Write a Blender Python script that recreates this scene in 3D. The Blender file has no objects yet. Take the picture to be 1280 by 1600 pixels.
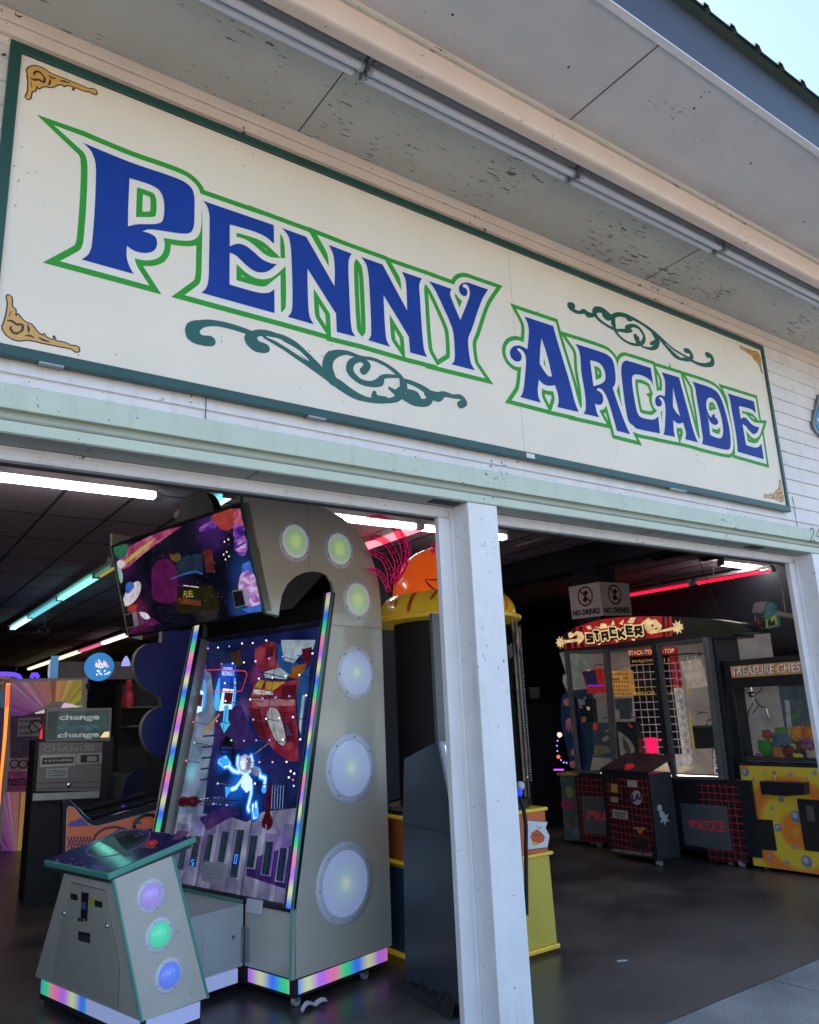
import bpy, bmesh, math, random
import numpy as np
from mathutils import Vector, Matrix
from mathutils.geometry import delaunay_2d_cdt, tessellate_polygon
random.seed(7)
S = bpy.context.scene
COL = S.collection
# ------------------------------------------------------------------ camera
RM = Matrix(((0.81750615, -0.57437865, -0.04210525), (0.10815351, 0.22491965, -0.96835632), (0.5656735, 0.78708342, 0.24599426)))
FPX = 1216.9646
CAM = Vector((0.0, -2.756055, 1.488))
cd = bpy.data.cameras.new('camera'); cam = bpy.data.objects.new('camera', cd); COL.objects.link(cam)
cd.sensor_fit = 'HORIZONTAL'; cd.sensor_width = 36.0; cd.lens = 36.0 * FPX / 1280.0
cd.clip_start = 0.05; cd.clip_end = 3000
cr = RM.transposed()                      # columns: image right, image down, forward
rx, dn, fw = cr.col[0].copy(), cr.col[1].copy(), cr.col[2].copy()
mw = Matrix.Identity(4)
for i in range(3):
    mw[i][0] = rx[i]; mw[i][1] = -dn[i]; mw[i][2] = -fw[i]; mw[i][3] = CAM[i]
cam.matrix_world = mw
S.camera = cam
# ------------------------------------------------------------------ light
SUN_EL, SUN_AZ = math.radians(32), math.radians(112)   # azimuth: direction the light comes from, from +X towards +Y
w = bpy.data.worlds.new('World'); S.world = w; w.use_nodes = True
nt = w.node_tree; bg = nt.nodes['Background']
sky = nt.nodes.new('ShaderNodeTexSky'); sky.sky_type = 'NISHITA'; sky.sun_disc = False
sky.sun_elevation = SUN_EL; sky.sun_rotation = math.radians(90) - SUN_AZ
sky.air_density = 1.0; sky.dust_density = 5.0; sky.ozone_density = 2.6
nt.links.new(sky.outputs[0], bg.inputs[0]); bg.inputs[1].default_value = 0.15
sl = bpy.data.lights.new('sun', 'SUN'); sl.energy = 4.5; sl.angle = math.radians(0.5); sl.color = (1, .89, .76)
so = bpy.data.objects.new('sun', sl); COL.objects.link(so)
sd = Vector((math.cos(SUN_EL) * math.cos(SUN_AZ), math.cos(SUN_EL) * math.sin(SUN_AZ), math.sin(SUN_EL)))
so.rotation_euler = (-sd).to_track_quat('-Z', 'Y').to_euler(); so.location = (0, 20, 20)
S.view_settings.view_transform = 'Standard'; S.view_settings.look = 'None'; S.view_settings.exposure = 2.1; S.view_settings.gamma = 1
S.cycles.use_denoising = True
S.cycles.max_bounces = 8; S.cycles.diffuse_bounces = 4; S.cycles.sample_clamp_indirect = 6; S.cycles.caustics_reflective = False; S.cycles.caustics_refractive = False

# ------------------------------------------------------------------ helpers
def ray(x, y):
    return cr @ Vector(((x - 640) / FPX, (y - 800) / FPX, 1))
def onX(x, y, v): r = ray(x, y); return CAM + r * ((v - CAM.x) / r.x)
def onY(x, y, v): r = ray(x, y); return CAM + r * ((v - CAM.y) / r.y)
def onZ(x, y, v): r = ray(x, y); return CAM + r * ((v - CAM.z) / r.z)
def V(*a): return Vector(a)
UP = V(0, 0, 1)

class Plane:
    """a real surface of the place: o origin, a/b in-plane axes, n towards the viewer's side"""
    def __init__(s, o, a, b, n=None):
        s.o = Vector(o); s.a = Vector(a).normalized(); s.b = Vector(b).normalized()
        s.n = (Vector(n) if n else s.a.cross(s.b)).normalized()
    def w(s, a, b, h=0.0): return s.o + s.a * a + s.b * b + s.n * h
    def at(s, x, y, h=0.0):
        r = ray(x, y); p = CAM + r * (((s.o + s.n * h) - CAM).dot(s.n) / r.dot(s.n)) - s.o
        return (p.dot(s.a), p.dot(s.b))
    def off(s, h): return Plane(s.o + s.n * h, s.a, s.b, s.n)

def Z(ox, oy, sc, txt):
    """traced points 'x,y x,y* ...' of an enlargement -> photo pixels; * marks a corner"""
    out = []
    for t in txt.split():
        c = t.endswith('*'); x, y = t.rstrip('*').split(',')
        out.append((ox + float(x) / sc, oy + float(y) / sc, c))
    return out
def smooth(pts, closed=True, seg=5):
    """Catmull-Rom through points between corners"""
    n = len(pts); out = []
    for i in range(n if closed else n - 1):
        p1 = pts[i]; p2 = pts[(i + 1) % n]
        p0 = pts[i - 1] if (closed or i > 0) else p1
        p3 = pts[(i + 2) % n] if (closed or i + 2 < n) else p2
        if p1[2]: p0 = p1
        if p2[2]: p3 = p2
        if p1[2] and p2[2]:
            out.append(Vector(p1[:2])); continue
        P = [Vector(p[:2]) for p in (p0, p1, p2, p3)]
        t = [0]
        for k in range(3): t.append(t[-1] + max(1e-6, (P[k + 1] - P[k]).length) ** .5)
        for k in range(seg):
            u = t[1] + (t[2] - t[1]) * k / seg
            if (P[0] - P[1]).length < 1e-6 and (P[2] - P[3]).length < 1e-6:
                out.append(P[1].lerp(P[2], k / seg)); continue
            def L(a, b, ta, tb): return a if tb - ta < 1e-5 else a * ((tb - u) / (tb - ta)) + b * ((u - ta) / (tb - ta))
            if (P[0] - P[1]).length < 1e-6:
                A1 = P[1]; t0 = t[1]
            else: A1 = L(P[0], P[1], t[0], t[1])
            A2 = L(P[1], P[2], t[1], t[2])
            A3 = P[2] if (P[2] - P[3]).length < 1e-6 else L(P[2], P[3], t[2], t[3])
            B1 = L(A1, A2, t[0] if (P[0] - P[1]).length > 1e-6 else t[1], t[2])
            B2 = L(A2, A3, t[1], t[3] if (P[2] - P[3]).length > 1e-6 else t[2])
            out.append(L(B1, B2, t[1], t[2]))
    if not closed: out.append(Vector(pts[-1][:2]))
    return out
def onp(pl, pts): return [Vector(pl.at(p[0], p[1])) for p in pts]
def circ(c, r, n=12, ry=None, a0=0):
    ry = r if ry is None else ry
    return [Vector((c[0] + r * math.cos(a0 + 2 * math.pi * k / n), c[1] + ry * math.sin(a0 + 2 * math.pi * k / n))) for k in range(n)]
def rect(x0, y0, x1, y1): return [Vector((x0, y0)), Vector((x1, y0)), Vector((x1, y1)), Vector((x0, y1))]
def stroke(pts, w, closed=False, miter=0):
    out = []; n = len(pts)
    for i in range(n if closed else n - 1):
        a, b = pts[i], pts[(i + 1) % n]; d = b - a
        if d.length < 1e-6: continue
        q = Vector((-d.y, d.x)).normalized() * w
        out.append([a + q, a - q, b - q, b + q])
    for i in range(n):
        p = pts[i]
        ends = not closed and i in (0, n - 1)
        if miter and not ends:
            a = (p - pts[i - 1]); b = (pts[(i + 1) % n] - p)
            if a.length < 1e-6 or b.length < 1e-6: continue
            a.normalize(); b.normalize(); c = a.dot(b)
            if c > .9999: continue
            if True:
                cr_ = a.x * b.y - a.y * b.x; sg = -1 if cr_ > 0 else 1
                na = Vector((-a.y, a.x)) * sg * w; nb = Vector((-b.y, b.x)) * sg * w
                m = (na + nb); L = m.length
                if L > 1e-6:
                    k = 2 * w * w / L; m = m.normalized() * min(k, miter * w)
                    out.append([p, p + na, p + m, p + nb] if sg < 0 else [p, p + nb, p + m, p + na])
                    continue
        out.append(circ(p, w, 12))
    return out
def vstroke(pts, ws, seg=4):
    """variable width brush stroke"""
    P = smooth([(p[0], p[1], False) for p in pts], False, seg); W = []
    for i in range(len(pts) - 1):
        for k in range(seg): W.append(ws[i] + (ws[i + 1] - ws[i]) * k / seg)
    W.append(ws[-1]); out = []
    for i in range(len(P) - 1):
        a, b = P[i], P[i + 1]; d = b - a
        if d.length < 1e-6: continue
        q = Vector((-d.y, d.x)).normalized()
        out.append([a + q * W[i], a - q * W[i], b - q * W[i + 1], b + q * W[i + 1]])
    for p, r in zip(P, W): out.append(circ(p, r, 10))
    return out

class MB:
    def __init__(s): s.v = []; s.f = []; s.m = []; s.mats = []
    def mi(s, m):
        if m not in s.mats: s.mats.append(m)
        return s.mats.index(m)
    def face(s, pts, m):
        i = len(s.v); s.v += [Vector(p) for p in pts]; s.f.append(tuple(range(i, i + len(pts)))); s.m.append(s.mi(m)); return s
    def grid(s, rows, m, closed=False, cap=False):
        i = len(s.v); nc = len(rows[0])
        for r in rows: s.v += [Vector(p) for p in r]
        k = s.mi(m)
        for a in range(len(rows) - 1):
            for b in range(nc if closed else nc - 1):
                c = (b + 1) % nc
                s.f.append((i + a * nc + b, i + a * nc + c, i + (a + 1) * nc + c, i + (a + 1) * nc + b)); s.m.append(k)
        if cap:
            s.f.append(tuple(i + b for b in range(nc))[::-1]); s.m.append(k)
            s.f.append(tuple(i + (len(rows) - 1) * nc + b for b in range(nc))); s.m.append(k)
        return s
    def box(s, p0, p1, m):
        x0, y0, z0 = p0; x1, y1, z1 = p1
        return s.prism([V(x0, y0, z0), V(x1, y0, z0), V(x1, y1, z0), V(x0, y1, z0)], V(0, 0, z1 - z0), m)
    def prism(s, pts, vec, m, ms=None):
        pts = [Vector(p) for p in pts]; n = len(pts); i = len(s.v); vec = Vector(vec)
        s.v += pts + [p + vec for p in pts]; k = s.mi(m); k2 = s.mi(ms) if ms else k
        s.f.append(tuple(range(i, i + n))[::-1]); s.m.append(k)
        s.f.append(tuple(range(i + n, i + 2 * n))); s.m.append(k)
        for a in range(n):
            b = (a + 1) % n
            s.f.append((i + a, i + b, i + n + b, i + n + a)); s.m.append(k2)
        return s
    def slab(s, pl, pts2, h0, h1, m, ms=None):   # outline on a plane, thickness from h0 to h1
        return s.prism([pl.w(p[0], p[1], h0) for p in pts2], pl.n * (h1 - h0), m, ms)
    def tube(s, pts, r, m, n=8, cap=True):
        pts = [Vector(p) for p in pts]; rows = []
        rs = r if isinstance(r, (list, tuple)) else [r] * len(pts)
        for i, p in enumerate(pts):
            d = (pts[min(i + 1, len(pts) - 1)] - pts[max(i - 1, 0)]).normalized()
            x = d.cross(UP) if abs(d.z) < .95 else d.cross(V(1, 0, 0)); x.normalize(); y = d.cross(x)
            rows.append([p + (x * math.cos(2 * math.pi * k / n) + y * math.sin(2 * math.pi * k / n)) * rs[i] for k in range(n)])
        return s.grid(rows, m, True, cap)
    def lathe(s, c, prof, m, n=32, axis=UP):
        axis = Vector(axis).normalized(); x = axis.cross(V(0, 1, 0) if abs(axis.y) < .9 else V(1, 0, 0)).normalized(); y = axis.cross(x)
        rows = [[Vector(c) + axis * h + (x * math.cos(2 * math.pi * k / n) + y * math.sin(2 * math.pi * k / n)) * r for k in range(n)] for r, h in prof]
        return s.grid(rows, m, True)
    def ball(s, c, r, m, n=16, sx=1, sy=1, sz=1, lumps=0, seed=0):
        rnd = random.Random(seed); rows = []
        for i in range(n // 2 + 1):
            t = math.pi * i / (n // 2); row = []
            for k in range(n):
                p = 2 * math.pi * k / n; q = 1 + lumps * (rnd.random() - .5) * (0 < i < n // 2)
                row.append(Vector(c) + V(math.sin(t) * math.cos(p) * sx, math.sin(t) * math.sin(p) * sy, math.cos(t) * sz) * r * q)
            rows.append(row)
        return s.grid(rows, m, True)
    def build(s, name, parent=None, smooth_=False, bevel=0, label=None, origin=None, cat=None, group=None, kind=None):
        me = bpy.data.meshes.new(name)
        o0 = parent_origin(parent) if parent else (Vector(origin) if origin is not None else V(0, 0, 0))
        oc = Vector(origin) if origin is not None else o0
        me.from_pydata([tuple(p - oc) for p in s.v], [], s.f)
        for m in s.mats: me.materials.append(m)
        me.polygons.foreach_set('material_index', s.m)
        bm = bmesh.new(); bm.from_mesh(me); bmesh.ops.remove_doubles(bm, verts=bm.verts, dist=1e-6)
        bmesh.ops.recalc_face_normals(bm, faces=bm.faces); bm.to_mesh(me); bm.free()
        if smooth_:
            me.polygons.foreach_set('use_smooth', [True] * len(me.polygons))
            me.set_sharp_from_angle(angle=math.radians(38))
        me.update()
        o = bpy.data.objects.new(name, me); COL.objects.link(o)
        if parent: o.parent = parent; o.location = oc - o0
        else: o.location = oc
        if bevel:
            b = o.modifiers.new('bevel', 'BEVEL'); b.width = bevel; b.segments = 2; b.limit_method = 'ANGLE'; b.angle_limit = math.radians(40); b.harden_normals = False
        tag(o, label, cat, group, kind)
        return o
def parent_origin(o):
    p = Vector(o.location)
    while o.parent: o = o.parent; p += Vector(o.location)
    return p
def tag(o, label=None, cat=None, group=None, kind=None):
    if label: o['label'] = label
    if cat: o['category'] = cat
    if group: o['group'] = group
    if kind: o['kind'] = kind
    return o
def thing(name, label, cat, loc, group=None):
    o = bpy.data.objects.new(name, None); COL.objects.link(o); o.location = loc; o.empty_display_size = .2
    return tag(o, label, cat, group)

def paint(name, pl, items, parent, h=0.0015, label=None):
    """flat artwork as ONE sheet on a surface: items = [(outline, material or None)], later ones lie over earlier ones"""
    vs, es, polys = [], [], []
    for poly, m in items:
        pp = []
        for p in poly:
            q = Vector((p[0], p[1]))
            if not pp or (q - pp[-1]).length > 1e-5: pp.append(q)
        if len(pp) > 2 and (pp[0] - pp[-1]).length < 1e-5: pp.pop()
        if len(pp) < 3: continue
        i = len(vs); n = len(pp); vs += pp; es += [(i + k, i + (k + 1) % n) for k in range(n)]; polys.append((pp, m))
    vo, eo, fo, _, _, _ = delaunay_2d_cdt(vs, es, [], 0, 1e-6, False)
    P = np.array([(v.x, v.y) for v in vo]); T = np.array([f for f in fo if len(f) == 3]); cen = P[T].mean(axis=1)
    own = np.full(len(T), -1)
    for k, (pp, m) in enumerate(polys):
        q = np.array([(v.x, v.y) for v in pp]); lo, hi = q.min(0), q.max(0)
        idx = np.nonzero((cen[:, 0] >= lo[0]) & (cen[:, 0] <= hi[0]) & (cen[:, 1] >= lo[1]) & (cen[:, 1] <= hi[1]))[0]
        if not len(idx): continue
        c = cen[idx]; q2 = np.roll(q, -1, 0); wn = np.zeros(len(idx), int)
        for (ax, ay), (bx, by) in zip(q, q2):
            s_ = (bx - ax) * (c[:, 1] - ay) - (c[:, 0] - ax) * (by - ay)
            wn += ((ay <= c[:, 1]) & (by > c[:, 1]) & (s_ > 0)).astype(int) - ((ay > c[:, 1]) & (by <= c[:, 1]) & (s_ < 0)).astype(int)
        own[idx[wn != 0]] = k
    fo = [(tuple(int(i) for i in f), polys[k][1]) for f, k in zip(T, own) if k >= 0 and polys[k][1] is not None]
    mb = MB(); used = fo
    mb.v = [pl.w(p[0], p[1], h) for p in vo]
    for f, m in used: mb.f.append(tuple(f)); mb.m.append(mb.mi(m))
    # drop loose verts
    keep = sorted({i for f in mb.f for i in f}); mp = {k: j for j, k in enumerate(keep)}
    mb.v = [mb.v[k] for k in keep]; mb.f = [tuple(mp[i] for i in f) for f in mb.f]
    return mb.build(name, parent, label=label)
_tc = {}
def textpoly(s, bold=0.0, shear=0):
    key = (s, bold, shear)
    if key in _tc: return _tc[key]
    c = bpy.data.curves.new('t', 'FONT'); c.body = s; c.offset = bold; c.shear = shear; c.resolution_u = 3; c.space_line = .95
    o = bpy.data.objects.new('t', c); COL.objects.link(o)
    dg = bpy.context.evaluated_depsgraph_get(); dg.update(); e = o.evaluated_get(dg); me = e.to_mesh()
    vs = [(v.co.x, v.co.y) for v in me.vertices]; fs = [tuple(p.vertices) for p in me.polygons]
    e.to_mesh_clear(); bpy.data.objects.remove(o); bpy.data.curves.remove(c)
    x0 = min(v[0] for v in vs); x1 = max(v[0] for v in vs); y0 = min(v[1] for v in vs); y1 = max(v[1] for v in vs)
    vs = [((x - x0) / (x1 - x0), (y - y0) / (y1 - y0)) for x, y in vs]
    _tc[key] = (vs, fs); return _tc[key]
def addtext(mb, s, pl, quad, m, h=0.003, bold=0.0, shear=0):
    """lettering filling the quad (bottom-left, bottom-right, top-right, top-left) given on plane pl"""
    vs, fs = textpoly(s, bold, shear); q = [Vector(p[:2]) for p in quad]
    i = len(mb.v)
    for x, y in vs:
        p = q[0] * (1 - x) * (1 - y) + q[1] * x * (1 - y) + q[2] * x * y + q[3] * (1 - x) * y
        mb.v.append(pl.w(p.x, p.y, h))
    k = mb.mi(m)
    for f in fs: mb.f.append(tuple(i + j for j in f)); mb.m.append(k)
    return mb

# ------------------------------------------------------------------ materials
def N(nt, t, **kw):
    n = nt.nodes.new(t)
    for k, v in kw.items(): setattr(n, k, v)
    return n
_mc = {}
def mat(name, col, rough=.6, metal=0, grime=0, var=.06, vscale=6, speck=0, spscale=30, spcol=(.03, .025, .02), stretch=(1, 1, 1), bump=0, bscale=60, coat=0, emit=0, ecol=None, spec=.5):
    if name in _mc: return _mc[name]
    m = bpy.data.materials.new(name); m.use_nodes = True; nt = m.node_tree; b = nt.nodes['Principled BSDF']
    b.inputs['Roughness'].default_value = rough; b.inputs['Metallic'].default_value = metal; b.inputs['Coat Weight'].default_value = coat
    b.inputs['Specular IOR Level'].default_value = spec
    tc = N(nt, 'ShaderNodeTexCoord'); L = nt.links
    base = None
    if var:
        no = N(nt, 'ShaderNodeTexNoise'); no.inputs['Scale'].default_value = vscale; no.inputs['Detail'].default_value = 5; L.new(tc.outputs['Object'], no.inputs['Vector'])
        mr = N(nt, 'ShaderNodeMapRange'); mr.inputs[1].default_value = .3; mr.inputs[2].default_value = .7; mr.inputs[3].default_value = 1 - var; mr.inputs[4].default_value = 1 + var; L.new(no.outputs[0], mr.inputs[0])
        mx = N(nt, 'ShaderNodeVectorMath', operation='SCALE'); mx.inputs[0].default_value = col; L.new(mr.outputs[0], mx.inputs['Scale']); base = mx.outputs[0]
    if grime:
        mg = N(nt, 'ShaderNodeMapping'); mg.inputs['Scale'].default_value = (9, 9, 1.1); L.new(tc.outputs['Object'], mg.inputs[0])
        ng = N(nt, 'ShaderNodeTexNoise'); ng.inputs['Scale'].default_value = 2.2; ng.inputs['Detail'].default_value = 7; ng.inputs['Roughness'].default_value = .65; L.new(mg.outputs[0], ng.inputs['Vector'])
        rg = N(nt, 'ShaderNodeMapRange'); rg.inputs[1].default_value = .54; rg.inputs[2].default_value = .72; rg.inputs[3].default_value = 0; rg.inputs[4].default_value = grime; L.new(ng.outputs[0], rg.inputs[0])
        gm = N(nt, 'ShaderNodeMix', data_type='RGBA'); L.new(rg.outputs[0], gm.inputs[0]); L.new(base, gm.inputs[6]); gm.inputs[7].default_value = (.30, .27, .22, 1); base = gm.outputs[2]
    if speck:
        mp = N(nt, 'ShaderNodeMapping'); mp.inputs['Scale'].default_value = stretch; L.new(tc.outputs['Object'], mp.inputs[0])
        n2 = N(nt, 'ShaderNodeTexNoise'); n2.inputs['Scale'].default_value = spscale; n2.inputs['Detail'].default_value = 3; n2.inputs['Roughness'].default_value = .6; L.new(mp.outputs[0], n2.inputs['Vector'])
        n3 = N(nt, 'ShaderNodeTexNoise'); n3.inputs['Scale'].default_value = 2.2; L.new(tc.outputs['Object'], n3.inputs['Vector'])
        ad = N(nt, 'ShaderNodeMath', operation='MULTIPLY_ADD'); L.new(n3.outputs[0], ad.inputs[0]); ad.inputs[1].default_value = .45; L.new(n2.outputs[0], ad.inputs[2])
        mr2 = N(nt, 'ShaderNodeMapRange'); mr2.inputs[1].default_value = 1.105 - speck * .8; mr2.inputs[2].default_value = 1.12 - speck * .8; L.new(ad.outputs[0], mr2.inputs[0])
        mm = N(nt, 'ShaderNodeMix', data_type='RGBA'); L.new(mr2.outputs[0], mm.inputs[0])
        if base: L.new(base, mm.inputs[6])
        else: mm.inputs[6].default_value = (*col, 1)
        mm.inputs[7].default_value = (*spcol, 1); base = mm.outputs[2]
    if base: L.new(base, b.inputs['Base Color'])
    else: b.inputs['Base Color'].default_value = (*col, 1)
    if bump:
        n4 = N(nt, 'ShaderNodeTexNoise'); n4.inputs['Scale'].default_value = bscale; n4.inputs['Detail'].default_value = 4; L.new(tc.outputs['Object'], n4.inputs['Vector'])
        bp = N(nt, 'ShaderNodeBump'); bp.inputs['Strength'].default_value = bump; bp.inputs['Distance'].default_value = .01; L.new(n4.outputs[0], bp.inputs['Height']); L.new(bp.outputs[0], b.inputs['Normal'])
        if coat: L.new(bp.outputs[0], b.inputs['Coat Normal'])
    if coat: b.inputs['Coat Roughness'].default_value = .06
    if emit:
        b.inputs['Emission Color'].default_value = (*(ecol or col), 1); b.inputs['Emission Strength'].default_value = emit
    _mc[name] = m; return m
def em(name, col, s):
    if name in _mc: return _mc[name]
    m = bpy.data.materials.new(name); m.use_nodes = True; b = m.node_tree.nodes['Principled BSDF']
    b.inputs['Base Color'].default_value = (*[c * .5 for c in col], 1); b.inputs['Emission Color'].default_value = (*col, 1); b.inputs['Emission Strength'].default_value = s; b.inputs['Roughness'].default_value = .4
    _mc[name] = m; return m
def glassmat(name, tint=(1, 1, 1), rough=.02, refl=1.0):
    if name in _mc: return _mc[name]
    m = bpy.data.materials.new(name); m.use_nodes = True; nt = m.node_tree; nt.nodes.clear()
    out = N(nt, 'ShaderNodeOutputMaterial'); mx = N(nt, 'ShaderNodeMixShader'); tr = N(nt, 'ShaderNodeBsdfTransparent'); gl = N(nt, 'ShaderNodeBsdfGlossy')
    tr.inputs[0].default_value = (*tint, 1); gl.inputs['Roughness'].default_value = rough
    lw = N(nt, 'ShaderNodeLayerWeight'); lw.inputs[0].default_value = .5; pw = N(nt, 'ShaderNodeMath', operation='POWER'); pw.inputs[1].default_value = 4; nt.links.new(lw.outputs['Facing'], pw.inputs[0])
    mu = N(nt, 'ShaderNodeMath', operation='MULTIPLY_ADD'); mu.inputs[1].default_value = .5 * refl; mu.inputs[2].default_value = .035 * refl; nt.links.new(pw.outputs[0], mu.inputs[0])
    nt.links.new(mu.outputs[0], mx.inputs[0]); nt.links.new(tr.outputs[0], mx.inputs[1]); nt.links.new(gl.outputs[0], mx.inputs[2]); nt.links.new(mx.outputs[0], out.inputs[0])
    _mc[name] = m; return m
def fracmat(name, dirv, period, stops, strength, off=0):
    """repeating colour run along a direction (an LED strip), emissive"""
    if name in _mc: return _mc[name]
    m = bpy.data.materials.new(name); m.use_nodes = True; nt = m.node_tree; b = nt.nodes['Principled BSDF']; L = nt.links
    tc = N(nt, 'ShaderNodeTexCoord'); dt = N(nt, 'ShaderNodeVectorMath', operation='DOT_PRODUCT'); dt.inputs[1].default_value = Vector(dirv) / period; L.new(tc.outputs['Object'], dt.inputs[0])
    ad = N(nt, 'ShaderNodeMath', operation='ADD'); ad.inputs[1].default_value = off + 50; L.new(dt.outputs['Value'], ad.inputs[0])
    fr = N(nt, 'ShaderNodeMath', operation='FRACT'); L.new(ad.outputs[0], fr.inputs[0]); rp = N(nt, 'ShaderNodeValToRGB'); L.new(fr.outputs[0], rp.inputs[0])
    cr_ = rp.color_ramp; cr_.interpolation = 'EASE'; n = len(stops)
    while len(cr_.elements) < n + 1: cr_.elements.new(.5)
    for k in range(n + 1): cr_.elements[k].position = k / n; cr_.elements[k].color = (*stops[k % n], 1)
    L.new(rp.outputs[0], b.inputs['Emission Color']); L.new(rp.outputs[0], b.inputs['Base Color']); b.inputs['Emission Strength'].default_value = strength
    _mc[name] = m; return m

def art(name, col, e=.05):
    """print with a faint glow put into its colour: back-lit film and unlit goods alike"""
    if name in _mc: return _mc[name]
    m = mat(name, tuple(c * .6 for c in col), .35, var=.3, vscale=16); b = m.node_tree.nodes['Principled BSDF']
    b.inputs['Emission Strength'].default_value = e; nt = m.node_tree
    sc = [n for n in nt.nodes if n.type == 'VECT_MATH'][0]; g = N(nt, 'ShaderNodeVectorMath', operation='SCALE'); g.inputs['Scale'].default_value = 1.6; nt.links.new(sc.outputs[0], g.inputs[0]); nt.links.new(g.outputs[0], b.inputs['Emission Color']); return m
def radial(name, stops, strength, wob=0):
    """lens glowing from its middle; stops = [(radius 0..1, colour)]"""
    if name in _mc: return _mc[name]
    m = bpy.data.materials.new(name); m.use_nodes = True; nt = m.node_tree; b = nt.nodes['Principled BSDF']; L = nt.links
    tc = N(nt, 'ShaderNodeTexCoord'); s1 = N(nt, 'ShaderNodeVectorMath', operation='SUBTRACT'); s1.inputs[1].default_value = (.5, .5, .5); L.new(tc.outputs['Generated'], s1.inputs[0])
    s2 = N(nt, 'ShaderNodeVectorMath', operation='MULTIPLY'); s2.inputs[1].default_value = (2, 0, 2); L.new(s1.outputs[0], s2.inputs[0])
    ln_ = N(nt, 'ShaderNodeVectorMath', operation='LENGTH'); L.new(s2.outputs[0], ln_.inputs[0]); rp = N(nt, 'ShaderNodeValToRGB'); L.new(ln_.outputs['Value'], rp.inputs[0])
    e = rp.color_ramp; e.interpolation = 'EASE'
    while len(e.elements) < len(stops): e.elements.new(.5)
    for k, (p_, c) in enumerate(stops): e.elements[k].position = p_; e.elements[k].color = (*c, 1)
    b.inputs['Base Color'].default_value = (.5, .5, .52, 1); b.inputs['Roughness'].default_value = .25
    L.new(rp.outputs[0], b.inputs['Emission Color']); b.inputs['Emission Strength'].default_value = strength
    _mc[name] = m; return m

def blobmat(name, stops, nscale, blobs, strength, stretch=(1, 1, 1)):
    """printed airbrush art: soft noise colours with soft spots, some painted as neon glow [(point, radius, colour)]"""
    m = bpy.data.materials.new(name); m.use_nodes = True; nt = m.node_tree; b = nt.nodes['Principled BSDF']; L = nt.links
    tc = N(nt, 'ShaderNodeTexCoord'); mp = N(nt, 'ShaderNodeMapping'); mp.inputs['Scale'].default_value = stretch; L.new(tc.outputs['Object'], mp.inputs[0]); n = N(nt, 'ShaderNodeTexNoise'); n.inputs['Scale'].default_value = nscale; n.inputs['Detail'].default_value = 6; n.inputs['Distortion'].default_value = .6; L.new(mp.outputs[0], n.inputs['Vector'])
    r = N(nt, 'ShaderNodeValToRGB'); L.new(n.outputs[0], r.inputs[0]); e = r.color_ramp
    while len(e.elements) < len(stops): e.elements.new(.5)
    for k, (p_, c) in enumerate(stops): e.elements[k].position = p_; e.elements[k].color = (*c, 1)
    cur = r.outputs[0]
    for p_, rad, c in blobs:
        d = N(nt, 'ShaderNodeVectorMath', operation='DISTANCE'); d.inputs[1].default_value = p_; L.new(tc.outputs['Object'], d.inputs[0])
        mr = N(nt, 'ShaderNodeMapRange', interpolation_type='SMOOTHERSTEP'); mr.inputs[1].default_value = 0; mr.inputs[2].default_value = rad; mr.inputs[3].default_value = 1; mr.inputs[4].default_value = 0; L.new(d.outputs['Value'], mr.inputs[0])
        v = N(nt, 'ShaderNodeVectorMath', operation='SCALE'); v.inputs[0].default_value = c; L.new(mr.outputs[0], v.inputs['Scale']); ad = N(nt, 'ShaderNodeVectorMath', operation='ADD'); L.new(cur, ad.inputs[0]); L.new(v.outputs[0], ad.inputs[1]); cur = ad.outputs[0]
    L.new(cur, b.inputs['Emission Color']); b.inputs['Emission Strength'].default_value = strength; L.new(cur, b.inputs['Base Color']); b.inputs['Roughness'].default_value = .4
    _mc[name] = m; return m
# ------------------------------------------------------------------ materials of the place
WHITE = mat('white_paint', (.80, .79, .79), .45, grime=.22, speck=.165, spscale=45, var=.04, bump=.15, bscale=25)
SIDING = mat('siding_paint', (.78, .75, .72), .5, grime=.2, speck=.19, spscale=40, var=.05, bump=.12, bscale=30)
GREENT = mat('sage_paint', (.55, .62, .49), .45, grime=.22, speck=.165, spscale=50, var=.04, bump=.15, bscale=25)
OLIVE = mat('olive_bead', (.38, .40, .31), .45, var=.05)
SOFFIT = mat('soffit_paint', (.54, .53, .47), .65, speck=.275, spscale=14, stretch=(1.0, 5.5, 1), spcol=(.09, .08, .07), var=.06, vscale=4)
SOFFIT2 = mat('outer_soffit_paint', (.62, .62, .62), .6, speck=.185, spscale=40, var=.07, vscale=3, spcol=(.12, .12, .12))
BEAMP = mat('eave_beam_paint', (.76, .61, .51), .4, speck=.17, spscale=35, var=.05)
TRIMP = mat('tan_trim_paint', (.72, .61, .52), .5, speck=.19, spscale=35, var=.05)
FASCIA = mat('slate_fascia', (.032, .038, .050), .45, var=.05)
ROOFM = mat('green_roof_metal', (.10, .14, .11), .5, metal=.3, var=.1)
DARK = mat('dark_interior', (.022, .026, .036), .8, var=.15, vscale=2)
NAVYW = mat('navy_wall', (.018, .026, .042), .7, var=.1, vscale=2)
BLACK = mat('black_gloss', (.012, .012, .014), .3, var=0)
MATBLK = mat('black_matte', (.015, .015, .017), .7, var=0)
CHROME = mat('chrome', (.7, .7, .72), .15, metal=1, var=0)
GALV = mat('brushed_steel', (.45, .45, .46), .35, metal=.9, var=.05)
SCREW = mat('screw_metal', (.3, .3, .3), .3, metal=1, var=0)

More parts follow.
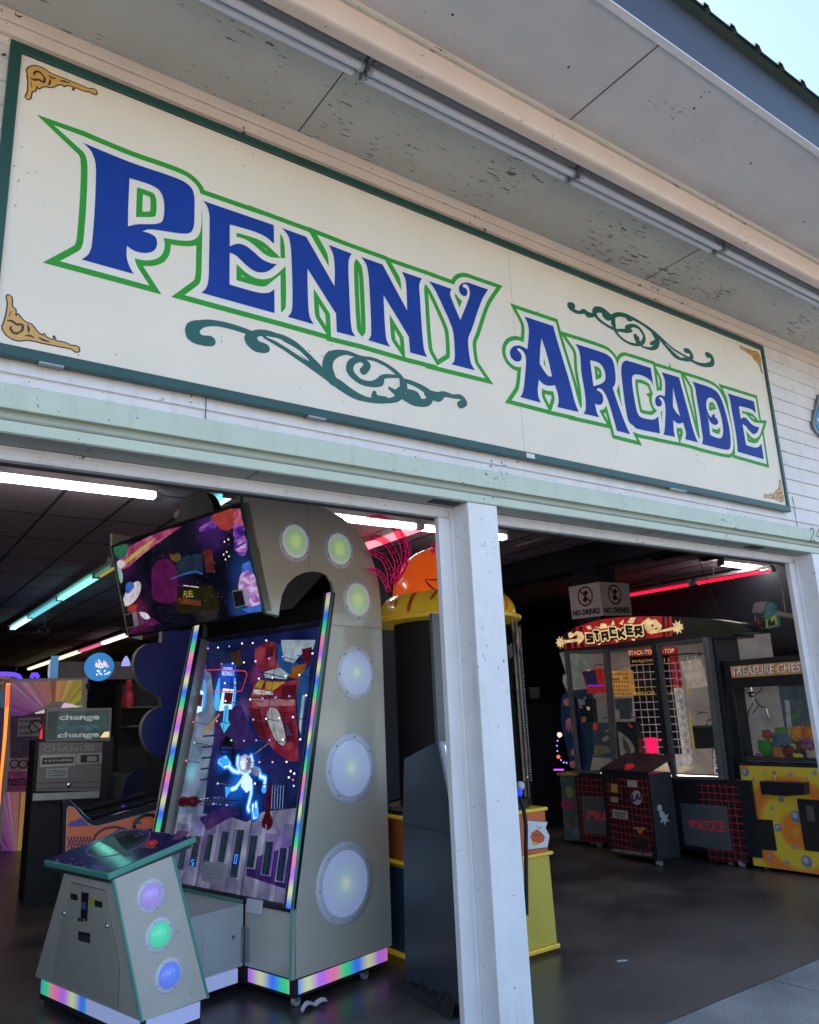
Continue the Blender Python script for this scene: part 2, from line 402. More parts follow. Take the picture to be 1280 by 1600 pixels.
# ------------------------------------------------------------------ ground
def groundmat():
    m = bpy.data.materials.new('concrete'); m.use_nodes = True; nt = m.node_tree; b = nt.nodes['Principled BSDF']; L = nt.links
    tc = N(nt, 'ShaderNodeTexCoord'); a = N(nt, 'ShaderNodeTexNoise'); a.inputs['Scale'].default_value = 1.5; a.inputs['Detail'].default_value = 8; L.new(tc.outputs['Object'], a.inputs['Vector'])
    f = N(nt, 'ShaderNodeTexNoise'); f.inputs['Scale'].default_value = 140; f.inputs['Detail'].default_value = 3; L.new(tc.outputs['Object'], f.inputs['Vector'])
    ad = N(nt, 'ShaderNodeMath', operation='ADD'); L.new(a.outputs[0], ad.inputs[0]); L.new(f.outputs[0], ad.inputs[1])
    r = N(nt, 'ShaderNodeValToRGB'); r.color_ramp.elements[0].position = .38; r.color_ramp.elements[0].color = (.13, .13, .125, 1); r.color_ramp.elements[1].position = .66; r.color_ramp.elements[1].color = (.50, .49, .46, 1)
    h = N(nt, 'ShaderNodeMath', operation='MULTIPLY'); h.inputs[1].default_value = .5; L.new(ad.outputs[0], h.inputs[0]); L.new(h.outputs[0], r.inputs[0]); L.new(r.outputs[0], b.inputs['Base Color'])
    b.inputs['Roughness'].default_value = .85
    bp = N(nt, 'ShaderNodeBump'); bp.inputs['Strength'].default_value = .4; bp.inputs['Distance'].default_value = .004; L.new(f.outputs[0], bp.inputs['Height']); L.new(bp.outputs[0], b.inputs['Normal'])
    return m
CONC = groundmat()
def floormat():
    m = bpy.data.materials.new('sealed_dark_floor'); m.use_nodes = True; nt = m.node_tree; b = nt.nodes['Principled BSDF']; L = nt.links
    tc = N(nt, 'ShaderNodeTexCoord'); a = N(nt, 'ShaderNodeTexNoise'); a.inputs['Scale'].default_value = 1.3; a.inputs['Detail'].default_value = 10; a.inputs['Roughness'].default_value = .62; L.new(tc.outputs['Object'], a.inputs['Vector'])
    r = N(nt, 'ShaderNodeValToRGB'); r.color_ramp.elements[0].position = .40; r.color_ramp.elements[0].color = (.034, .031, .032, 1); r.color_ramp.elements[1].position = .64; r.color_ramp.elements[1].color = (.125, .108, .092, 1)
    L.new(a.outputs[0], r.inputs[0])
    f = N(nt, 'ShaderNodeTexNoise'); f.inputs['Scale'].default_value = 90; f.inputs['Detail'].default_value = 6; L.new(tc.outputs['Object'], f.inputs['Vector'])
    sp = N(nt, 'ShaderNodeSeparateXYZ'); L.new(tc.outputs['Object'], sp.inputs[0])
    # grit tracked in from the pavement, dust near the sill
    mr = N(nt, 'ShaderNodeMapRange'); mr.inputs[1].default_value = 1.6; mr.inputs[2].default_value = 0.0; mr.inputs[3].default_value = 0; mr.inputs[4].default_value = 1.1; L.new(sp.outputs[1], mr.inputs[0])
    m3 = N(nt, 'ShaderNodeMath', operation='MULTIPLY'); L.new(mr.outputs[0], m3.inputs[0]); L.new(f.outputs[0], m3.inputs[1])
    mx = N(nt, 'ShaderNodeMix', data_type='RGBA'); L.new(m3.outputs[0], mx.inputs[0]); L.new(r.outputs[0], mx.inputs[6]); mx.inputs[7].default_value = (.21, .19, .165, 1); L.new(mx.outputs[2], b.inputs['Base Color'])
    vo_ = N(nt, 'ShaderNodeTexVoronoi'); vo_.inputs['Scale'].default_value = 3.1; vo_.inputs['Randomness'].default_value = 1; L.new(tc.outputs['Object'], vo_.inputs['Vector'])
    dn = N(nt, 'ShaderNodeTexNoise'); dn.inputs['Scale'].default_value = 22; L.new(tc.outputs['Object'], dn.inputs['Vector'])
    d2 = N(nt, 'ShaderNodeMath', operation='MULTIPLY_ADD'); d2.inputs[1].default_value = .07; L.new(dn.outputs[0], d2.inputs[0]); L.new(vo_.outputs['Distance'], d2.inputs[2])
    sp2 = N(nt, 'ShaderNodeMapRange'); sp2.inputs[1].default_value = .095; sp2.inputs[2].default_value = .075; L.new(d2.outputs[0], sp2.inputs[0])
    ck = N(nt, 'ShaderNodeTexVoronoi', feature='DISTANCE_TO_EDGE'); ck.inputs['Scale'].default_value = .42; mpk = N(nt, 'ShaderNodeVectorMath', operation='MULTIPLY_ADD'); mpk.inputs[1].default_value = (.35, .35, .35); L.new(dn.outputs['Color'], mpk.inputs[0]); L.new(tc.outputs['Object'], mpk.inputs[2]); L.new(mpk.outputs[0], ck.inputs['Vector'])
    ckm = N(nt, 'ShaderNodeMapRange'); ckm.inputs[1].default_value = .004; ckm.inputs[2].default_value = .0015; ckm.inputs[3].default_value = 0; ckm.inputs[4].default_value = .5; L.new(ck.outputs[0], ckm.inputs[0])
    sm1 = N(nt, 'ShaderNodeMath', operation='MAXIMUM'); L.new(sp2.outputs[0], sm1.inputs[0]); L.new(ckm.outputs[0], sm1.inputs[1])
    scf = N(nt, 'ShaderNodeTexNoise'); scf.inputs['Scale'].default_value = 7; scf.inputs['Detail'].default_value = 12; scf.inputs['Roughness'].default_value = .75; L.new(tc.outputs['Object'], scf.inputs['Vector'])
    scm = N(nt, 'ShaderNodeMapRange'); scm.inputs[1].default_value = .56; scm.inputs[2].default_value = .72; scm.inputs[3].default_value = 0; scm.inputs[4].default_value = .45; L.new(scf.outputs[0], scm.inputs[0])
    sm2 = N(nt, 'ShaderNodeMath', operation='MAXIMUM'); L.new(sm1.outputs[0], sm2.inputs[0]); L.new(scm.outputs[0], sm2.inputs[1])
    mx2 = N(nt, 'ShaderNodeMix', data_type='RGBA'); L.new(sm2.outputs[0], mx2.inputs[0]); L.new(mx.outputs[2], mx2.inputs[6]); mx2.inputs[7].default_value = (.17, .155, .14, 1); L.new(mx2.outputs[2], b.inputs['Base Color'])
    rr = N(nt, 'ShaderNodeMapRange'); rr.inputs[1].default_value = .3; rr.inputs[2].default_value = .7; rr.inputs[3].default_value = .26; rr.inputs[4].default_value = .42; L.new(a.outputs[0], rr.inputs[0]); L.new(rr.outputs[0], b.inputs['Roughness'])
    bp = N(nt, 'ShaderNodeBump'); bp.inputs['Strength'].default_value = .12; bp.inputs['Distance'].default_value = .003; L.new(f.outputs[0], bp.inputs['Height']); L.new(bp.outputs[0], b.inputs['Normal'])
    return m
FLOOR = floormat()
MB().face([V(-400, -600, -.02), V(400, -600, -.02), V(400, 400, -.02), V(-400, 400, -.02)], mat('asphalt', (.27, .25, .22), .9, var=.15, vscale=3, bump=.3, bscale=90)).build('ground', kind='structure')
sw = MB(); x = -6.4
JW = MATBLK
for j in range(14):      # paving slabs with tooled joints
    x0 = x + j * 1.52 + .006; x1 = x + (j + 1) * 1.52 - .006
    sw.box((x0, -1.52, -.05), (x1, -.004, 0), CONC); sw.box((x0, -3.04, -.05), (x1, -1.532, 0), CONC)
sw.build('pavement', kind='structure', bevel=.004)
MB().face([V(-6, 0, -.001), V(11.2, 0, -.001), V(11.2, 27, -.001), V(-6, 27, -.001)], FLOOR).build('floor', kind='structure')

# ------------------------------------------------------------------ the building
BLD = thing('arcade_building', 'white clapboard arcade front with open bays, pale green lintel and deep eaves', 'building', (0, .1, 0))
XL, XR = -6.2, 11.6
sd_ = MB(); z = 2.654; step = .1032
while z < 3.99:        # lapped boards, each tilted out at its foot
    z1 = z + step
    pr = [V(XL, .004, z1 + .012), V(XL, -.0105, z + .001), V(XL, -.0105, z - .002), V(XL, .03, z - .002), V(XL, .03, z1 + .012)]
    sd_.prism(pr, V(XR - XL, 0, 0), SIDING); z = z1
sd_.prism([V(XL, .004, 2.654), V(XL, -.0075, 2.610), V(XL, .03, 2.610), V(XL, .03, 2.654)], V(XR - XL, 0, 0), SIDING)
sd_.build('siding', BLD)
MB().box((XL, .035, 2.46), (XR, .125, 4.6), MATBLK).build('wall_core', BLD)
tr = MB(); tr.box((XL, -.022, 3.987), (XR, .03, 4.090), TRIMP); tr.box((XL, -.034, 4.035), (XR, -.022, 4.0895), TRIMP); tr.build('trim_board', BLD, bevel=.004)
# lintel: green face, olive bead, green lip, dark underside
ln = MB()
ln.box((XL, -.012, 2.523), (XR, .03, 2.612), GREENT)
ln.build('lintel', BLD, bevel=.003)
b_ = MB(); rows = [[V(xx, -.004 + .013 - .015 * math.cos(t), 2.497 + .014 * math.sin(t)) for t in [math.pi * (k / 8 - .5) for k in range(9)]] for xx in (XL, XR)]
b_.grid(rows, OLIVE); b_.build('lintel_bead', BLD, smooth_=True)
MB().box((XL, .012, 2.484), (XR, .03, 2.5225), OLIVE).build('bead_recess', BLD)
MB().box((XL, -.002, 2.442), (XR, .125, 2.483), GREENT).build('lintel_lip', BLD, bevel=.003)
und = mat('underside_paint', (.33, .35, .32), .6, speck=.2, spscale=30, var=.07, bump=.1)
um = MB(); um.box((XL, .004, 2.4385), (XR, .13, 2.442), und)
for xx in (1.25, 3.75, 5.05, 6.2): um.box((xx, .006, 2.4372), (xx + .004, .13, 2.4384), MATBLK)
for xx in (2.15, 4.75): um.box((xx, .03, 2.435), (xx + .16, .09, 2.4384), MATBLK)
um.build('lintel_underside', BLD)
tk = MB()
for x0, x1 in ((XL, 2.325), (2.51, 5.522), (5.71, XR)):
    tk.prism([V(x0, .131, 2.437), V(x0, .128, 2.420), V(x0, .140, 2.409), V(x0, .136, 2.392), V(x0, .131, 2.386), V(x0, .165, 2.386), V(x0, .165, 2.437)], V(x1 - x0, 0, 0), WHITE)
tk.build('door_track_trim', BLD)
MB().box((XL, .166, 2.378), (XR, .182, 3.38), MATBLK).build('shutter_box', BLD)
def post(x0, x1):
    m = MB(); m.box((x0, 0, 0), (x1, .131, 2.4375), WHITE); p = m.build('post', BLD, bevel=.004)
    f = MB(); f.box((x0 - .08, .1315, 0), (x1 + .08, .166, 2.385), WHITE)
    f.box((x0 - .014, .1235, 0), (x0 - .0005, .131, 2.44), WHITE)
    f.build('door_jamb', p, bevel=.003)
    g = MB(); g.tube([V(x0 - .006, .118, z_) for z_ in (0, 2.43)], .006, WHITE, 6); g.build('corner_bead', p)
    s = MB()
    for zz in (2.30, 2.05, 1.72, 1.45, 1.05, .72, .4, .15):
        for yy, side in ((.04, 1), (.09, 1)):
            if random.random() < .6: s.ball(V(x0 + .0005, yy + random.uniform(-.01, .01), zz + random.uniform(-.05, .05)), .004, SCREW, 6)
        if random.random() < .9: s.ball(V(x0 + random.uniform(.03, .15), -.0005, zz + random.uniform(-.06, .06)), .0035, SCREW, 6)
    s.build('nail_heads', p)
post(2.325, 2.51)
post(5.455, 5.70)
post(-2.6, -2.42)
# house number brushed on the lintel
hn = MB(); PW = Plane((0, -.012, 0), (1, 0, 0), (0, 0, 1), (0, -1, 0))
hq = [PW.at(1264, 846), PW.at(1290, 852), PW.at(1290, 829), PW.at(1264, 825)]
paint('house_number', PW, [(p, MATBLK) for p in
    stroke([Vector(PW.at(a, b)) for a, b in ((1266, 829), (1268, 825), (1272, 827), (1271, 834), (1267, 843), (1266, 846), (1270, 845), (1274, 845))], .0032)
    + stroke([Vector(PW.at(a, b)) for a, b in ((1280, 826), (1276, 838), (1284, 840))], .0032) + stroke([Vector(PW.at(a, b)) for a, b in ((1284, 828), (1283, 852))], .0032)], BLD)
# vertical clapboard butt joints
bj = MB(); bj.box((1.02, -.0112, 2.612), (1.0225, -.008, 2.75), MATBLK); bj.box((5.30, -.0112, 2.612), (5.3025, -.008, 2.83), MATBLK); bj.build('board_joints', BLD)

# eaves
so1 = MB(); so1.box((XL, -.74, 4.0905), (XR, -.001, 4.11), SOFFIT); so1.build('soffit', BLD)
sm = MB()
for xx in (-1.0, 1.42, 3.89, 6.33): sm.box((xx, -.72, 4.0885), (xx + .004, -.002, 4.0902), MATBLK)
sm.build('soffit_joint', BLD)
bm_ = MB(); pr = [V(XL, -.725, 4.136), V(XL, -.725, 3.995), V(XL, -.7225, 3.986), V(XL, -.716, 3.98), V(XL, -.70, 3.978), V(XL, -.66, 3.982), V(XL, -.645, 4.0), V(XL, -.645, 4.09)]
bm_.prism(pr, V(XR - XL, 0, 0), BEAMP); bmo = bm_.build('eave_beam', BLD, smooth_=True)
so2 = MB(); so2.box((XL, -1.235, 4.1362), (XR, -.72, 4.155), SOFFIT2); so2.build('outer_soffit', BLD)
sm = MB()
for xx in (0.04, 2.48, 4.92): sm.box((xx, -1.23, 4.1345), (xx + .005, -.727, 4.136), MATBLK)
for xx in (.9, 1.6, 2.3, 2.95, 3.6, 4.3): sm.ball(V(xx + random.uniform(-.1, .1), random.uniform(-1.1, -.8), 4.1362), .006, MATBLK, 6)
for k in range(14): sm.ball(V(.3 + k * .38, -.7255, 4.118), .0035, MATBLK, 6)
sm.build('soffit_joint', BLD)
fa = MB(); fa.box((XL, -1.262, 4.134), (XR, -1.236, 4.415), FASCIA); fo = fa.build('fascia', BLD, bevel=.003)
MB().box((XL, -1.268, 4.128), (XR, -1.236, 4.1338), WHITE).build('drip_edge', fo)
# corrugated roof: ribs every 0.2 m
rf = MB(); rows = [[], [], [], []]; xx = XL
prof = []
while xx < XR:
    prof += [(xx, 0), (xx + .14, 0), (xx + .155, .028), (xx + .185, .028), (xx + .2, 0)]; xx += .2
def rz(y): return 4.425 + (y + 1.30) * .30
for y in (-1.31, 3.2):
    pass
rf.grid([[V(px_, -1.31, rz(-1.31) + h) for px_, h in prof], [V(px_, 6.0, rz(6.0) + h) for px_, h in prof]], ROOFM)
rf.grid([[V(px_, -1.31, rz(-1.31) + h - .004) for px_, h in prof], [V(px_, -1.31, rz(-1.31) + h) for px_, h in prof]], ROOFM)
rf.face([V(XL, 6, rz(6)), V(XR, 6, rz(6)), V(XR, 27.4, 4.6), V(XL, 27.4, 4.6)], ROOFM)
rf.face([V(XL, -1.30, rz(-1.31) - .012), V(XR, -1.30, rz(-1.31) - .012), V(XR, -1.236, rz(-1.31) - .01), V(XL, -1.236, rz(-1.31) - .01)], ROOFM)
rf.build('roof', BLD)
# interior shell
CEIL = mat('ceiling_tile', (.50, .40, .46), .8, var=.1, vscale=12)  # purple tint in the tile colour stands in for magenta light
sh = MB(); sh.box((XL, .05, -.3), (XL + .15, 27.2, 4.55), NAVYW); sh.box((11.05, .05, -.3), (11.3, 27.2, 4.55), NAVYW); sh.box((XL, 27.0, -.3), (11.3, 27.2, 4.55), NAVYW)
sh.build('interior_wall', BLD)
sh = MB(); sh.box((-2.6 - 3.6, .13, 0), (-2.6, .2, 2.4), WHITE); sh.box((7.9, .13, 0), (XR, .2, 2.4), WHITE); sh.build('front_wall', BLD)
MB().box((XL + .15, .3, 3.40), (11.05, 27, 3.44), CEIL).build('ceiling', BLD)
gr = MB(); GRIDM = mat('ceiling_grid', (.05, .035, .045), .6, var=0)
xx = 1.32 - .555 * 13
while xx < 11:
    if xx > XL + .2: gr.box((xx - .011, .43, 3.394), (xx + .011, 26.9, 3.3995), GRIDM)
    xx += .555
yy = 4.92 - 1.09 * 4
while yy < 26.9:
    gr.box((XL + .2, yy - .009, 3.3955), (11.0, yy + .009, 3.3990), GRIDM); yy += 1.09
gr.build('ceiling_grid', BLD)
# dropped beam and pillar in the right bay
MB().box((7.3, 1.2, 3.10), (7.55, 26.9, 3.393), NAVYW).build('dropped_beam', BLD)
MB().box((7.35, 3.62, 0), (7.7, 4.0, 3.10), NAVYW).build('pillar', BLD)

# ------------------------------------------------------------------ the big sign
SGN = thing('wall_sign', 'long cream sign with blue and green hand-lettering in a dark green frame', 'sign', (2.75, -.02, 2.7))
SP = Plane((0, -.035, 0), (1, 0, 0), (0, 0, 1), (0, -1, 0))
CREAM = mat('sign_cream', (.82, .74, .60), .5, speck=.16, spscale=55, var=.035, vscale=2, coat=.1, spcol=(.2, .18, .14))
HALO = mat('sign_halo', (.80, .75, .64), .35, var=.02)
BLUE = mat('sign_blue', (.004, .040, .28), .5, spec=.25, var=.12, vscale=3, stretch=(1, 1, .1))
GREEN = mat('sign_green', (.03, .32, .03), .5, spec=.25, var=.05)
TEAL = mat('sign_teal', (.010, .095, .068), .35, var=.05)
FRAME = mat('frame_green', (.014, .066, .054), .35, var=.08)
GOLD = mat('sign_gold', (.66, .36, .08), .4, var=.06)
INK = mat('sign_ink', (.02, .018, .02), .4, var=0)
TL = Vector(SP.at(16.4, 64.7)); TR = Vector(SP.at(1189.5, 539.5)); BR = Vector(SP.at(1235.3, 800.7)); BL = Vector((TL.x, SP.at(0, 556.7)[1]))
x0s, x1s = TL.x, (TR.x + BR.x) / 2; z0s, z1s = BR.y, (TL.y + TR.y) / 2
seam = SP.at(807, 550)[0]; fwid = .040
for a, b in ((x0s + .02, seam - .0012), (seam + .0012, x1s - .02)):
    m = MB(); m.slab(SP, rect(a, z0s + .02, b, z1s - .02), -.02, 0, CREAM); m.build('panel', SGN)
m = MB(); FH = .012
m.slab(SP, [Vector((x0s, z0s)), Vector((x0s + fwid, z0s + fwid)), Vector((x0s + fwid, z1s - fwid)), Vector((x0s, z1s))], -.02, FH, FRAME)
m.slab(SP, [Vector((x1s, z0s)), Vector((x1s, z1s)), Vector((x1s - fwid * .75, z1s - fwid)), Vector((x1s - fwid * .75, z0s + fwid))], -.02, FH, FRAME)
m.slab(SP, [Vector((x0s, z1s)), Vector((x0s + fwid, z1s - fwid)), Vector((x1s - fwid * .75, z1s - fwid)), Vector((x1s, z1s))], -.02, FH, FRAME)
m.slab(SP, [Vector((x0s, z0s)), Vector((x1s, z0s)), Vector((x1s - fwid * .75, z0s + fwid)), Vector((x0s + fwid, z0s + fwid))], -.02, FH, FRAME)
m.build('frame', SGN, bevel=.003)
for a, b in (((60, 567), (99, 575)), ((480, 652), (508, 658)), ((1045, 757), (1070, 761))):
    p = SP.at(*a); q = SP.at(*b); m = MB(); m.slab(SP, rect(p[0], z0s - .004, q[0], z0s + .001), -.02, .012, SCREW); m.build('mounting_clip', SGN)
m = MB(); m.slab(SP, rect(SP.at(820, 712)[0], z0s + .008, SP.at(833, 716)[0], z0s + .032), FH, FH + .002, mat('sticker_white', (.7, .7, .7), .4, var=0)); m.build('maker_sticker', SGN)
A_ = (60, 170, 4.923); B_ = (270, 290, 4.923); C_ = (260, 280, 2.4615); D_ = (530, 380, 4.923); E_ = (780, 460, 5.818); F_ = (980, 540, 5.333)
L_ = []
L_.append((Z(*A_, "340,262* 400,320 430,385 440,440 436,700 415,1000 405,1070 380,1125 330,1160* 733,1272* 700,1215 678,1140 680,1055* 740,1095 830,1110 890,1090 912,1040 900,990 850,958 800,945* 840,930 900,932 1130,962 1172,950 1193,910 1200,780 1198,680 1182,620 1135,572 1060,535 700,410"),
           [Z(*A_, "700,535* 870,590 930,630 962,700 963,830 945,872 900,887 760,890 688,905* 690,770")]))
L_.append((Z(*B_, "230,118* 260,155 278,215 282,300 278,560 272,730 255,790 218,825* 782,982* 780,798* 745,822 700,828 640,820 435,762* 437,518* 480,535 540,590 600,642 660,668 730,660 800,605* 760,600 690,570 620,510 560,465 500,448 437,468* 437,300* 640,360 720,400 778,450* 775,305*"), []))
L_.append((Z(*B_, "840,328* 885,385 903,450 912,560 918,930 908,980 882,1010* 1083,1068* 1052,1010 1040,900 1035,640*") + Z(*C_, "652,518* 655,588*") + Z(*D_, "125,720* 100,680 88,600 75,350 70,180 75,120 95,82*") + Z(*B_, "1198,457* 1232,530 1245,640 1242,775* 1025,395*"), []))
L_.append((Z(*D_, "168,107* 205,160 222,230 235,400 245,650 242,715 222,747* 392,798* 365,750 352,650 340,400* 535,722* 545,842* 677,877* 655,830 640,720 620,420 615,330 620,300 635,272* 480,220* 505,270 515,330 522,520* 332,165*"), []))
L_.append((Z(*D_, "688,292* 730,350 780,450 870,660 880,720 888,880 880,915 860,932* 1043,978* 1015,930 1000,860 992,735 1020,660 1100,430 1145,357* 1050,325 980,303 940,312 920,340 925,375 950,405 975,405 985,380 975,350 952,340* 950,322 970,316 990,330 1003,370 1000,410 930,592* 860,420 852,390 862,352*"), []))
L_.append((Z(*E_, "228,202* 255,260 268,330 265,400 255,500* 220,480 170,465 120,480 97,520 105,570 140,605 180,610 202,585 195,540 160,502* 170,490 200,502 230,540 243,600 235,720 222,850 210,900 190,935* 378,985* 355,930 350,860 360,775* 400,815 455,832 505,825* 530,900 540,970 528,1025* 722,1070* 690,990 640,800 520,400 490,288*"),
           [Z(*E_, "383,400* 430,540 480,745* 450,745 410,700 367,630* 372,500")]))
L_.append((Z(*E_, "690,450* 720,500 735,560 745,700 778,900 785,1020 780,1060 765,1085* 908,1118* 885,1070 870,990* 900,1005 930,998 945,960 935,910 905,880 885,872* 895,855 925,860 960,900 1000,1000 1055,1190 1068,1240* 1190,1272* 1160,1210 1090,1030 1030,850* 1050,820 1057,760 1050,680 1030,600 990,555 940,530"),
           [Z(*E_, "825,600* 900,620 940,660 962,720 958,785 930,810 855,835* 840,720")]))
L_.append((Z(*F_, "195,187* 218,345* 200,300 150,262 90,242 52,245 40,270 60,450 85,560 105,592 180,615 225,615 258,590* 272,732* 60,685") + Z(*E_, "1230,1205 1180,1160 1150,1040 1120,820 1108,680 1120,625 1150,603 1180,608"), []))
L_.append((Z(*F_, "285,222* 310,280 316,340 312,425* 290,415 260,415 237,435 232,470 247,503 272,508 288,490 282,460 262,437* 282,432 306,460 318,520 315,640 310,710 300,742* 398,762* 388,715 383,620* 410,645 440,650 465,640* 480,690 490,740 482,780* 590,808* 560,740 500,520 430,265*"),
           [Z(*F_, "380,350* 440,590* 410,560 380,510*")]))
L_.append((Z(*F_, "540,300* 565,350 575,420 600,560 620,700 630,780 622,820* 820,868 848,865 860,840 855,720 820,560 780,440 745,385 690,350"),
           [Z(*F_, "672,440 700,435 735,462 760,520 788,620 798,735 778,772 750,770 690,745* 680,650 662,540 658,480")]))
L_.append((Z(*F_, "660,525* 680,575 700,597 708,580 735,570* 728,590 745,610 757,640 740,662 712,655 682,620"), []))
L_.append((Z(*F_, "835,398* 855,450 870,540 900,700 917,830 920,885* 1138,948* 1118,815* 1100,840 1070,850 1040,845 990,828* 960,655* 985,670 1010,700 1050,738 1080,725 1100,680* 1070,675 1030,650 990,605 965,600 945,612* 930,505* 1000,520 1040,535 1072,565* 1055,465*"), []))
g_, h_, b__ = [], [], []
for k, (outer, holes) in enumerate(L_):
    for c in [outer] + holes:
        q = onp(SP, [(p.x, p.y) for p in smooth(c, True, 4)])
        g_ += stroke(q, .0535, True, 3.2); h_ += stroke(q, .030, True, 3.6)
    b__.append((onp(SP, smooth(outer, True, 5)), BLUE))
    for c in holes: b__.append((onp(SP, smooth(c, True, 5)), 'hole'))
items = [(p, GREEN) for p in g_] + [(p, HALO) for p in h_]
# counters show whatever lies under the blue: cut the blue with its holes, then re-lay halo/green inside
fin = []
paint('lettering_outline', SP, items, SGN, .0012)
paint('lettering', SP, [(p, None if m == 'hole' else m) for p, m in b__[:-3]] + [b__[-3], (b__[-2][0], BLUE) , b__[-1]] if False else [(p, (None if m == 'hole' else m)) for p, m in b__], SGN, .0024)
# scrollwork
def brush(org, lst):
    out = []
    for pts in lst:
        P = [(org[0] + a / org[2], org[1] + b / org[2]) for a, b, r in pts]
        q = [Vector(SP.at(*p)) for p in P]
        ws = []
        for (a, b, r), p in zip(pts, P):
            e = SP.at(p[0], p[1] + 1); ws.append(abs(e[1] - SP.at(*p)[1]) * r / org[2])
        out += vstroke(q, ws)
    return out
def brush_fat(org, l): return brush(org, [[(a, b, r * 1.28 + 1) for a, b, r in q] for q in l])
G_ = (280, 480, 2.7826); H_ = (880, 460, 5.12)
paint('scrollwork', SP, [(p, TEAL) for p in brush_fat(G_, [
    [(135, 147, 17), (95, 143, 17), (62, 122, 24), (60, 92, 22), (100, 72, 12), (160, 70, 9), (240, 88, 9), (310, 112, 8)],
    [(374, 178, 15), (335, 168, 20), (312, 140, 22), (330, 116, 11), (380, 112, 9), (430, 125, 6)],
    [(370, 116, 6), (440, 128, 8), (500, 165, 14), (560, 218, 13), (622, 275, 8)],
    [(370, 128, 5), (450, 175, 6), (540, 235, 7), (620, 285, 12), (700, 340, 16), (760, 380, 13), (820, 402, 8), (900, 408, 7), (950, 395, 10), (972, 355, 12), (965, 310, 6)],
    [(668, 320, 16), (645, 260, 18), (658, 215, 16), (720, 197, 7), (790, 218, 5), (850, 228, 5), (920, 265, 6), (968, 312, 8), (978, 345, 12), (950, 385, 12)],
    [(800, 278, 12), (818, 252, 12), (792, 228, 8), (750, 240, 11), (742, 275, 13), (780, 318, 9), (830, 334, 9), (872, 325, 14), (885, 303, 7), (950, 302, 4)],
    [(850, 370, 5), (850, 392, 12), (900, 400, 8)], [(912, 350, 3), (945, 372, 10), (960, 360, 10)],
    [(985, 320, 6), (1040, 342, 8), (1090, 380, 12), (1080, 412, 12), (1020, 410, 14), (970, 385, 10)], [(1000, 375, 14), (1030, 382, 12), (1045, 400, 6)],
    [(1080, 375, 14), (1125, 390, 16), (1150, 378, 9), (1190, 388, 6), (1225, 392, 8), (1240, 415, 11), (1222, 424, 12)]])]
    + [(p, HALO) for p in brush(G_, [[(380, 128, 2), (450, 155, 7), (520, 195, 7), (562, 232, 2)]])], SGN, .0012)
paint('scrollwork', SP, [(p, TEAL) for p in brush_fat(H_, [
    [(78, 90, 18), (55, 95, 22), (80, 125, 12), (130, 145, 9), (172, 136, 14), (195, 160, 18), (240, 165, 10)],
    [(320, 128, 5), (270, 118, 16), (250, 145, 18), (275, 190, 10), (330, 235, 8), (400, 275, 8), (440, 290, 8)],
    [(265, 122, 18), (310, 125, 17), (350, 150, 14), (385, 185, 16)], [(330, 165, 20), (355, 185, 20), (380, 175, 10)],
    [(395, 178, 14), (440, 160, 12), (500, 170, 13), (560, 195, 10), (640, 240, 8), (720, 300, 12), (790, 362, 12), (870, 430, 7), (950, 480, 6), (1000, 508, 6)],
    [(400, 180, 16), (402, 240, 18), (425, 305, 8), (500, 375, 7), (580, 402, 8), (635, 385, 13), (648, 335, 10), (605, 268, 9), (550, 250, 10), (510, 270, 16)],
    [(600, 352, 12), (577, 333, 13), (590, 372, 13), (618, 388, 9)], [(625, 415, 4), (700, 435, 8), (745, 412, 16), (752, 360, 20), (715, 300, 12)],
    [(440, 285, 6), (500, 292, 12), (545, 290, 9)], [(520, 190, 18), (545, 205, 8)], [(700, 395, 8), (735, 385, 14)],
    [(785, 368, 10), (840, 430, 12), (895, 490, 14), (940, 518, 8)], [(950, 518, 8), (1005, 520, 12), (1030, 495, 14), (1010, 458, 14), (978, 450, 14)],
    [(1015, 522, 7), (1080, 555, 9), (1150, 566, 12), (1195, 545, 16), (1188, 500, 14), (1152, 483, 17)]])]
    + [(p, HALO) for p in brush(H_, [[(820, 395, 2), (880, 450, 4), (975, 505, 2)]])], SGN, .0012)
# gold corner ornaments: one traced, the other three mirrored on the panel
K_ = (0, 60, 6.4)
go = onp(SP, [(p.x, p.y) for p in smooth(Z(*K_, "268,325* 282,300 320,280 370,280 430,300 500,348 570,380 640,405 700,430 800,470 900,510 935,508 965,530 960,555 930,550 890,530 850,525 800,508 750,490 730,515* 735,490 700,472 655,468* 640,480 630,462 580,462 520,488 450,478 410,490 385,502* 365,475 350,525 320,530 300,600 270,605 258,585 278,540 280,380"), True, 4)])
inr = [onp(SP, [(K_[0] + a / K_[2], K_[1] + b / K_[2]) for a, b in l]) for l in (
    [(345, 372), (340, 350), (370, 332), (405, 345), (425, 375)], [(300, 395), (340, 415), (390, 415), (435, 440), (445, 400), (425, 365)], [(480, 370), (520, 395), (560, 400)], [(310, 440), (318, 490)], [(600, 428), (640, 430), (700, 450)], [(480, 468), (500, 440), (500, 410)])]
cTL = Vector((x0s, z1s))
for sx, sz, cx, cz in ((1, 1, x0s, z1s), (1, -1, x0s, z0s), (-1, 1, x1s + .012, z1s), (-1, -1, x1s + .012, z0s)):
    def mp(p): return Vector((cx + (p.x - cTL.x) * sx * .9993 + .00013 * sz, cz + (p.y - cTL.y) * sz * .9991 + .00017 * sx))
    o_ = [mp(p) for p in go]
    it = [(q, INK) for q in stroke(o_, .0045, True)] + [(o_, GOLD)] + [(q, INK) for l in inr for q in vstroke([mp(p) for p in l], [.0015] + [.0042] * (len(l) - 2) + [.0015])]
    paint('corner_ornament', SP, it, SGN, .0012)
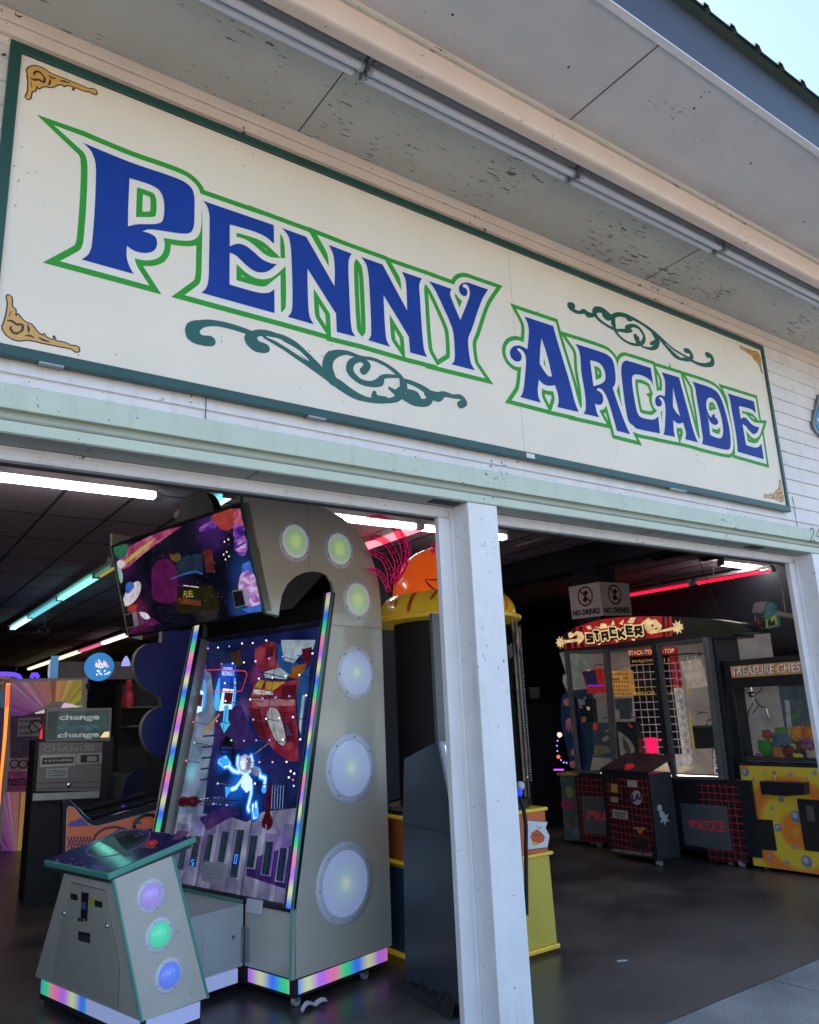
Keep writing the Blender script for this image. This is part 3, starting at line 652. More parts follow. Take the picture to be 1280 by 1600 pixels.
# ------------------------------------------------------------------ unlit twin-tube fixtures under the eave
TUBEW = mat('unlit_tube', (.70, .71, .74), .18, var=.03, coat=.3)
BATT = mat('batten_metal', (.40, .41, .43), .4, var=.05)
yA, yB = onZ(1280, 475, 4.035).y, onZ(1280, 466, 4.02).y
yb0, yb1 = onZ(1280, 472, 4.07).y, onZ(1280, 452, 4.055).y
jx = [-2.6] + [onZ(a, b, 4.03).x for a, b in ((568, 108), (897, 272), (1128, 386))] + [7.0]
jx = [jx[1] - 2.46, jx[1] - 1.23] + jx[1:4] + [jx[3] + (jx[3] - jx[2])]
lab = ['unlit white twin-tube eave light farthest left, cut by the photo top', 'unlit white twin-tube eave light over the sign\'s first letters', 'unlit white twin-tube eave light over the middle of the sign', 'unlit white twin-tube eave light over the gap between the sign\'s two words', 'unlit white twin-tube eave light at the right end beyond the sign corner']
lab = ['unlit white twin-tube eave light over the left end of the sign', 'unlit white twin-tube eave light over the first letters of the sign', 'unlit white twin-tube eave light above the middle of the sign', 'unlit white twin-tube eave light above the second word of the sign', 'unlit white twin-tube eave light at the far right end of the row']
cob = mat('cobweb_dirt', (.10, .085, .07), .9, var=.3, vscale=80)
for i in range(5):
    a, b = jx[i], jx[i + 1]
    if i == 0: continue
    t = thing('eave_light', lab[i], 'light fixture', ((a + b) / 2, yb1, 4.09), 'unlit twin-tube lights under the eave')
    m = MB(); m.prism([V(a + .01, yb0, 4.0895), V(a + .01, yb0, 4.072), V(a + .01, yb0 - .02, 4.058), V(a + .01, yb1 + .01, 4.05), V(a + .01, yb1, 4.0895)], V(b - a - .02, 0, 0), BATT); m.build('housing', t)
    for yy, zz in ((yA, 4.035), (yB, 4.02)):
        m = MB(); m.tube([V(a + .03, yy, zz), V(b - .03, yy, zz)], .0175, TUBEW, 14); m.build('tube', t, smooth_=True)
        for e in (a + .022, b - .022):
            m = MB(); m.tube([V(e - .008, yy, zz), V(e + .008, yy, zz)], .0195, BATT, 12); m.box((e - .007, yy - .012, zz), (e + .007, yy + .012, 4.07), BATT); m.build('end_socket', t)
    m = MB(); rnd = random.Random(i)
    for k in range(46):
        c = V(b + rnd.gauss(0, .022), rnd.uniform(yb1 - .03, yA + .02), rnd.uniform(4.0, 4.05)); m.ball(c, rnd.uniform(.0015, .0045), cob, 6, lumps=.5, seed=k)
    for k in range(10):
        c = V(b + rnd.gauss(0, .012), rnd.uniform(yB, yA), 4.03); m.tube([c, c + V(rnd.uniform(-.04, .04), rnd.uniform(-.05, .03), rnd.uniform(-.02, .03))], .0012, cob, 4)
    o = m.build('cobweb', t)
# ------------------------------------------------------------------ the tall ball-drop machine
ANG = math.radians(13.1); U = V(math.cos(ANG), math.sin(ANG), 0); W_ = V(-math.sin(ANG), math.cos(ANG), 0)   # U into depth of its side, W_ across its front
O = V(2.112, 1.377, 0)
CAB = mat('cabinet_champagne', (.60, .56, .46), .3, var=.04, bump=.10, bscale=28, coat=.8)
CABW = mat('cabinet_pale', (.52, .54, .55), .35, var=.05, bump=.03)
TRIM = mat('teal_edge', (.10, .36, .28), .35, var=.05)
DTRIM = mat('dark_green_edge', (.03, .10, .075), .3, var=.05)
RINGW = mat('ring_white', (.70, .72, .80), .3, var=.03)
RAIN = [(.05, .72, .28), (.06, .20, .95), (.70, .74, .38), (.55, .18, .9), (.95, .22, .45)]
LEDV = fracmat('led_strip_glow', (0, 0, 1), .40, RAIN, .15)
LEDH = fracmat('led_base_glow', tuple(U), .46, RAIN, .12)
LEDF = fracmat('led_front_glow', tuple(W_), .52, RAIN, .12)
LEDP = em('panel_glow', (.45, .55, .95), .10)
MAC = thing('ball_drop_machine', 'tall champagne space-themed arcade machine with round white portholes and rainbow edge lights', 'arcade machine', O + U * .35 + W_ * .6)
SD = Plane(O, U, UP, -W_)
WID = 1.50
ol = [(-.045, .137), (.731, .130), (.732, 1.6), (.734, 2.05), (.730, 2.20), (.716, 2.32), (.685, 2.42), (.637, 2.52), (.575, 2.60), (.50, 2.66), (.40, 2.71), (.25, 2.75), (.05, 2.765), (-.39, 2.765), (-.383, 2.66), (-.221, 2.055), (-.125, 2.042), (-.116, 2.10), (-.10, 2.17), (-.06, 2.235), (0.0, 2.285), (.07, 2.318), (.145, 2.333), (.215, 2.333), (.262, 2.318), (.292, 2.285), (.307, 2.239), (.202, 1.72), (.092, 1.191), (-.03, .478)]
ol = [Vector(p) for p in ol]
for off in (0, WID):
    pl = Plane(O + W_ * off, U, UP, -W_)
    m = MB(); m.slab(pl, ol, -.022, 0, CAB); sp = m.build('side_panel', MAC, bevel=.002)
    if off == 0:
        edge = [pl.w(p.x - .002, p.y, -.006) for p in ol[25:]] + [pl.w(-.047, .14, -.006)]
        m = MB(); m.tube(edge, .0085, TRIM, 8); m.tube([pl.w(p.x - .004, p.y, -.006) for p in ol[13:17]], .009, DTRIM, 8); m.build('edge_molding', sp, smooth_=True)
        m = MB(); m.slab(pl, rect(.268, 2.011, .733, 2.0135), .0002, .0008, DARK); m.slab(pl, rect(.1035, 2.334, .1055, 2.76), .0002, .0008, DARK); m.build('panel_seam', sp)
# carcass behind the front, hood and floor of the recess
m = MB()
m.prism([O + U * a + UP * z_ + W_ * .024 for a, z_ in ((.46, .14), (.715, .14), (.715, 2.2), (.5, 2.60), (.2, 2.70), (-.36, 2.70), (-.205, 2.07), (.0, 2.10), (.28, 2.36), (.50, 2.36))], W_ * (WID - .05), MATBLK)
m.build('carcass', MAC)
pbp = O + U * (-.03) + UP * .478; ptp = O + U * .307 + UP * 2.239; wd = (ptp - pbp).normalized()
PFn = -(W_.cross(wd)).normalized()
PF = Plane(pbp, W_, wd, PFn); BB = PF.off(-.135)
# playfield tray
spaceb = art('space_back', (.012, .016, .075), .12); tray = MB()
tray.slab(BB, rect(.03, -.0, WID - .03, 1.76), -.03, -.003, MATBLK)
tray.slab(PF, rect(.03, -.02, WID - .03, .0), -.15, .0, MATBLK); tray.build('playfield_tray', MAC)
def bb(pts): return [Vector(BB.at(x, y)) for x, y in pts]
def zz(ox, oy, s, t): return bb([(p[0], p[1]) for p in Z(ox, oy, s, t)])
def bbw(T, x, y): return tuple(BB.w(*BB.at(T[0] + x / T[2], T[1] + y / T[2])) - MAC.location)
T1 = (290, 1000, 5.565); T2 = (270, 1180, 6.095)
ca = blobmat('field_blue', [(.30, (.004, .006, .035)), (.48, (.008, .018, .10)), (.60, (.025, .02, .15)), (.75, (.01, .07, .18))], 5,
    [(bbw(T1, 360, 330), .16, (.01, .12, .85)), (bbw(T1, 355, 560), .15, (.0, .14, .7)), (bbw(T2, 700, 150), .22, (.0, .10, .55)), (bbw(T2, 620, 300), .18, (.0, .14, .65)), (bbw(T2, 760, 470), .13, (.0, .10, .5)), (bbw(T2, 470, 60), .12, (.0, .12, .6)), (bbw(T1, 480, 640), .16, (.20, .08, .25)), (bbw(T1, 620, 300), .12, (.25, .02, .06))], .13)  # blue spots are neon glow put into the field colour
cb = blobmat('field_grey', [(.3, (.05, .08, .14)), (.5, (.15, .21, .32)), (.7, (.30, .36, .46))], 6, [(bbw(T1, 60, 500), .14, (.0, .15, .7)), (bbw(T1, 60, 700), .10, (.2, .16, .02)), (bbw(T2, 180, 160), .12, (.05, .35, .4))], .15)
purple, ltgrey, redr, blur, oran, yelo, skyb = art('field_purple', (.08, .035, .22), .09), blobmat('field_mist', [(.3, (.10, .09, .17)), (.5, (.26, .25, .36)), (.72, (.46, .46, .56))], 5, [(bbw(T2, 1050, 1000), .25, (.12, .0, .22)), (bbw(T2, 300, 650), .2, (.06, .05, .2))], .15), blobmat('rocket_red', [(.35, (.20, .008, .03)), (.5, (.42, .025, .06)), (.65, (.62, .10, .14))], 6, [(bbw(T1, 760, 560), .09, (.25, .15, .18)), (bbw(T1, 500, 300), .2, (.1, .0, .15))], .085), art('rocket_blue', (.02, .12, .36), .12), art('rocket_orange', (.45, .14, .02), .11), art('rocket_yellow', (.65, .38, .05), .13), art('rocket_window', (.45, .55, .62), .16)
neon, neonw, neonr = em('neon_blue', (.04, .35, 1.0), .32), em('neon_white', (.60, .78, 1.0), .34), em('neon_red', (1.0, .06, .12), .20)
inkb = art('field_ink', (.01, .012, .03), .02); dkred = art('rocket_dark_red', (.20, .012, .03), .08); bron = art('field_brown', (.12, .05, .03), .08); cyan = em('neon_cyan', (.08, .55, .8), .25)
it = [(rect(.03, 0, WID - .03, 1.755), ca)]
it += [(zz(*T1, "-60,290 220,290 260,620 240,900 200,1113 120,1800 -400,1800 -300,600"), cb), (zz(*T1, "200,1113 130,1700 -80,1760 -60,1113"), cb)]
it += [(zz(*T1, "260,620 480,560 620,900 420,960 240,900"), purple), (zz(*T2, "0,560 470,560 700,640 860,540 1200,500 1180,900 1080,1440 0,1260"), ltgrey), (zz(*T2, "250,600 520,480 640,560 500,620 330,720"), purple),
       (zz(*T2, "700,1000 1130,860 1090,1280 700,1150"), purple)]
for k in range(5): it.append((zz(*T1, "%d,%d %d,%d %d,%d %d,%d" % (150 - k * 6, 830 + k * 95, 290 - k * 20, 820 + k * 95, 280 - k * 22, 836 + k * 95, 148 - k * 6, 846 + k * 95)), ca))
# searchlight wedges, mist
it += [(zz(*T1, "150,800 290,640 300,650 180,810"), yelo), (zz(*T1, "30,780 5,660 22,650 60,780"), yelo), (zz(*T1, "430,640 480,570 520,640 470,720"), purple)]
# rocket, nose down right, boosters above
it += [(zz(*T1, "600,80 700,20 790,30 780,170 830,240 640,270 600,180"), redr), (zz(*T1, "700,60 760,60 760,140 690,150"), dkred),
       (zz(*T1, "790,30 830,30 880,150 1000,220 930,300 880,320 820,260 800,190"), blur), (zz(*T1, "830,0 1130,0 1110,80 1000,130 940,200 860,180 840,80"), skyb), (zz(*T1, "1010,80 1100,60 1090,190 1030,200"), dkred),
       (zz(*T1, "680,280 820,240 900,300 880,340 690,330"), skyb), (zz(*T1, "930,230 1060,200 1000,350 900,330"), oran), (zz(*T1, "380,120 480,80 490,210 430,240"), bron)]
it += [(zz(*T1, "640,350 880,360 1000,340 970,500 560,500 590,410"), redr), (zz(*T1, "600,400 640,350 690,350 650,430"), yelo), (zz(*T1, "700,360 870,365 760,440 690,430"), yelo), (zz(*T1, "600,400 690,440 760,440 700,480 580,480"), oran), (zz(*T1, "840,400 970,390 950,500 830,500"), dkred),
       (zz(*T1, "1000,300 1080,230 1060,480 1020,700 1010,880 970,700 960,480"), blur), (zz(*T1, "1015,480 1040,480 1000,820 985,760"), skyb),
       (zz(*T1, "560,500 960,500 960,640 980,860 985,1060 900,1050 800,990 690,870 640,840 590,720 550,590"), redr), (zz(*T1, "560,505 950,520 950,570 640,580"), art('rocket_sheen', (.6, .25, .28), .12)), (zz(*T1, "550,590 640,600 690,860 630,830 580,700"), dkred)]
it += [(q, inkb) for q in stroke(zz(*T1, "640,580 690,860"), .003) + stroke(zz(*T1, "560,500 960,510"), .0025) + stroke(zz(*T1, "810,630 960,640"), .002) + stroke(zz(*T1, "630,275 880,330"), .003) + stroke(zz(*T1, "960,480 975,700 1000,880"), .004)]
win = smooth(Z(*T1, "730,590 790,600 830,680 870,880 850,920 790,880 740,780 705,660"), True, 4); win = bb([(p.x, p.y) for p in win])
it += [(q, inkb) for q in stroke(win, .006, True)] + [(win, art('window_white', (.55, .52, .55), .14))] + [(q, inkb) for q in stroke(zz(*T1, "745,600 770,780 800,870"), .002)]
it += [(zz(*T1, "850,720 930,715 945,880 880,890"), dkred)]
# ladder, wrench shadow line, rope
it += [(q, inkb) for q in stroke(zz(*T1, "300,880 310,1010"), .005) + stroke(zz(*T1, "420,880 410,1020"), .005) + sum([stroke(zz(*T1, "300,%d 420,%d" % (y, y + 4)), .004) for y in (885, 920, 955, 990)], [])]
it += [(bb([(345, 1165), (352, 1150), (360, 1152), (363, 1165)]), inkb)]
it += [(q, ltgrey) for q in stroke(zz(*T1, "590,1000 720,900"), .0035)]
# neon: two bonus signs, the red wire, the floating astronaut
for dx, dy, q_ in ((0, 0, 1), (-262, 20, .8)):
    def s_(t, dx=dx, dy=dy): return zz(*T1, ' '.join('%g,%g' % (float(a.split(',')[0]) + dx, float(a.split(',')[1]) + dy) for a in t.split()))
    it += [(s_("310,205 440,215 430,330 300,330"), em('neon_deep', (.02, .12, .9), .16)), (s_("290,330 300,330 300,600 265,620 245,560 255,450"), neon), (s_("420,330 435,330 440,440 430,560 415,590"), neon), (s_("325,420 420,430 405,600 290,620 310,500"), neonw), (s_("340,455 415,460 400,560 330,555"), dkred), (s_("262,470 290,480 280,590 258,560"), cyan)]
it += [(zz(*T1, "335,570 375,570 370,700 390,730 335,810 300,730 325,710"), cyan), (zz(*T1, "345,600 360,600 355,780 338,760"), neon)]
it += [(q, neonr) for q in stroke(zz(*T1, "145,350 150,300 170,262 320,258 520,270 535,300 510,380 490,440 440,450 230,445"), .0035)]
for r_, mt in ((.027, em('astro_halo', (.01, .13, .8), .14)), (.019, neon), (.010, neonw)):
    for t in ("620,20 615,80 640,150 690,180 745,140 760,70 745,10", "530,100 575,150 630,165", "690,190 640,260 600,310 560,325", "700,190 750,290 745,370 715,500 725,530", "755,130 820,150 830,190", "830,200 880,220 870,330", "790,460 800,580 770,590 765,480", "440,60 500,30 540,90 500,110 440,60"):
        it += [(q, mt) for q in stroke(zz(*T2, t), r_)]
it += [(zz(*T2, "630,20 690,-10 745,20 760,90 735,150 690,175 640,150 622,90"), em('helmet', (.45, .5, .85), .22)), (zz(*T2, "655,30 700,15 720,60 710,120 670,140 645,100"), em('visor', (.75, .68, .85), .24)), (zz(*T2, "740,120 800,110 830,160 800,200 750,190"), ltgrey), (zz(*T2, "660,200 720,180 760,240 740,330 700,360 650,300"), neonw), (zz(*T2, "640,60 680,40 690,120 655,140"), neonw), (zz(*T2, "700,20 745,30 735,130 700,150"), ltgrey), (zz(*T2, "690,200 740,250 730,320 700,350 670,260"), neonw), (zz(*T2, "850,300 890,310 885,360 845,350"), neon), (zz(*T2, "560,320 600,290 620,320 570,345"), neonw), (zz(*T2, "500,300 555,310 540,360 505,410"), neon), (zz(*T2, "770,500 800,500 810,590 775,590"), neon), (zz(*T2, "430,60 480,20 530,40 540,90 480,110"), neon)]
it = [x for x in it if x[0] is not None]
lo, hi = .03, WID - .03
def clampp(p): return [Vector((min(max(q.x, lo), hi), min(max(q.y, 0), 1.755))) for q in p]
clip = []
for p, mt in it:
    q = clampp(p); ar = abs(sum(q[k - 1].x * q[k].y - q[k].x * q[k - 1].y for k in range(len(q))))
    if ar > 1e-6: clip.append((q, mt))
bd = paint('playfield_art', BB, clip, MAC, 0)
m = MB()
def q4(T, t): return [Vector(BB.at(p[0], p[1])) for p in Z(*T, t)]
addtext(m, 'BONUS', BB, q4(T1, "320,310 420,312 424,272 322,272"), neonw, .003, .01); addtext(m, 'SUPER', BB, q4(T1, "330,258 412,262 414,240 332,236"), neonw, .003)
addtext(m, 'MISS CHRIS', BB, q4(T1, "592,472 762,478 758,448 600,430"), neonw, .003, 0); addtext(m, 'JET', BB, q4(T1, "925,835 905,722 875,728 885,842"), blur, .003, .03)
addtext(m, '99', BB, q4(T1, "58,345 102,345 106,292 62,290"), neonw, .003)
m.build('playfield_lettering', MAC)
# bright pegs with coloured tips, a row at a time
tips = {'w': em('tip_white', (.9, .92, .85), .5), 'b': em('tip_blue', (.25, .25, 1), .45), 'g': em('tip_green', (.2, .9, .45), .4), 'r': em('tip_red', (.9, .15, .25), .35), 'v': em('tip_violet', (.7, .3, .9), .4)}
rod = mat('peg_steel', (.35, .34, .42), .2, metal=.8, var=0)
pegs = [(T1, "193,72,v 280,65,w 378,55,b 489,30,w 582,26,w 700,3,w 310,208,r 408,203,w 505,195,w 606,185,w 725,160,b 842,145,b 955,130,b 1102,116,w 635,335,w 755,328,w 868,316,w 988,304,w 560,517,w 668,507,b 782,500,b 900,488,b 1047,481,w 340,375,w 430,370,v 345,530,w 586,692,v 698,685,w 813,678,w 932,671,w 270,706,v 395,873,g 505,876,b 612,872,b 728,870,b 844,866,w 995,864,w 530,1056,v 640,1062,v 754,1062,v 876,1060,w 65,712,r 75,893,g 5,1050,r 20,548,v")]
pegs += [(T2, "123,52,r 18,240,r 385,463,b 510,475,b 425,270,g 1120,152,w 1155,175,w 1103,212,w 1142,235,r 1150,292,g 780,270,w")]
pg = []
for T, t in pegs:
    for s in t.split():
        x, y, c = s.split(','); p = PF.off(-.02).at(T[0] + float(x) / T[2], T[1] + float(y) / T[2])
        if not (.07 < p[0] < 1.40): continue
        a = PF.w(p[0], p[1], -.022); b = PF.w(p[0], p[1], -.128)
        m = MB(); m.tube([b, a], .0028, rod, 6); o = m.build('peg', MAC)
        m = MB(); m.ball(a, .0062, tips[c], 8); m.build('peg_light', o, smooth_=True)
# score columns
scr = art('score_window', (.015, .05, .07), .12); PL2 = BB.off(.03)
chan = ltgrey
for k, t in enumerate(("80,905 130,905 95,1090 45,1090", "205,770 260,770 225,1065 165,1060", "335,755 390,760 350,1010 300,1008", "475,730 530,735 495,1020 435,1015", "615,710 678,712 615,1165 555,1160", "745,762 810,768 765,1072 708,1068", "890,822 955,828 915,1140 855,1135", "1025,880 1085,888 1050,1200 990,1195")):
    p = [Vector(PL2.at(q[0], q[1])) for q in Z(*T2, t)]; c = sum(p, Vector((0, 0))) / 4
    hx = abs((p[1].x + p[2].x) - (p[0].x + p[3].x)) / 4 * 1.5; hy = ((p[0].y + p[1].y) - (p[2].y + p[3].y)) / 4 * 1.08
    big = [c + Vector((a_ * hx, b_ * hy)) for a_, b_ in ((-1, -1), (1, -1), (1, 1), (-1, 1))] if True else [c + Vector(((q - c).x * 1.35, (q - c).y * 1.08)) for q in p]
    m = MB(); m.slab(PL2, [Vector((x, y)) for x, y in ((min(q.x for q in big), min(q.y for q in big)), (max(q.x for q in big), min(q.y for q in big)), (max(q.x for q in big), max(q.y for q in big)), (min(q.x for q in big), max(q.y for q in big)))], -.004, 0, chan)
    o = m.build('score_column', MAC)
    xx0, xx1 = sorted(((p[1].x + p[2].x) / 2, (p[0].x + p[3].x) / 2)); yy0, yy1 = (p[2].y + p[3].y) / 2, (p[0].y + p[1].y) / 2; dxx = 0
    m = MB(); m.slab(PL2, rect(xx0 + dxx, yy0, xx1 - dxx, yy1), 0, .004, scr)
    cm = (xx0 + xx1) / 2; n_ = 4
    o2 = m.build('score_window', o)
    m = MB(); seg = art('segment_off', (.05, .12, .15), .13)
    for j in range(n_):
        y0 = yy0 + (j + .14) * (yy1 - yy0) / n_; y1 = yy0 + (j + .86) * (yy1 - yy0) / n_; ym = (y0 + y1) / 2
        lit = (k == 4 and j == 1) or (k == 1 and j == 0); mt = em('segment_lit', (.05, .3, 1), .5) if lit else seg
        w2 = (xx1 - xx0) * .17; segs = [((-w2, y0), (w2, y0)), ((-w2, y1), (w2, y1)), ((-w2, y0), (-w2, ym)), ((w2, ym), (w2, y1))]
        if k == 1: segs += [((-w2, ym), (w2, ym))]; segs[3] = ((-w2, y0), (-w2, ym)); segs[2] = ((w2, ym), (w2, y1))
        else: segs += [((w2, y0), (w2, ym)), ((-w2, ym), (-w2, y1))]
        for a, b in segs:
            A, B = PL2.w(cm + a[0], a[1], .006), PL2.w(cm + b[0], b[1], .006); m.tube([A, B], .0028 if lit else .0018, mt, 4)
    m.build('digits', o2)
# channel dividers in the lower field
m = MB(); dv = glassmat('divider_acrylic', (.80, .80, .88), .05, .8)
for k in range(9):
    v0 = .05 + k * .155; m.slab(PF, rect(v0 - .0015, 0, v0 + .0015, .42 if k % 2 else .36), -.12, -.03, dv)
m.build('ball_channel', MAC)
# red wrench, red launcher with a spring of rings: both mounted behind the glass
WR = PF.off(-.07); red = mat('wrench_red', (.35, .015, .03), .3, var=.05)
m = MB(); w_ = [Vector(WR.at(q.x, q.y)) for q in smooth(Z(*T2, "905,270* 935,275* 925,400 915,560 940,610 938,660 915,700 890,718* 895,670 880,650 870,668 872,700* 850,680 848,630 868,580 885,520 895,380"), True, 3)]
m.slab(WR, w_, -.012, 0, red); m.build('wrench', MAC, bevel=.002)
m = MB(); g0 = WR.w(*WR.at(*(T2[0] + 80 / T2[2], T2[1] + 445 / T2[2]))); g1 = WR.w(*WR.at(T2[0] + 262 / T2[2], T2[1] + 440 / T2[2])); dd = g1 - g0
m.tube([g0, g0 + dd * .12, g0 + dd * .25, g0 + dd * .45, g0 + dd * .6, g0 + dd * .72, g0 + dd * .8, g1], [.028, .036, .031, .029, .036, .034, .012, .010], red, 12); m.build('launcher', MAC, smooth_=True)
m = MB(); m.tube([g1, g1 + dd * 1.9], .004, rod, 6)
for k in range(6):
    c = g1 + dd * (.15 + k * .17); m.tube([c + (wd * math.cos(t) + PFn * math.sin(t)) * .024 for t in [2 * math.pi * j / 12 for j in range(13)]], .0025, CHROME, 5)
m.build('launcher_spring', MAC, smooth_=True)
m = MB()
for k in range(5):
    a = WR.at(T2[0] + (950 + k * 27) / T2[2], T2[1] + 285 / T2[2]); b = WR.at(T2[0] + (940 + k * 26) / T2[2], T2[1] + 510 / T2[2]); m.tube([WR.w(*a), WR.w(*b)], .0018, CHROME, 5)
for y_, xa, xb in ((295, 945, 1060), (510, 935, 1050)):
    a = WR.at(T2[0] + xa / T2[2], T2[1] + y_ / T2[2]); b = WR.at(T2[0] + xb / T2[2], T2[1] + (y_ + 8) / T2[2]); m.tube([WR.w(*a), WR.w(*b)], .0022, CHROME, 5)
m.build('wire_cage', MAC)
# glass, top rail, joints, notice on the glass
m = MB(); m.slab(PF, rect(.058, .0, 1.415, 1.60), -.008, -.004, glassmat('playfield_glass', (.93, .95, .95), .01, 1.3)); m.build('glass', MAC)
m = MB(); m.slab(PF, rect(.058, 1.60, 1.415, 1.612), -.003, .0, BLACK); m.slab(PF, rect(.06, 1.61, 1.415, 1.76), -.14, -.012, MATBLK)
for v_ in (.47, .92): m.slab(PF, rect(v_ - .0015, 0, v_ + .0015, 1.52), -.0035, -.0015, MATBLK)
m.build('glass_rail', MAC)
PW_ = PF.off(.001); nq = [Vector(PW_.at(p[0], p[1])) for p in Z(*T2, "272,1195 487,1243 518,1042 302,1010")]
m = MB(); m.slab(PF, nq, .0, .0008, mat('paper_white', (.55, .56, .62), .6, var=.02)); no = m.build('glass_notice', MAC)
m = MB()
for k, s in enumerate(('The value of our redemption tickets', 'is usually a lot more than others.', 'Our machines give out less tickets', "but it doesn't take as much to get", 'a great prize.')):
    t0 = .10 + k * .175; e = [.9, .84, .9, .88, .36][k]
    tl = nq[3].lerp(nq[0], t0 + .10); bl = nq[3].lerp(nq[0], t0 + .175 - .02); rv = (nq[2] - nq[3])
    addtext(m, s, PF, [bl + rv * .06, bl + rv * e, tl + rv * e, tl + rv * .06], INK, .0016, .012)
m.build('notice_text', no)
# LED strips with their channels
for v0, v1, top in ((.009, .055, 1.772), (1.42, 1.49, 1.72)):
    m = MB(); m.slab(PF, rect(v0, .0, v1, top), -.02, .004, LEDV); m.build('led_strip', MAC)
    m = MB(); m.slab(PF, rect(v0 - .010, -.0, v0 - .001, top), -.02, .010, BLACK); m.slab(PF, rect(v1 + .001, 0, v1 + .010, top), -.02, .010, BLACK); m.slab(PF, rect(v1 + .011, 0, v1 + .017, top), -.02, .008, TRIM); m.build('led_channel', MAC)
# lower front
FR = Plane(O - U * .030, W_, UP, -U)
m = MB(); m.slab(FR, rect(.0, .137, .43, .462), -.02, -.006, CAB); m.slab(FR, rect(.03, .19, .41, .44), -.0058, -.004, CAB); m.build('front_panel', MAC, bevel=.002)
m = MB(); m.slab(FR, rect(.0, .464, WID, .478), -.03, -.004, MATBLK); m.build('ball_gutter', MAC)
m = MB(); m.slab(FR, rect(.44, .455, WID, .474), -.006, .006, TRIM); m.build('front_trim', MAC, bevel=.003)
hq = [Vector(FR.at(x, y)) for x, y in ((387, 1425), (410, 1428), (412, 1407), (389, 1403))]
m = MB(); m.slab(FR, hq, .0, .016, RINGW); o = m.build('glass_latch', MAC, bevel=.004)
m = MB(); m.box((0, 0, 0), (.001, .001, .001), SCREW)
# connecting box towards the console
CB = Plane(O + W_ * .43, U, UP, -W_)
m = MB(); m.slab(CB, rect(-.62, .137, -.034, .455), -.6, 0, CABW); cbx = m.build('connector_box', MAC, bevel=.003)
m = MB(); m.slab(CB, rect(-.30, .165, -.075, .36), .0004, .003, CABW); dr = m.build('access_door', cbx, bevel=.0015)
m = MB(); p = CB.w(-.105, .30, .003); m.lathe(p, [(0, .006), (.008, .006), (.010, 0)], SCREW, 12, -W_); m.build('lock', dr)
m = MB(); m.slab(CB, rect(-.05, .16, -.034, .34), .0, .004, GALV); m.slab(FR, rect(.385, .16, .428, .34), -.004, .0, GALV); hb = m.build('hinge_bracket', cbx)
for zz_ in (.19, .31):
    m = MB(); m.ball(FR.w(.405, zz_, .002), .006, SCREW, 8); m.build('bolt', hb)
m = MB(); m.slab(CB, rect(-.6, .058, -.06, .128), -.05, -.012, LEDP); m.build('base_light', cbx)
# base: black frame, glowing kick panels, casters
m = MB(); m.prism([O + U * a + W_ * b + UP * .042 for a, b in ((-.012, .012), (.70, .012), (.70, 1.46), (-.012, 1.46))], UP * .094, MATBLK); m.build('base_frame', MAC)
m = MB(); m.slab(SD, rect(.004, .060, .690, .127), -.006, -.002, LEDH); m.build('kick_light', MAC)
m = MB(); m.slab(FR, rect(.045, .060, .40, .127), -.012, -.008, LEDF); m.build('kick_light', MAC)
m = MB(); m.prism([O + U * a + W_ * b + UP * .056 for a, b in ((-.022, .002), (.004, .002), (.004, .042), (-.022, .042))], UP * .08, MATBLK); m.build('corner_post', MAC)
def caster(c, parent, s=1):
    m = MB(); m.tube([c + W_ * -.012 * s + UP * .024 * s, c + W_ * .012 * s + UP * .024 * s], .024 * s, mat('caster_rubber', (.35, .35, .36), .4, var=.05), 14); o = m.build('caster', parent, smooth_=True)
    m = MB(); m.prism([c + U * -.018 * s + W_ * -.015 * s + UP * .024 * s, c + U * .018 * s + W_ * -.015 * s + UP * .024 * s, c + U * .012 * s + W_ * -.015 * s + UP * .05 * s, c + U * -.012 * s + W_ * -.015 * s + UP * .05 * s], W_ * .003, GALV); m.build('fork', o); return o
for a, b in ((.01, .03), (.52, .03), (.62, .12), (.01, 1.4), (.62, 1.4)): caster(O + U * a + W_ * b, MAC, 1.0)
# portholes
GLOW_A = radial('glow_green', [(0, (.55, .5, .12)), (.22, (.42, .60, .16)), (.6, (.20, .42, .16)), (.95, (.30, .34, .32))], .13)
GLOW_B = radial('glow_pale', [(0, (.75, .70, .50)), (.08, (.50, .72, .50)), (.32, (.28, .46, .56)), (.7, (.24, .34, .62)), (1, (.22, .30, .62))], .11)
def disc(c, r, pl, mt, h, n=40):
    return [pl.w(c[0] + r * math.cos(2 * math.pi * k / n), c[1] + r * math.sin(2 * math.pi * k / n), h) for k in range(n)]
for cx, cz, r, g in ((-.001, 2.50, .126, GLOW_A), (.362, 2.498, .125, GLOW_A), (.516, 2.186, .129, GLOW_A), (.484, 1.727, .163, GLOW_B), (.421, 1.165, .199, GLOW_B), (.354, .540, .219, GLOW_B)):
    m = MB(); prof = [(r, 0), (r, .004), (r - .004, .007), (r * .80 + .003, .007), (r * .80, .003)]
    m.lathe(SD.w(cx, cz), prof, RINGW, 48, -W_); o = m.build('porthole', MAC, smooth_=True)
    m = MB(); rows = [[SD.w(cx + rr * math.cos(t), cz + rr * math.sin(t), h) for t in [2 * math.pi * k / 40 for k in range(40)]] for rr, h in ((r * .805, .003), (r * .74, .006), (r * .5, .009), (r * .25, .011), (r * .02, .0115))]
    m.grid(rows, g, True, True); m.build('lens', o, smooth_=True)
    m = MB(); ns = 6 if r < .15 else 7
    for k in range(ns):
        t = 2 * math.pi * k / ns + .5; m.ball(SD.w(cx + r * .905 * math.cos(t), cz + r * .905 * math.sin(t), .007), .0055, SCREW, 8)
    m.build('screws', o)
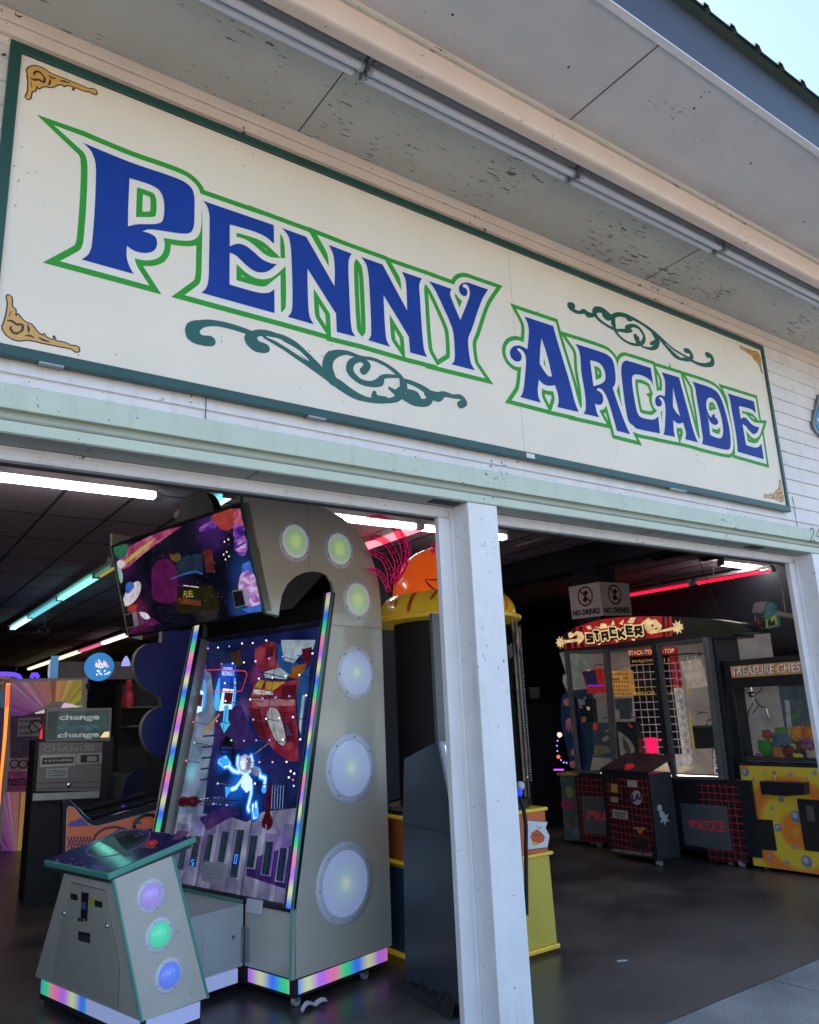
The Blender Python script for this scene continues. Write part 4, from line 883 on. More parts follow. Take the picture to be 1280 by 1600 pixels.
# tilted marquee screen
mb_, mt_ = O + U * (-.221) + UP * 2.055, O + U * (-.383) + UP * 2.66
MD = (mt_ - mb_).normalized(); MN = -(W_.cross(MD)).normalized(); MP = Plane(mb_ + W_ * 0, W_, MD, MN); mh = (mt_ - mb_).length + .02
wl = MP.at(205, 992)[0]; wl2 = MP.at(172, 852)[0]; wl = (wl + wl2) / 2
m = MB(); m.slab(MP, rect(.0, .0, wl, mh), -.05, .0, MATBLK); scn = m.build('marquee_screen', MAC, bevel=.003)
MA = MP; M1 = (170, 780, 5.12)
def mm(t): return [Vector(MA.at(p[0], p[1])) for p in Z(*M1, t)]
def ms(t): return [Vector(MA.at(p.x, p.y)) for p in smooth(Z(*M1, t), True, 4)]
def mpt(x, y): return tuple(MA.w(*MA.at(170 + x / 5.12, 780 + y / 5.12)) - MAC.location)
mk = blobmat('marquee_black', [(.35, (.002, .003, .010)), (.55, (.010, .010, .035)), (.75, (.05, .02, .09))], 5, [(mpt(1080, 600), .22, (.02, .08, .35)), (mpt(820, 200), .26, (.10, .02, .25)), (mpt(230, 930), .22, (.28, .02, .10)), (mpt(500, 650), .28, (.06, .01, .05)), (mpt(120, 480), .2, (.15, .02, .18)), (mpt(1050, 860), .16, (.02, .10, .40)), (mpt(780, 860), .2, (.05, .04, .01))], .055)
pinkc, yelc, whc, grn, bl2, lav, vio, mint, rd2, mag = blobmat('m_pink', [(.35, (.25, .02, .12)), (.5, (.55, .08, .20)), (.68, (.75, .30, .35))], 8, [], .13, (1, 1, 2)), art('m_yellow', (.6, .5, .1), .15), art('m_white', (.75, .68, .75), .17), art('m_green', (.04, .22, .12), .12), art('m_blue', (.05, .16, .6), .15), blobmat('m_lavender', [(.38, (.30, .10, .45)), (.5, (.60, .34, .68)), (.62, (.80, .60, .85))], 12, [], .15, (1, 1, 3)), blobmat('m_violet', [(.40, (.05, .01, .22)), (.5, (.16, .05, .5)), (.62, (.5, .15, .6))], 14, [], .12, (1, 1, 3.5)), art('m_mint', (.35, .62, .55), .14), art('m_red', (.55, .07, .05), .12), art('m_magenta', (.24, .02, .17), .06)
b0 = rect(.014, .012, wl - .014, mh - .014)
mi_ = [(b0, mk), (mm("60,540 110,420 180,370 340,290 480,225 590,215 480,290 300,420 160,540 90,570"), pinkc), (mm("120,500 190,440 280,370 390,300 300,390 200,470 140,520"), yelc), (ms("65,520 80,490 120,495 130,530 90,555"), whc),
       (ms("25,385 150,360 150,430 110,475 50,450"), grn), (mm("40,460 60,500 50,540 35,500"), bl2), (ms("55,555 85,545 112,600 105,670 75,660"), mint),
       (ms("115,820 150,720 230,655 258,680 240,770 180,840 130,855"), whc), (ms("135,730 140,680 175,660 205,690 185,730 150,755"), bl2), (mm("150,860 230,840 215,900 160,905"), rd2), (ms("170,1000 200,1010 230,1050 190,1082 170,1060"), mag), (mm("240,900 330,940 420,990 300,1020 250,1000"), mag), (ms("245,905 300,910 330,950 290,960"), whc),
       (ms("720,240 780,190 850,170 870,220 790,245 730,260"), vio), (ms("820,150 900,90 1000,78 1008,180 970,245 900,240 860,200"), rd2), (mm("1008,75 1050,68 1080,210 990,210"), pinkc), (mm("990,210 1085,210 1095,270 1000,300"), vio),
       (ms("1000,370 1020,290 1065,272 1105,310 1112,380 1085,450 1040,445 1010,410"), vio), (mm("1025,330 1090,300 1095,330 1030,370"), lav), (mm("1020,400 1100,350 1100,380 1040,430"), lav),
       (mm("1070,520 1130,490 1160,600 1060,600"), bl2), (ms("1040,680 1060,600 1110,575 1160,600 1190,680 1225,800 1210,850 1160,880 1090,840 1050,760"), lav), (mm("1060,880 1220,840 1225,900 1110,910"), bl2),
       (ms("350,560 400,490 470,480 530,540 550,640 545,780 520,830 360,800 345,680"), mag), (mm("530,470 750,430 755,600 560,600"), art('m_dim_blue', (.03, .06, .11), .08)), (mm("755,405 825,398 850,580 780,590"), art('m_dim_red', (.18, .03, .03), .09)),  # magenta ellipse: a reflection painted into the screen art
       (mm("555,790 740,810 740,855 565,835"), art('m_dim_orange', (.25, .07, .02), .09)), (mm("560,720 830,690 890,880 560,920 530,850"), art('m_dim_olive', (.035, .03, .01), .08)), (mm("555,790 740,810 740,855 565,835"), _mc['m_dim_orange']), (ms("490,430 510,445 560,430 575,480 540,500 500,480"), art('m_dim_gold', (.28, .17, .04), .08))]
rnd = random.Random(3)
for k in range(150):
    x_, y_ = rnd.uniform(.03, wl - .03), rnd.uniform(.03, mh - .03); r_ = rnd.choice((.0015, .0018, .0022, .004 if k % 12 == 0 else .0018)); mi_.append((circ((x_, y_), r_, 6), whc))
for x_, y_ in ((927, 340), (958, 322), (945, 422), (920, 443), (963, 457), (935, 482)): mi_.append((circ(MA.at(M1[0] + x_ / M1[2], M1[1] + y_ / M1[2]), .006, 8), em('star_warm', (1, .85, .6), .3)))
mi_ += [(q, mt) for l, r_, mt in (([(490, 640), (600, 600), (700, 575), (750, 600)], .004, bl2), ([(600, 690), (720, 705)], .003, whc)) for q in stroke([Vector(MA.at(M1[0] + a / M1[2], M1[1] + b / M1[2])) for a, b in l], r_)]
mi_ = [([Vector((min(max(q.x, .014), wl - .014), min(max(q.y, .012), mh - .014))) for q in p], mt) for p, mt in mi_]
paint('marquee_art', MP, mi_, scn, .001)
m = MB(); addtext(m, 'FUEL', MP, mm("600,788 682,782 680,730 605,735"), yelc, .0025, .0); m.build('marquee_lettering', scn)
m = MB(); m.slab(MP, rect(.008, .006, wl - .008, mh - .006), .004, .006, glassmat('marquee_cover', (1, 1, 1), .02, .9)); m.build('marquee_cover', scn)
m = MB(); e = .012; m.slab(MP, rect(0, 0, wl, e), 0, .008, BLACK); m.slab(MP, rect(0, mh - e, wl, mh), 0, .008, BLACK); m.slab(MP, rect(0, e, e, mh - e), 0, .008, DTRIM); m.slab(MP, rect(wl - e, e, wl, mh - e), 0, .008, DTRIM); m.build('marquee_frame', scn)
for t in ("168,915 232,898 250,1010 185,1022", "1030,725 1115,712 1140,840 1055,862"):
    q = [Vector(MP.at(p[0], p[1])) for p in Z(*M1, t)]
    m = MB(); m.slab(MP, q, .008, .04, RINGW); m.slab(MP, [q[0].lerp(q[2], .06), q[1].lerp(q[3], .06), q[2].lerp(q[0], .06), q[3].lerp(q[1], .06)], .04, .042, MATBLK); m.build('screen_clamp', scn, bevel=.002)
q = [Vector(PF.at(p[0], p[1])) for p in Z(220, 900, 4, "505,715 590,700 590,800 510,810")]
# round topper behind the marquee
m = MB(); tp = O + W_ * .62 + U * -.30 + UP * 2.70; m.prism([tp + W_ * (.21 * math.cos(t)) + UP * (.19 * math.sin(t)) for t in [math.pi * k / 18 for k in range(19)]], U * .06, MATBLK); m.build('topper', MAC)
m = MB(); m.prism([O + U * -.385 + W_ * .02 + UP * 2.665, O + U * -.385 + W_ * (WID - .05) + UP * 2.665, O + U * .2 + W_ * (WID - .05) + UP * 2.765, O + U * .2 + W_ * .02 + UP * 2.765], V(0, 0, .004), MATBLK); m.build('hood_top', MAC)

# ------------------------------------------------------------------ console in front of it
A0 = V(1.281, 1.328, 0); CON = thing('game_console', 'slope-sided grey console with three coloured light domes and purple control top', 'arcade console', A0 + U * .18 + W_ * .5)
CP = Plane(A0, U, UP, -W_); CW = 1.13
m = MB(); prof = [Vector(p) for p in ((0, .14), (.36, .144), (.138, .835), (-.175, .778))]
fdir = (CP.w(-.175, .778) - CP.w(0, .14)).normalized(); FQ = Plane(CP.w(0, .14), W_, fdir, -(W_.cross(fdir))); vt = FQ.at(103, 1365)[0]
CG = mat('console_grey', (.62, .58, .50), .4, var=.05, bump=.05, bscale=40, speck=.17, spcol=(.2, .2, .18))
fp_ = [CP.w(p.x, p.y) for p in prof]; bp_ = [CP.w(p.x, p.y, 0) + W_ * (CW if p.y < .5 else vt) for p in prof]
m.face(fp_, CG); m.face(bp_, CG)
for k in range(4): m.face([fp_[k], fp_[(k + 1) % 4], bp_[(k + 1) % 4], bp_[k]], CG)
body = m.build('body', CON, bevel=.002)
tmb = MB(); tmb.tube([CP.w(0, .14, .0), CP.w(-.175, .778, .0)], .0075, TRIM, 8); tmb.tube([CP.w(.36, .144, 0), CP.w(.138, .835, 0)], .0075, TRIM, 8); tmb.build('edge_molding', CON)
for x_, y_, c in ((236, 1400, 'dome_violet'), (249, 1461, 'dome_green'), (264, 1524, 'dome_blue')):
    col = {'dome_violet': (.38, .30, .75), 'dome_green': (.10, .72, .42), 'dome_blue': (.14, .24, .85)}[c]
    cc = CP.at(x_, y_); r = .076
    m = MB(); m.lathe(CP.w(*cc), [(r, 0), (r, .003), (r - .003, .005), (r * .76, .005)], RINGW, 40, -W_); o = m.build('dome_ring', CON, smooth_=True)
    m = MB(); m.lathe(CP.w(*cc), [(.056 * math.cos(t), .004 + .034 * math.sin(t)) for t in [math.pi / 2 * k / 10 for k in range(11)]], mat(c, tuple(x * .7 for x in col), .12, var=0, coat=.5, emit=.13, ecol=col), 36, -W_); m.build('light_dome', o, smooth_=True)
    m = MB()
    for k in range(4): t = math.pi / 2 * k + .5; m.ball(CP.w(cc[0] + .067 * math.cos(t), cc[1] + .067 * math.sin(t), .005), .0035, SCREW, 8)
    m.build('screws', o)
# front with coin door
fd = (CP.w(-.175, .778) - CP.w(0, .14)).normalized(); FP = Plane(CP.w(0, .14), W_, fd, -(W_.cross(fd)))
def fz(t): return [Vector(FP.at(p[0], p[1])) for p in Z(0, 1220, 3.2, t)]
m = MB(); dq = fz("262,990 590,1135 597,935 525,550 362,510 300,760"); m.slab(FP, dq, .0008, .0035, CAB); door = m.build('coin_door', CON, bevel=.001)
sm_ = MB(); [sm_.slab(FP, q, .0002, .0009, MATBLK) for q in stroke(dq, .003, True)[:6]]; sm_.build('door_gap', CON)
m = MB(); q = fz("412,695 440,700 448,560 415,555"); m.slab(FP, q, .004, .009, BLACK); o = m.build('coin_slot', door)
m = MB(); q2 = fz("416,600 438,604 440,640 416,636"); m.slab(FP, q2, .009, .011, mat('slot_blue', (.06, .14, .3), .4, var=0)); m.build('coin_mech', o); m = MB(); q2 = fz("408,675 436,680 436,695 408,692"); m.slab(FP, q2, .009, .02, CHROME); m.build('coin_lever', o)
for nm, t, mt in (('coin_return', "395,795 455,812 455,762 397,750", BLACK), ('yellow_sticker', "452,622 470,626 468,580 452,576", mat('sticker_yellow', (.6, .5, .05), .5, var=0)), ('coin_label', "358,590 392,597 392,568 358,560", INK), ('coin_label', "478,625 515,634 515,604 478,594", INK)):
    m = MB(); m.slab(FP, fz(t), .004, .005, mt); m.build(nm, door)
m = MB(); m.slab(FP, fz("402,792 450,805 448,770 402,760"), .005, .006, CHROME); m.build('return_flap', door)
for t in ("326,660", "541,722"):
    p = Vector(FP.at(*Z(0, 1220, 3.2, t)[0][:2])); m = MB(); m.ball(FP.w(p.x, p.y, .005), .011, CHROME, 12); m.build('lock', CON, smooth_=True)
# control top
s0, s1 = CP.w(-.212, .811), CP.w(.257, .910); sdir = (s1 - s0).normalized(); sl_ = (s1 - s0).length
TPn = sdir.cross(W_); TPn = TPn if TPn.z > 0 else -TPn
TPL = Plane(s0 - W_ * .02, W_, sdir, TPn); vl = TPL.at(70, 1344)[0]
m = MB(); m.slab(TPL, rect(0, 0, vl, sl_), -.030, 0, TRIM); topo = m.build('control_top', CON, bevel=.006)
m = MB(); m.slab(TPL, rect(.025, .015, vl - .03, sl_ - .02), -.052, -.030, mat('dark_metal', (.05, .05, .06), .35, var=.05)); m.build('top_apron', CON)
def tz(t, sm=True):
    z_ = Z(0, 1000, 4, t); z_ = [(p.x, p.y) for p in smooth(z_, True, 4)] if sm else [(p[0], p[1]) for p in z_]
    return [Vector(TPL.at(*p)) for p in z_]
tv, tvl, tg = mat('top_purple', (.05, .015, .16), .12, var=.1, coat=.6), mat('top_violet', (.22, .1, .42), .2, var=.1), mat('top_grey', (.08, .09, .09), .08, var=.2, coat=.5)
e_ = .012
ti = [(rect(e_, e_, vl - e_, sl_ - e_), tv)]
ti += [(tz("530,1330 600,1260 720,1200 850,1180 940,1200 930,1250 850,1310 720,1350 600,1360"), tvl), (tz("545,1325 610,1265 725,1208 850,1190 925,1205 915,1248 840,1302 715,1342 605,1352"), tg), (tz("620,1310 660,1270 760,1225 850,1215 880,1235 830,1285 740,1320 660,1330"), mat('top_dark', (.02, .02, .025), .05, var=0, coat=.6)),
       (tz("620,1260* 700,1225* 720,1240* 760,1290* 820,1350* 780,1360* 700,1300*", False), mat('top_glare_teal', (.10, .20, .19), .3, var=.1)), (tz("880,1300* 960,1305* 990,1265* 920,1262*", False), mat('top_olive', (.14, .13, .05), .3, var=0)),  # teal wedge: reflected glare painted over the print
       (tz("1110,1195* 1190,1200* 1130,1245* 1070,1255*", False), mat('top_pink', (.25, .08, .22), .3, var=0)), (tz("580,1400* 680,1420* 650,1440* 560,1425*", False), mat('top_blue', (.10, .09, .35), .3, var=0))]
for k in range(16):
    cx_, cy_ = rnd.uniform(.03, vl - .05), rnd.uniform(.02, .1) if k % 2 else rnd.uniform(sl_ - .1, sl_ - .03); ti.append((rect(cx_, cy_, cx_ + .03, cy_ + .008), tvl))
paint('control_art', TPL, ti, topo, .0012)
bc = TPL.at(0 + 950 / 4, 1000 + 1275 / 4); m = MB(); m.lathe(TPL.w(*bc), [(.0, .016), (.022, .014), (.026, .004), (.03, 0)], mat('button_red', (.5, .01, .03), .25, var=0, emit=.03, ecol=(1, .02, .05)), 20, TPn); m.build('play_button', topo, smooth_=True)
for k in range(9):
    a = .05 + k * (vl - .1) / 8; m = MB(); m.ball(TPL.w(a, .018 if k % 2 else sl_ - .02, .001), .004, CHROME, 8); m.build('top_screw', topo)
# base of the console
m = MB(); m.prism([A0 + U * a + W_ * b + UP * .03 for a, b in ((.02, .02), (.335, .02), (.335, CW - .03), (.02, CW - .03))], UP * .11, MATBLK); m.build('base_frame', CON)
m = MB(); m.slab(CP, rect(.035, .062, .325, .135), -.019, -.014, LEDP); m.build('base_light', CON)
FP2 = Plane(A0 + U * .018, W_, UP, -U)
m = MB(); m.slab(FP2, rect(.56, .062, CW - .05, .135), .001, .004, LEDF); m.slab(FP2, rect(.04, .062, .558, .135), .001, .004, LEDP); m.build('base_light', CON)
for a, b in ((.05, .05), (.31, .05), (.05, 1.05), (.31, 1.05)):
    m = MB(); m.tube([A0 + U * a + W_ * b, A0 + U * a + W_ * b + UP * .032], .018, MATBLK, 10); m.build('foot', CON)
# ------------------------------------------------------------------ dome-topped bird machine behind the post
YEL, ORG = mat('moulded_yellow', (.70, .46, .03), .22, var=.04, coat=.4, emit=.03), mat('moulded_orange', (.80, .12, .01), .2, var=.04, coat=.5, emit=.09, ecol=(1, .13, .01))  # faint glow added to the orange to brighten the cap
ORGP, YELP = mat('panel_orange', (.62, .13, .03), .4, var=.05), mat('panel_yellow', (.62, .47, .07), .4, var=.05)
STRP = mat('stripe_orange', (.62, .10, .015), .25, var=.05)
DC = onY(699, 972, 1.62); DM = thing('dome_machine', 'round dome-topped arcade machine with orange cap, striped yellow rim and clear tube', 'arcade machine', (3.35, 1.6, 0))
c0 = V(DC.x, 1.62, 0); zr = DC.z; rR = .52; rT = rR - .02
m = MB(); m.lathe(c0 + UP * (zr - .01), [(.0, .0), (rR, 0), (rR + .005, .008), (rR + .005, .022), (rR - .03, .028), (rR - .03, .035)], YEL, 48); rim = m.build('rim_flange', DM, smooth_=True)
prof = [(rR - .03, .03), (rR - .035, .08), (rR - .06, .13), (rR - .10, .17), (rR - .18, .19)]
m = MB(); m.lathe(c0 + UP * zr, prof, YEL, 64); o = m.build('striped_rim', DM, smooth_=True)
m = MB()      # brushed stripes lying on the rim
def rimp(a, t, e=.0025):
    k = t * (len(prof) - 1); i = min(int(k), len(prof) - 2); f = k - i; r = prof[i][0] * (1 - f) + prof[i + 1][0] * f + e; z_ = prof[i][1] * (1 - f) + prof[i + 1][1] * f
    return c0 + UP * (zr + z_ + e * .5) + V(math.cos(a), math.sin(a), 0) * r
k = 0; a = 0; rnd = random.Random(5)
while a < 2 * math.pi:
    sk = rnd.uniform(-.25, .25); t0 = rnd.choice((0.02, .35, .25)); t1 = rnd.choice((1, .75, 1)); wd_ = rnd.uniform(.045, .07)
    m.grid([[rimp(a + sk * (t0 + (t1 - t0) * j / 10) + s_ * wd_ * .5 * min(1, .35 + 2.2 * math.sin(math.pi * (j + .3) / 10.6)), t0 + (t1 - t0) * j / 10) for j in range(11)] for s_ in (-1, -.33, .33, 1)], STRP); a += rnd.uniform(.16, .26)
m.build('rim_stripes', o, smooth_=True)
zt = zr + .16; rO = .385; hO = onY(690, 857, 1.62).z - zt
m = MB(); m.lathe(c0 + UP * zt, [(rO * math.cos(t) ** .8, hO * math.sin(t)) for t in [math.pi / 2 * k / 16 for k in range(17)]], ORG, 56); cap = m.build('orange_cap', DM, smooth_=True)
# the painted beak-shaped line on the cap
def capp(az, t, e=.003): r = rO * math.cos(t) ** .8 + e; return c0 + UP * (zt + hO * math.sin(t)) + V(math.cos(az), math.sin(az), 0) * r
def capat(x, y):
    best = None; r = ray(x, y)
    for k in range(240):
        az = math.radians(-170 + k * .75)
        for j in range(60):
            t = math.pi / 2 * j / 60; p = capp(az, t); d = (p - CAM).cross(r.normalized()).length
            if best is None or d < best[0]: best = (d, az, t)
    return best[1], best[2]
bl_ = [capat(*p) for p in ((664, 905), (676, 907), (688, 905), (698, 900))] ; bl2_ = [capat(*p) for p in ((664, 905), (669, 914), (679, 921), (692, 924), (702, 922))]
m = MB(); m.tube([capp(a, t) for a, t in bl_], [.002, .005, .006, .005], INK, 6); m.tube([capp(a, t) for a, t in bl2_], [.003, .006, .005, .005, .004], INK, 6); m.build('painted_beak_line', cap)
# row of dark bristles and acrylic plumes, edge-lit pink
PK = em('plume_pink', (1.0, .02, .22), .085); PKF = em('plume_magenta', (.85, .02, .75), .22); PKD = mat('plume_acrylic', (.10, .01, .03), .15, var=0)
PLp = Plane((c0.x, 1.46, 0), (1, 0, 0), (0, 0, 1), (0, -1, 0))
def plume(pxs, w0, w1, label=None):
    q = smooth([(x, y, False) for x, y in pxs], False, 5); q = [Vector(PLp.at(p.x, p.y)) for p in q]; n = len(q)
    pl_ = thing  # keep
    m = MB(); lft, rgt = [], []
    for i, p in enumerate(q):
        d = (q[min(i + 1, n - 1)] - q[max(i - 1, 0)]).normalized(); nn = Vector((-d.y, d.x)); f = i / (n - 1); ww = (w0 + (w1 - w0) * f) * (math.sin(math.pi * min(1, .18 + f * .72)) ** .6)
        lft.append(p + nn * ww); rgt.append(p - nn * ww)
    ring = lft + rgt[::-1]
    m.slab(PLp, ring, -.002, .002, glassmat('plume_clear', (.75, .45, .5), .1, .8)); o = m.build('plume', DM)
    m = MB(); 
    m.tube([PLp.w(p.x, p.y, .003) for p in lft], .0025, PK, 4); m.tube([PLp.w(p.x, p.y, .003) for p in rgt], .0018, PK, 4); m.tube([PLp.w(p.x, p.y, .003) for p in q], .0014, PK, 4)
    for i in range(2, n - 1, 2):
        for sd2 in (lft, rgt): m.tube([PLp.w(q[i].x, q[i].y, .003), PLp.w(*(q[i].lerp(sd2[min(i + 1, n - 1)], .75)), .003)], .0012, PK, 4)
    m.build('engraved_line', o)
for pts, w0, w1 in ((((618, 905), (632, 880), (630, 850), (612, 820), (590, 808), (572, 812)), .035, .02), (((614, 912), (622, 885), (610, 855), (590, 840), (573, 843)), .03, .02), (((610, 918), (610, 895), (598, 872), (578, 862)), .03, .02), (((608, 925), (600, 905), (588, 892), (574, 890)), .02, .012), (((678, 868), (676, 858), (680, 848), (690, 840)), .02, .01), (((628, 895), (637, 870), (636, 848), (622, 826)), .02, .015)):
    plume(pts, w0, w1)
m = MB()
for k in range(16):
    az = math.radians(180 + k * 4 - 20); 
    t = math.radians(6 + k * 3.2); p = capp(math.radians(146), t, 0); m.tube([p, p + V(-.034, .015, .026)], .0055, MATBLK, 4)
m.build('bristle_row', DM)
# black and grey column sections, clear tube with rails
zb_ = .84
m = MB(); m.tube([c0 + V(-.02, .06, zb_), c0 + V(-.02, .06, zr - .01)], .33, MATBLK, 40); m.build('dark_column', DM, smooth_=True)
gx0 = onY(682, 1100, 1.16).x; gx1 = onY(748, 1100, 1.16).x
m = MB(); m.box((gx0, 1.16, zb_), (gx1, 1.19, zr - .01), mat('grey_panel', (.12, .125, .14), .35, var=.06)); m.build('grey_panel', DM)
m = MB(); m.grid([[c0 + V(math.cos(t), math.sin(t), 0) * rT + UP * z_ for t in [math.radians(-68 + k * 4) for k in range(30)]] for z_ in (zb_, zr)], glassmat('tube_acrylic', (.9, .9, .9), .03, 1.6)); m.build('clear_tube', DM, smooth_=True)
m = MB()
for az in (-35, -22, -8, 4, 12): p = c0 + V(math.cos(math.radians(az)), math.sin(math.radians(az)), 0) * (rT - .012); m.tube([p + UP * zb_, p + UP * zr], .007 if az != -22 else .012, mat('tube_rail', (.2, .19, .18), .25, metal=.7, var=0), 6)
m.build('tube_rail', DM)
m = MB()
for k in range(60): p = c0 + V(math.cos(math.radians(-44)), math.sin(math.radians(-44)), 0) * (rT + .005); m.ball(p + UP * (1.0 + k * .017), .005, mat('bead_led', (.5, .5, .5), .3, var=0), 6)
m.build('light_chain', DM)
DT = Plane(c0 + V(math.cos(math.radians(-33)), math.sin(math.radians(-33)), 0) * (rT + .006), (math.sin(math.radians(33)), math.cos(math.radians(33)), 0), UP, (math.cos(math.radians(-33)), math.sin(math.radians(-33)), 0))
dec = mat('decal_white', (.62, .60, .60), .4, var=.03)
di = []
for t in ("800,980 803,975 806,985 804,1000 808,1005 810,980 814,976 815,990 812,1010 806,1015 802,1008", "793,1010 800,1004 805,1012 812,1008 816,1016 810,1022 812,1032 803,1024 796,1030 795,1020"):
    di.append((([Vector(DT.at(float(a.split(',')[0]), float(a.split(',')[1]))) for a in t.split()]), dec))
paint('splash_decal', DT, di, DM, .0)
# lower cabinet
bx0, bx1, by0, by1 = 2.93, 3.775, 1.12, 2.1
def bz(x, y): return onY(x, y, by0).z
zA, zB, zC = bz(862, 1265), bz(863, 1329), .035
m = MB(); m.box((bx0, by0, zB), (bx1 - .02, by1, zA), ORGP); m.build('orange_band', DM, bevel=.004)
m = MB(); m.box((bx0 - .012, by0 - .012, zA), (bx1 + .0, by1, zA + .022), YEL); m.build('top_rim', DM, bevel=.008)
m = MB(); m.box((bx0 - .012, by0 - .014, zB - .022), (bx1 + .014, by1, zB), YEL); m.build('middle_rim', DM, bevel=.008)
m = MB(); m.prism([V(bx0 + .03, by0 + .005, .05), V(bx1, by0 + .005, .05), V(bx1 - .01, by0 + .005, zB - .022), V(bx0 + .03, by0 + .005, zB - .022)], V(0, by1 - by0 - .03, 0), YELP); m.build('yellow_cabinet', DM, bevel=.003)
m = MB(); m.box((bx0 + .01, by0 - .012, .02), (bx1 + .012, by1, .048), YEL); m.build('base_rim', DM, bevel=.008)
m = MB(); m.prism([V(bx0 + .03, by0 + .2, 0.05), V(bx0 + .03, by0 + .9, .05), V(bx0 + .03, by0 + .9, zB - .05), V(bx0 + .03, by0 + .2, zB - .05)], V(-.004, 0, 0), mat('side_art_blue', (.03, .09, .13), .4, var=.2)); m.build('side_art', DM)
m = MB(); m.lathe(c0, [(.50, zA + .022), (.50, zA + .05), (.47, zA + .06)], MATBLK, 48); m.face([c0 + V(.50 * math.cos(t), .50 * math.sin(t), zA + .05) for t in [2 * math.pi * k / 40 for k in range(40)]], MATBLK); m.build('turntable', DM, smooth_=True)
DPl = Plane((0, by0, 0), (1, 0, 0), UP, (0, -1, 0))
def dp(t): return [Vector(DPl.at(p[0], p[1])) for p in Z(560, 1120, 3.333, t)]
sw_, ok_, rk, yk = mat('splash_white', (.70, .68, .68), .4, var=0), INK, mat('splat_red', (.62, .09, .02), .4, var=0), mat('splat_yellow', (.75, .42, .04), .4, var=0)
spl = dp("872,560 885,540 925,545 985,548 975,580 995,620 985,680 940,685 878,692 875,640")
paint('splash_art', DPl, [(q, ok_) for q in stroke(spl, .004, True)] + [(spl, sw_), (dp("905,605 930,585 950,600 972,625 965,650 935,662 905,650 895,625"), rk), (dp("900,655 925,650 940,665 915,672"), yk)] + [(q, ok_) for q in stroke(dp("900,605 925,618 960,612"), .002) + stroke(dp("930,570 940,582 955,575"), .002)], DM, .001)
# joystick arm at the side
m = MB(); J = [onY(x, y, .95) for x, y in ((812, 1243), (818, 1262), (822, 1290), (822, 1330), (823, 1430))]; m.tube(J, .012, MATBLK, 8); jo = m.build('coin_chute_arm', DM, smooth_=True)
m = MB(); m.ball(onY(813, 1228, .95), .028, mat('ball_white', (.6, .6, .65), .2, var=0), 14); m.build('white_knob', jo, smooth_=True)
m = MB(); m.ball(onY(812, 1239, .94), .02, em('ball_blue', (.02, .05, 1), .25), 12); m.build('blue_knob', jo, smooth_=True)

# ------------------------------------------------------------------ dark kiosk half behind the post
KGR = mat('kiosk_slate', (.042, .055, .07), .35, var=.06)
KS = thing('ticket_kiosk', 'dark slate ticket kiosk with sloping screen head, half hidden by the white post', 'kiosk', (2.85, .9, 0))
k1 = 3.1; sd3 = [(1.193, .06), (.652, .06), (.64, .86), (.72, 1.262), (.745, 1.31), (.80, 1.305), (1.117, 1.215), (1.16, .86)]
def kx(y): return 2.672 - (1.193 - y) * .074
m = MB(); m.prism([V(kx(y), y, z_) for y, z_ in sd3], V(k1 - 2.66, -.03, 0), KGR); m.build('cabinet', KS, bevel=.006)
m = MB(); m.prism([V(kx(y) - .0015, y, z_) for y, z_ in ((1.165, .8585), (.645, .8585), (.645, .8615), (1.165, .8615))], V(.002, 0, 0), MATBLK); m.build('panel_seam', KS)
KP = Plane(V(kx(.655) - .004, .650, .95), V(1, -.07, 0), V(0, .09, .36), None); KP.n = -abs(1) * KP.n if KP.n.y > 0 else KP.n
m = MB(); m.slab(KP, rect(.0, -.02, k1 - 2.66 - .02, .375), .0, .022, mat('bezel_grey', (.30, .32, .36), .3, var=0)); m.build('screen_bezel', KS, bevel=.008)
m = MB(); m.slab(KP, rect(.03, .02, k1 - 2.72, .35), .022, .025, em('kiosk_screen', (.75, .82, .9), .3)); m.build('screen', KS)
m = MB(); m.prism([V(kx(y) + .02, y, 0.0) for y in (1.17, .68)] + [V(k1 - .03, .66, 0), V(k1 - .03, 1.15, 0)], UP * .06, MATBLK); m.build('plinth', KS)
m = MB(); rnd = random.Random(2)
rows = []
for k in range(15):
    y = 1.2 - k * .036; x = kx(y) - .004; h = rnd.uniform(.035, .07) + (.03 if k > 4 else 0); rows.append([V(x - rnd.uniform(.015, .035), y, .002), V(x - rnd.uniform(0, .012), y, h * .6), V(x + .001, y, h)])
m.grid(rows, mat('black_plastic_wrap', (.010, .010, .012), .55, var=0)); m.build('plastic_wrap', KS)

# ------------------------------------------------------------------ prize stacker cabinet on the right
SL, SR = V(6.585, 3.385, 0), V(6.686, 1.681, 0); sdir2 = (SR - SL).normalized()
ST = Plane(SL, sdir2, UP, UP.cross(sdir2)); ST.n = ST.n if ST.n.x < 0 else -ST.n
STK = thing('prize_cabinet', 'black prize cabinet with red block-letter header and lit block grid behind glass', 'arcade machine', (7.0, 2.5, 0))
def sp_(pl, ox, oy, s, t, sm=False):
    z_ = Z(ox, oy, s, t); z_ = [(p.x, p.y) for p in smooth(z_, True, 4)] if sm else [(p[0], p[1]) for p in z_]
    return [Vector(pl.at(*p)) for p in z_]
Q3 = (860, 940, 4); Q5 = (860, 1160, 4)
SFR = mat('cabinet_black', (.018, .02, .026), .35, var=.1); SGY = mat('frame_grey', (.10, .11, .125), .35, var=.08); SAL = mat('aluminium', (.30, .31, .33), .3, metal=.6, var=.05)
aL, aR = ST.at(905, 1100)[0] - .03, ST.at(1168, 1180)[0]
zbase, zglt = ST.at(1000, 1212)[1], ST.at(950, 1012)[1]
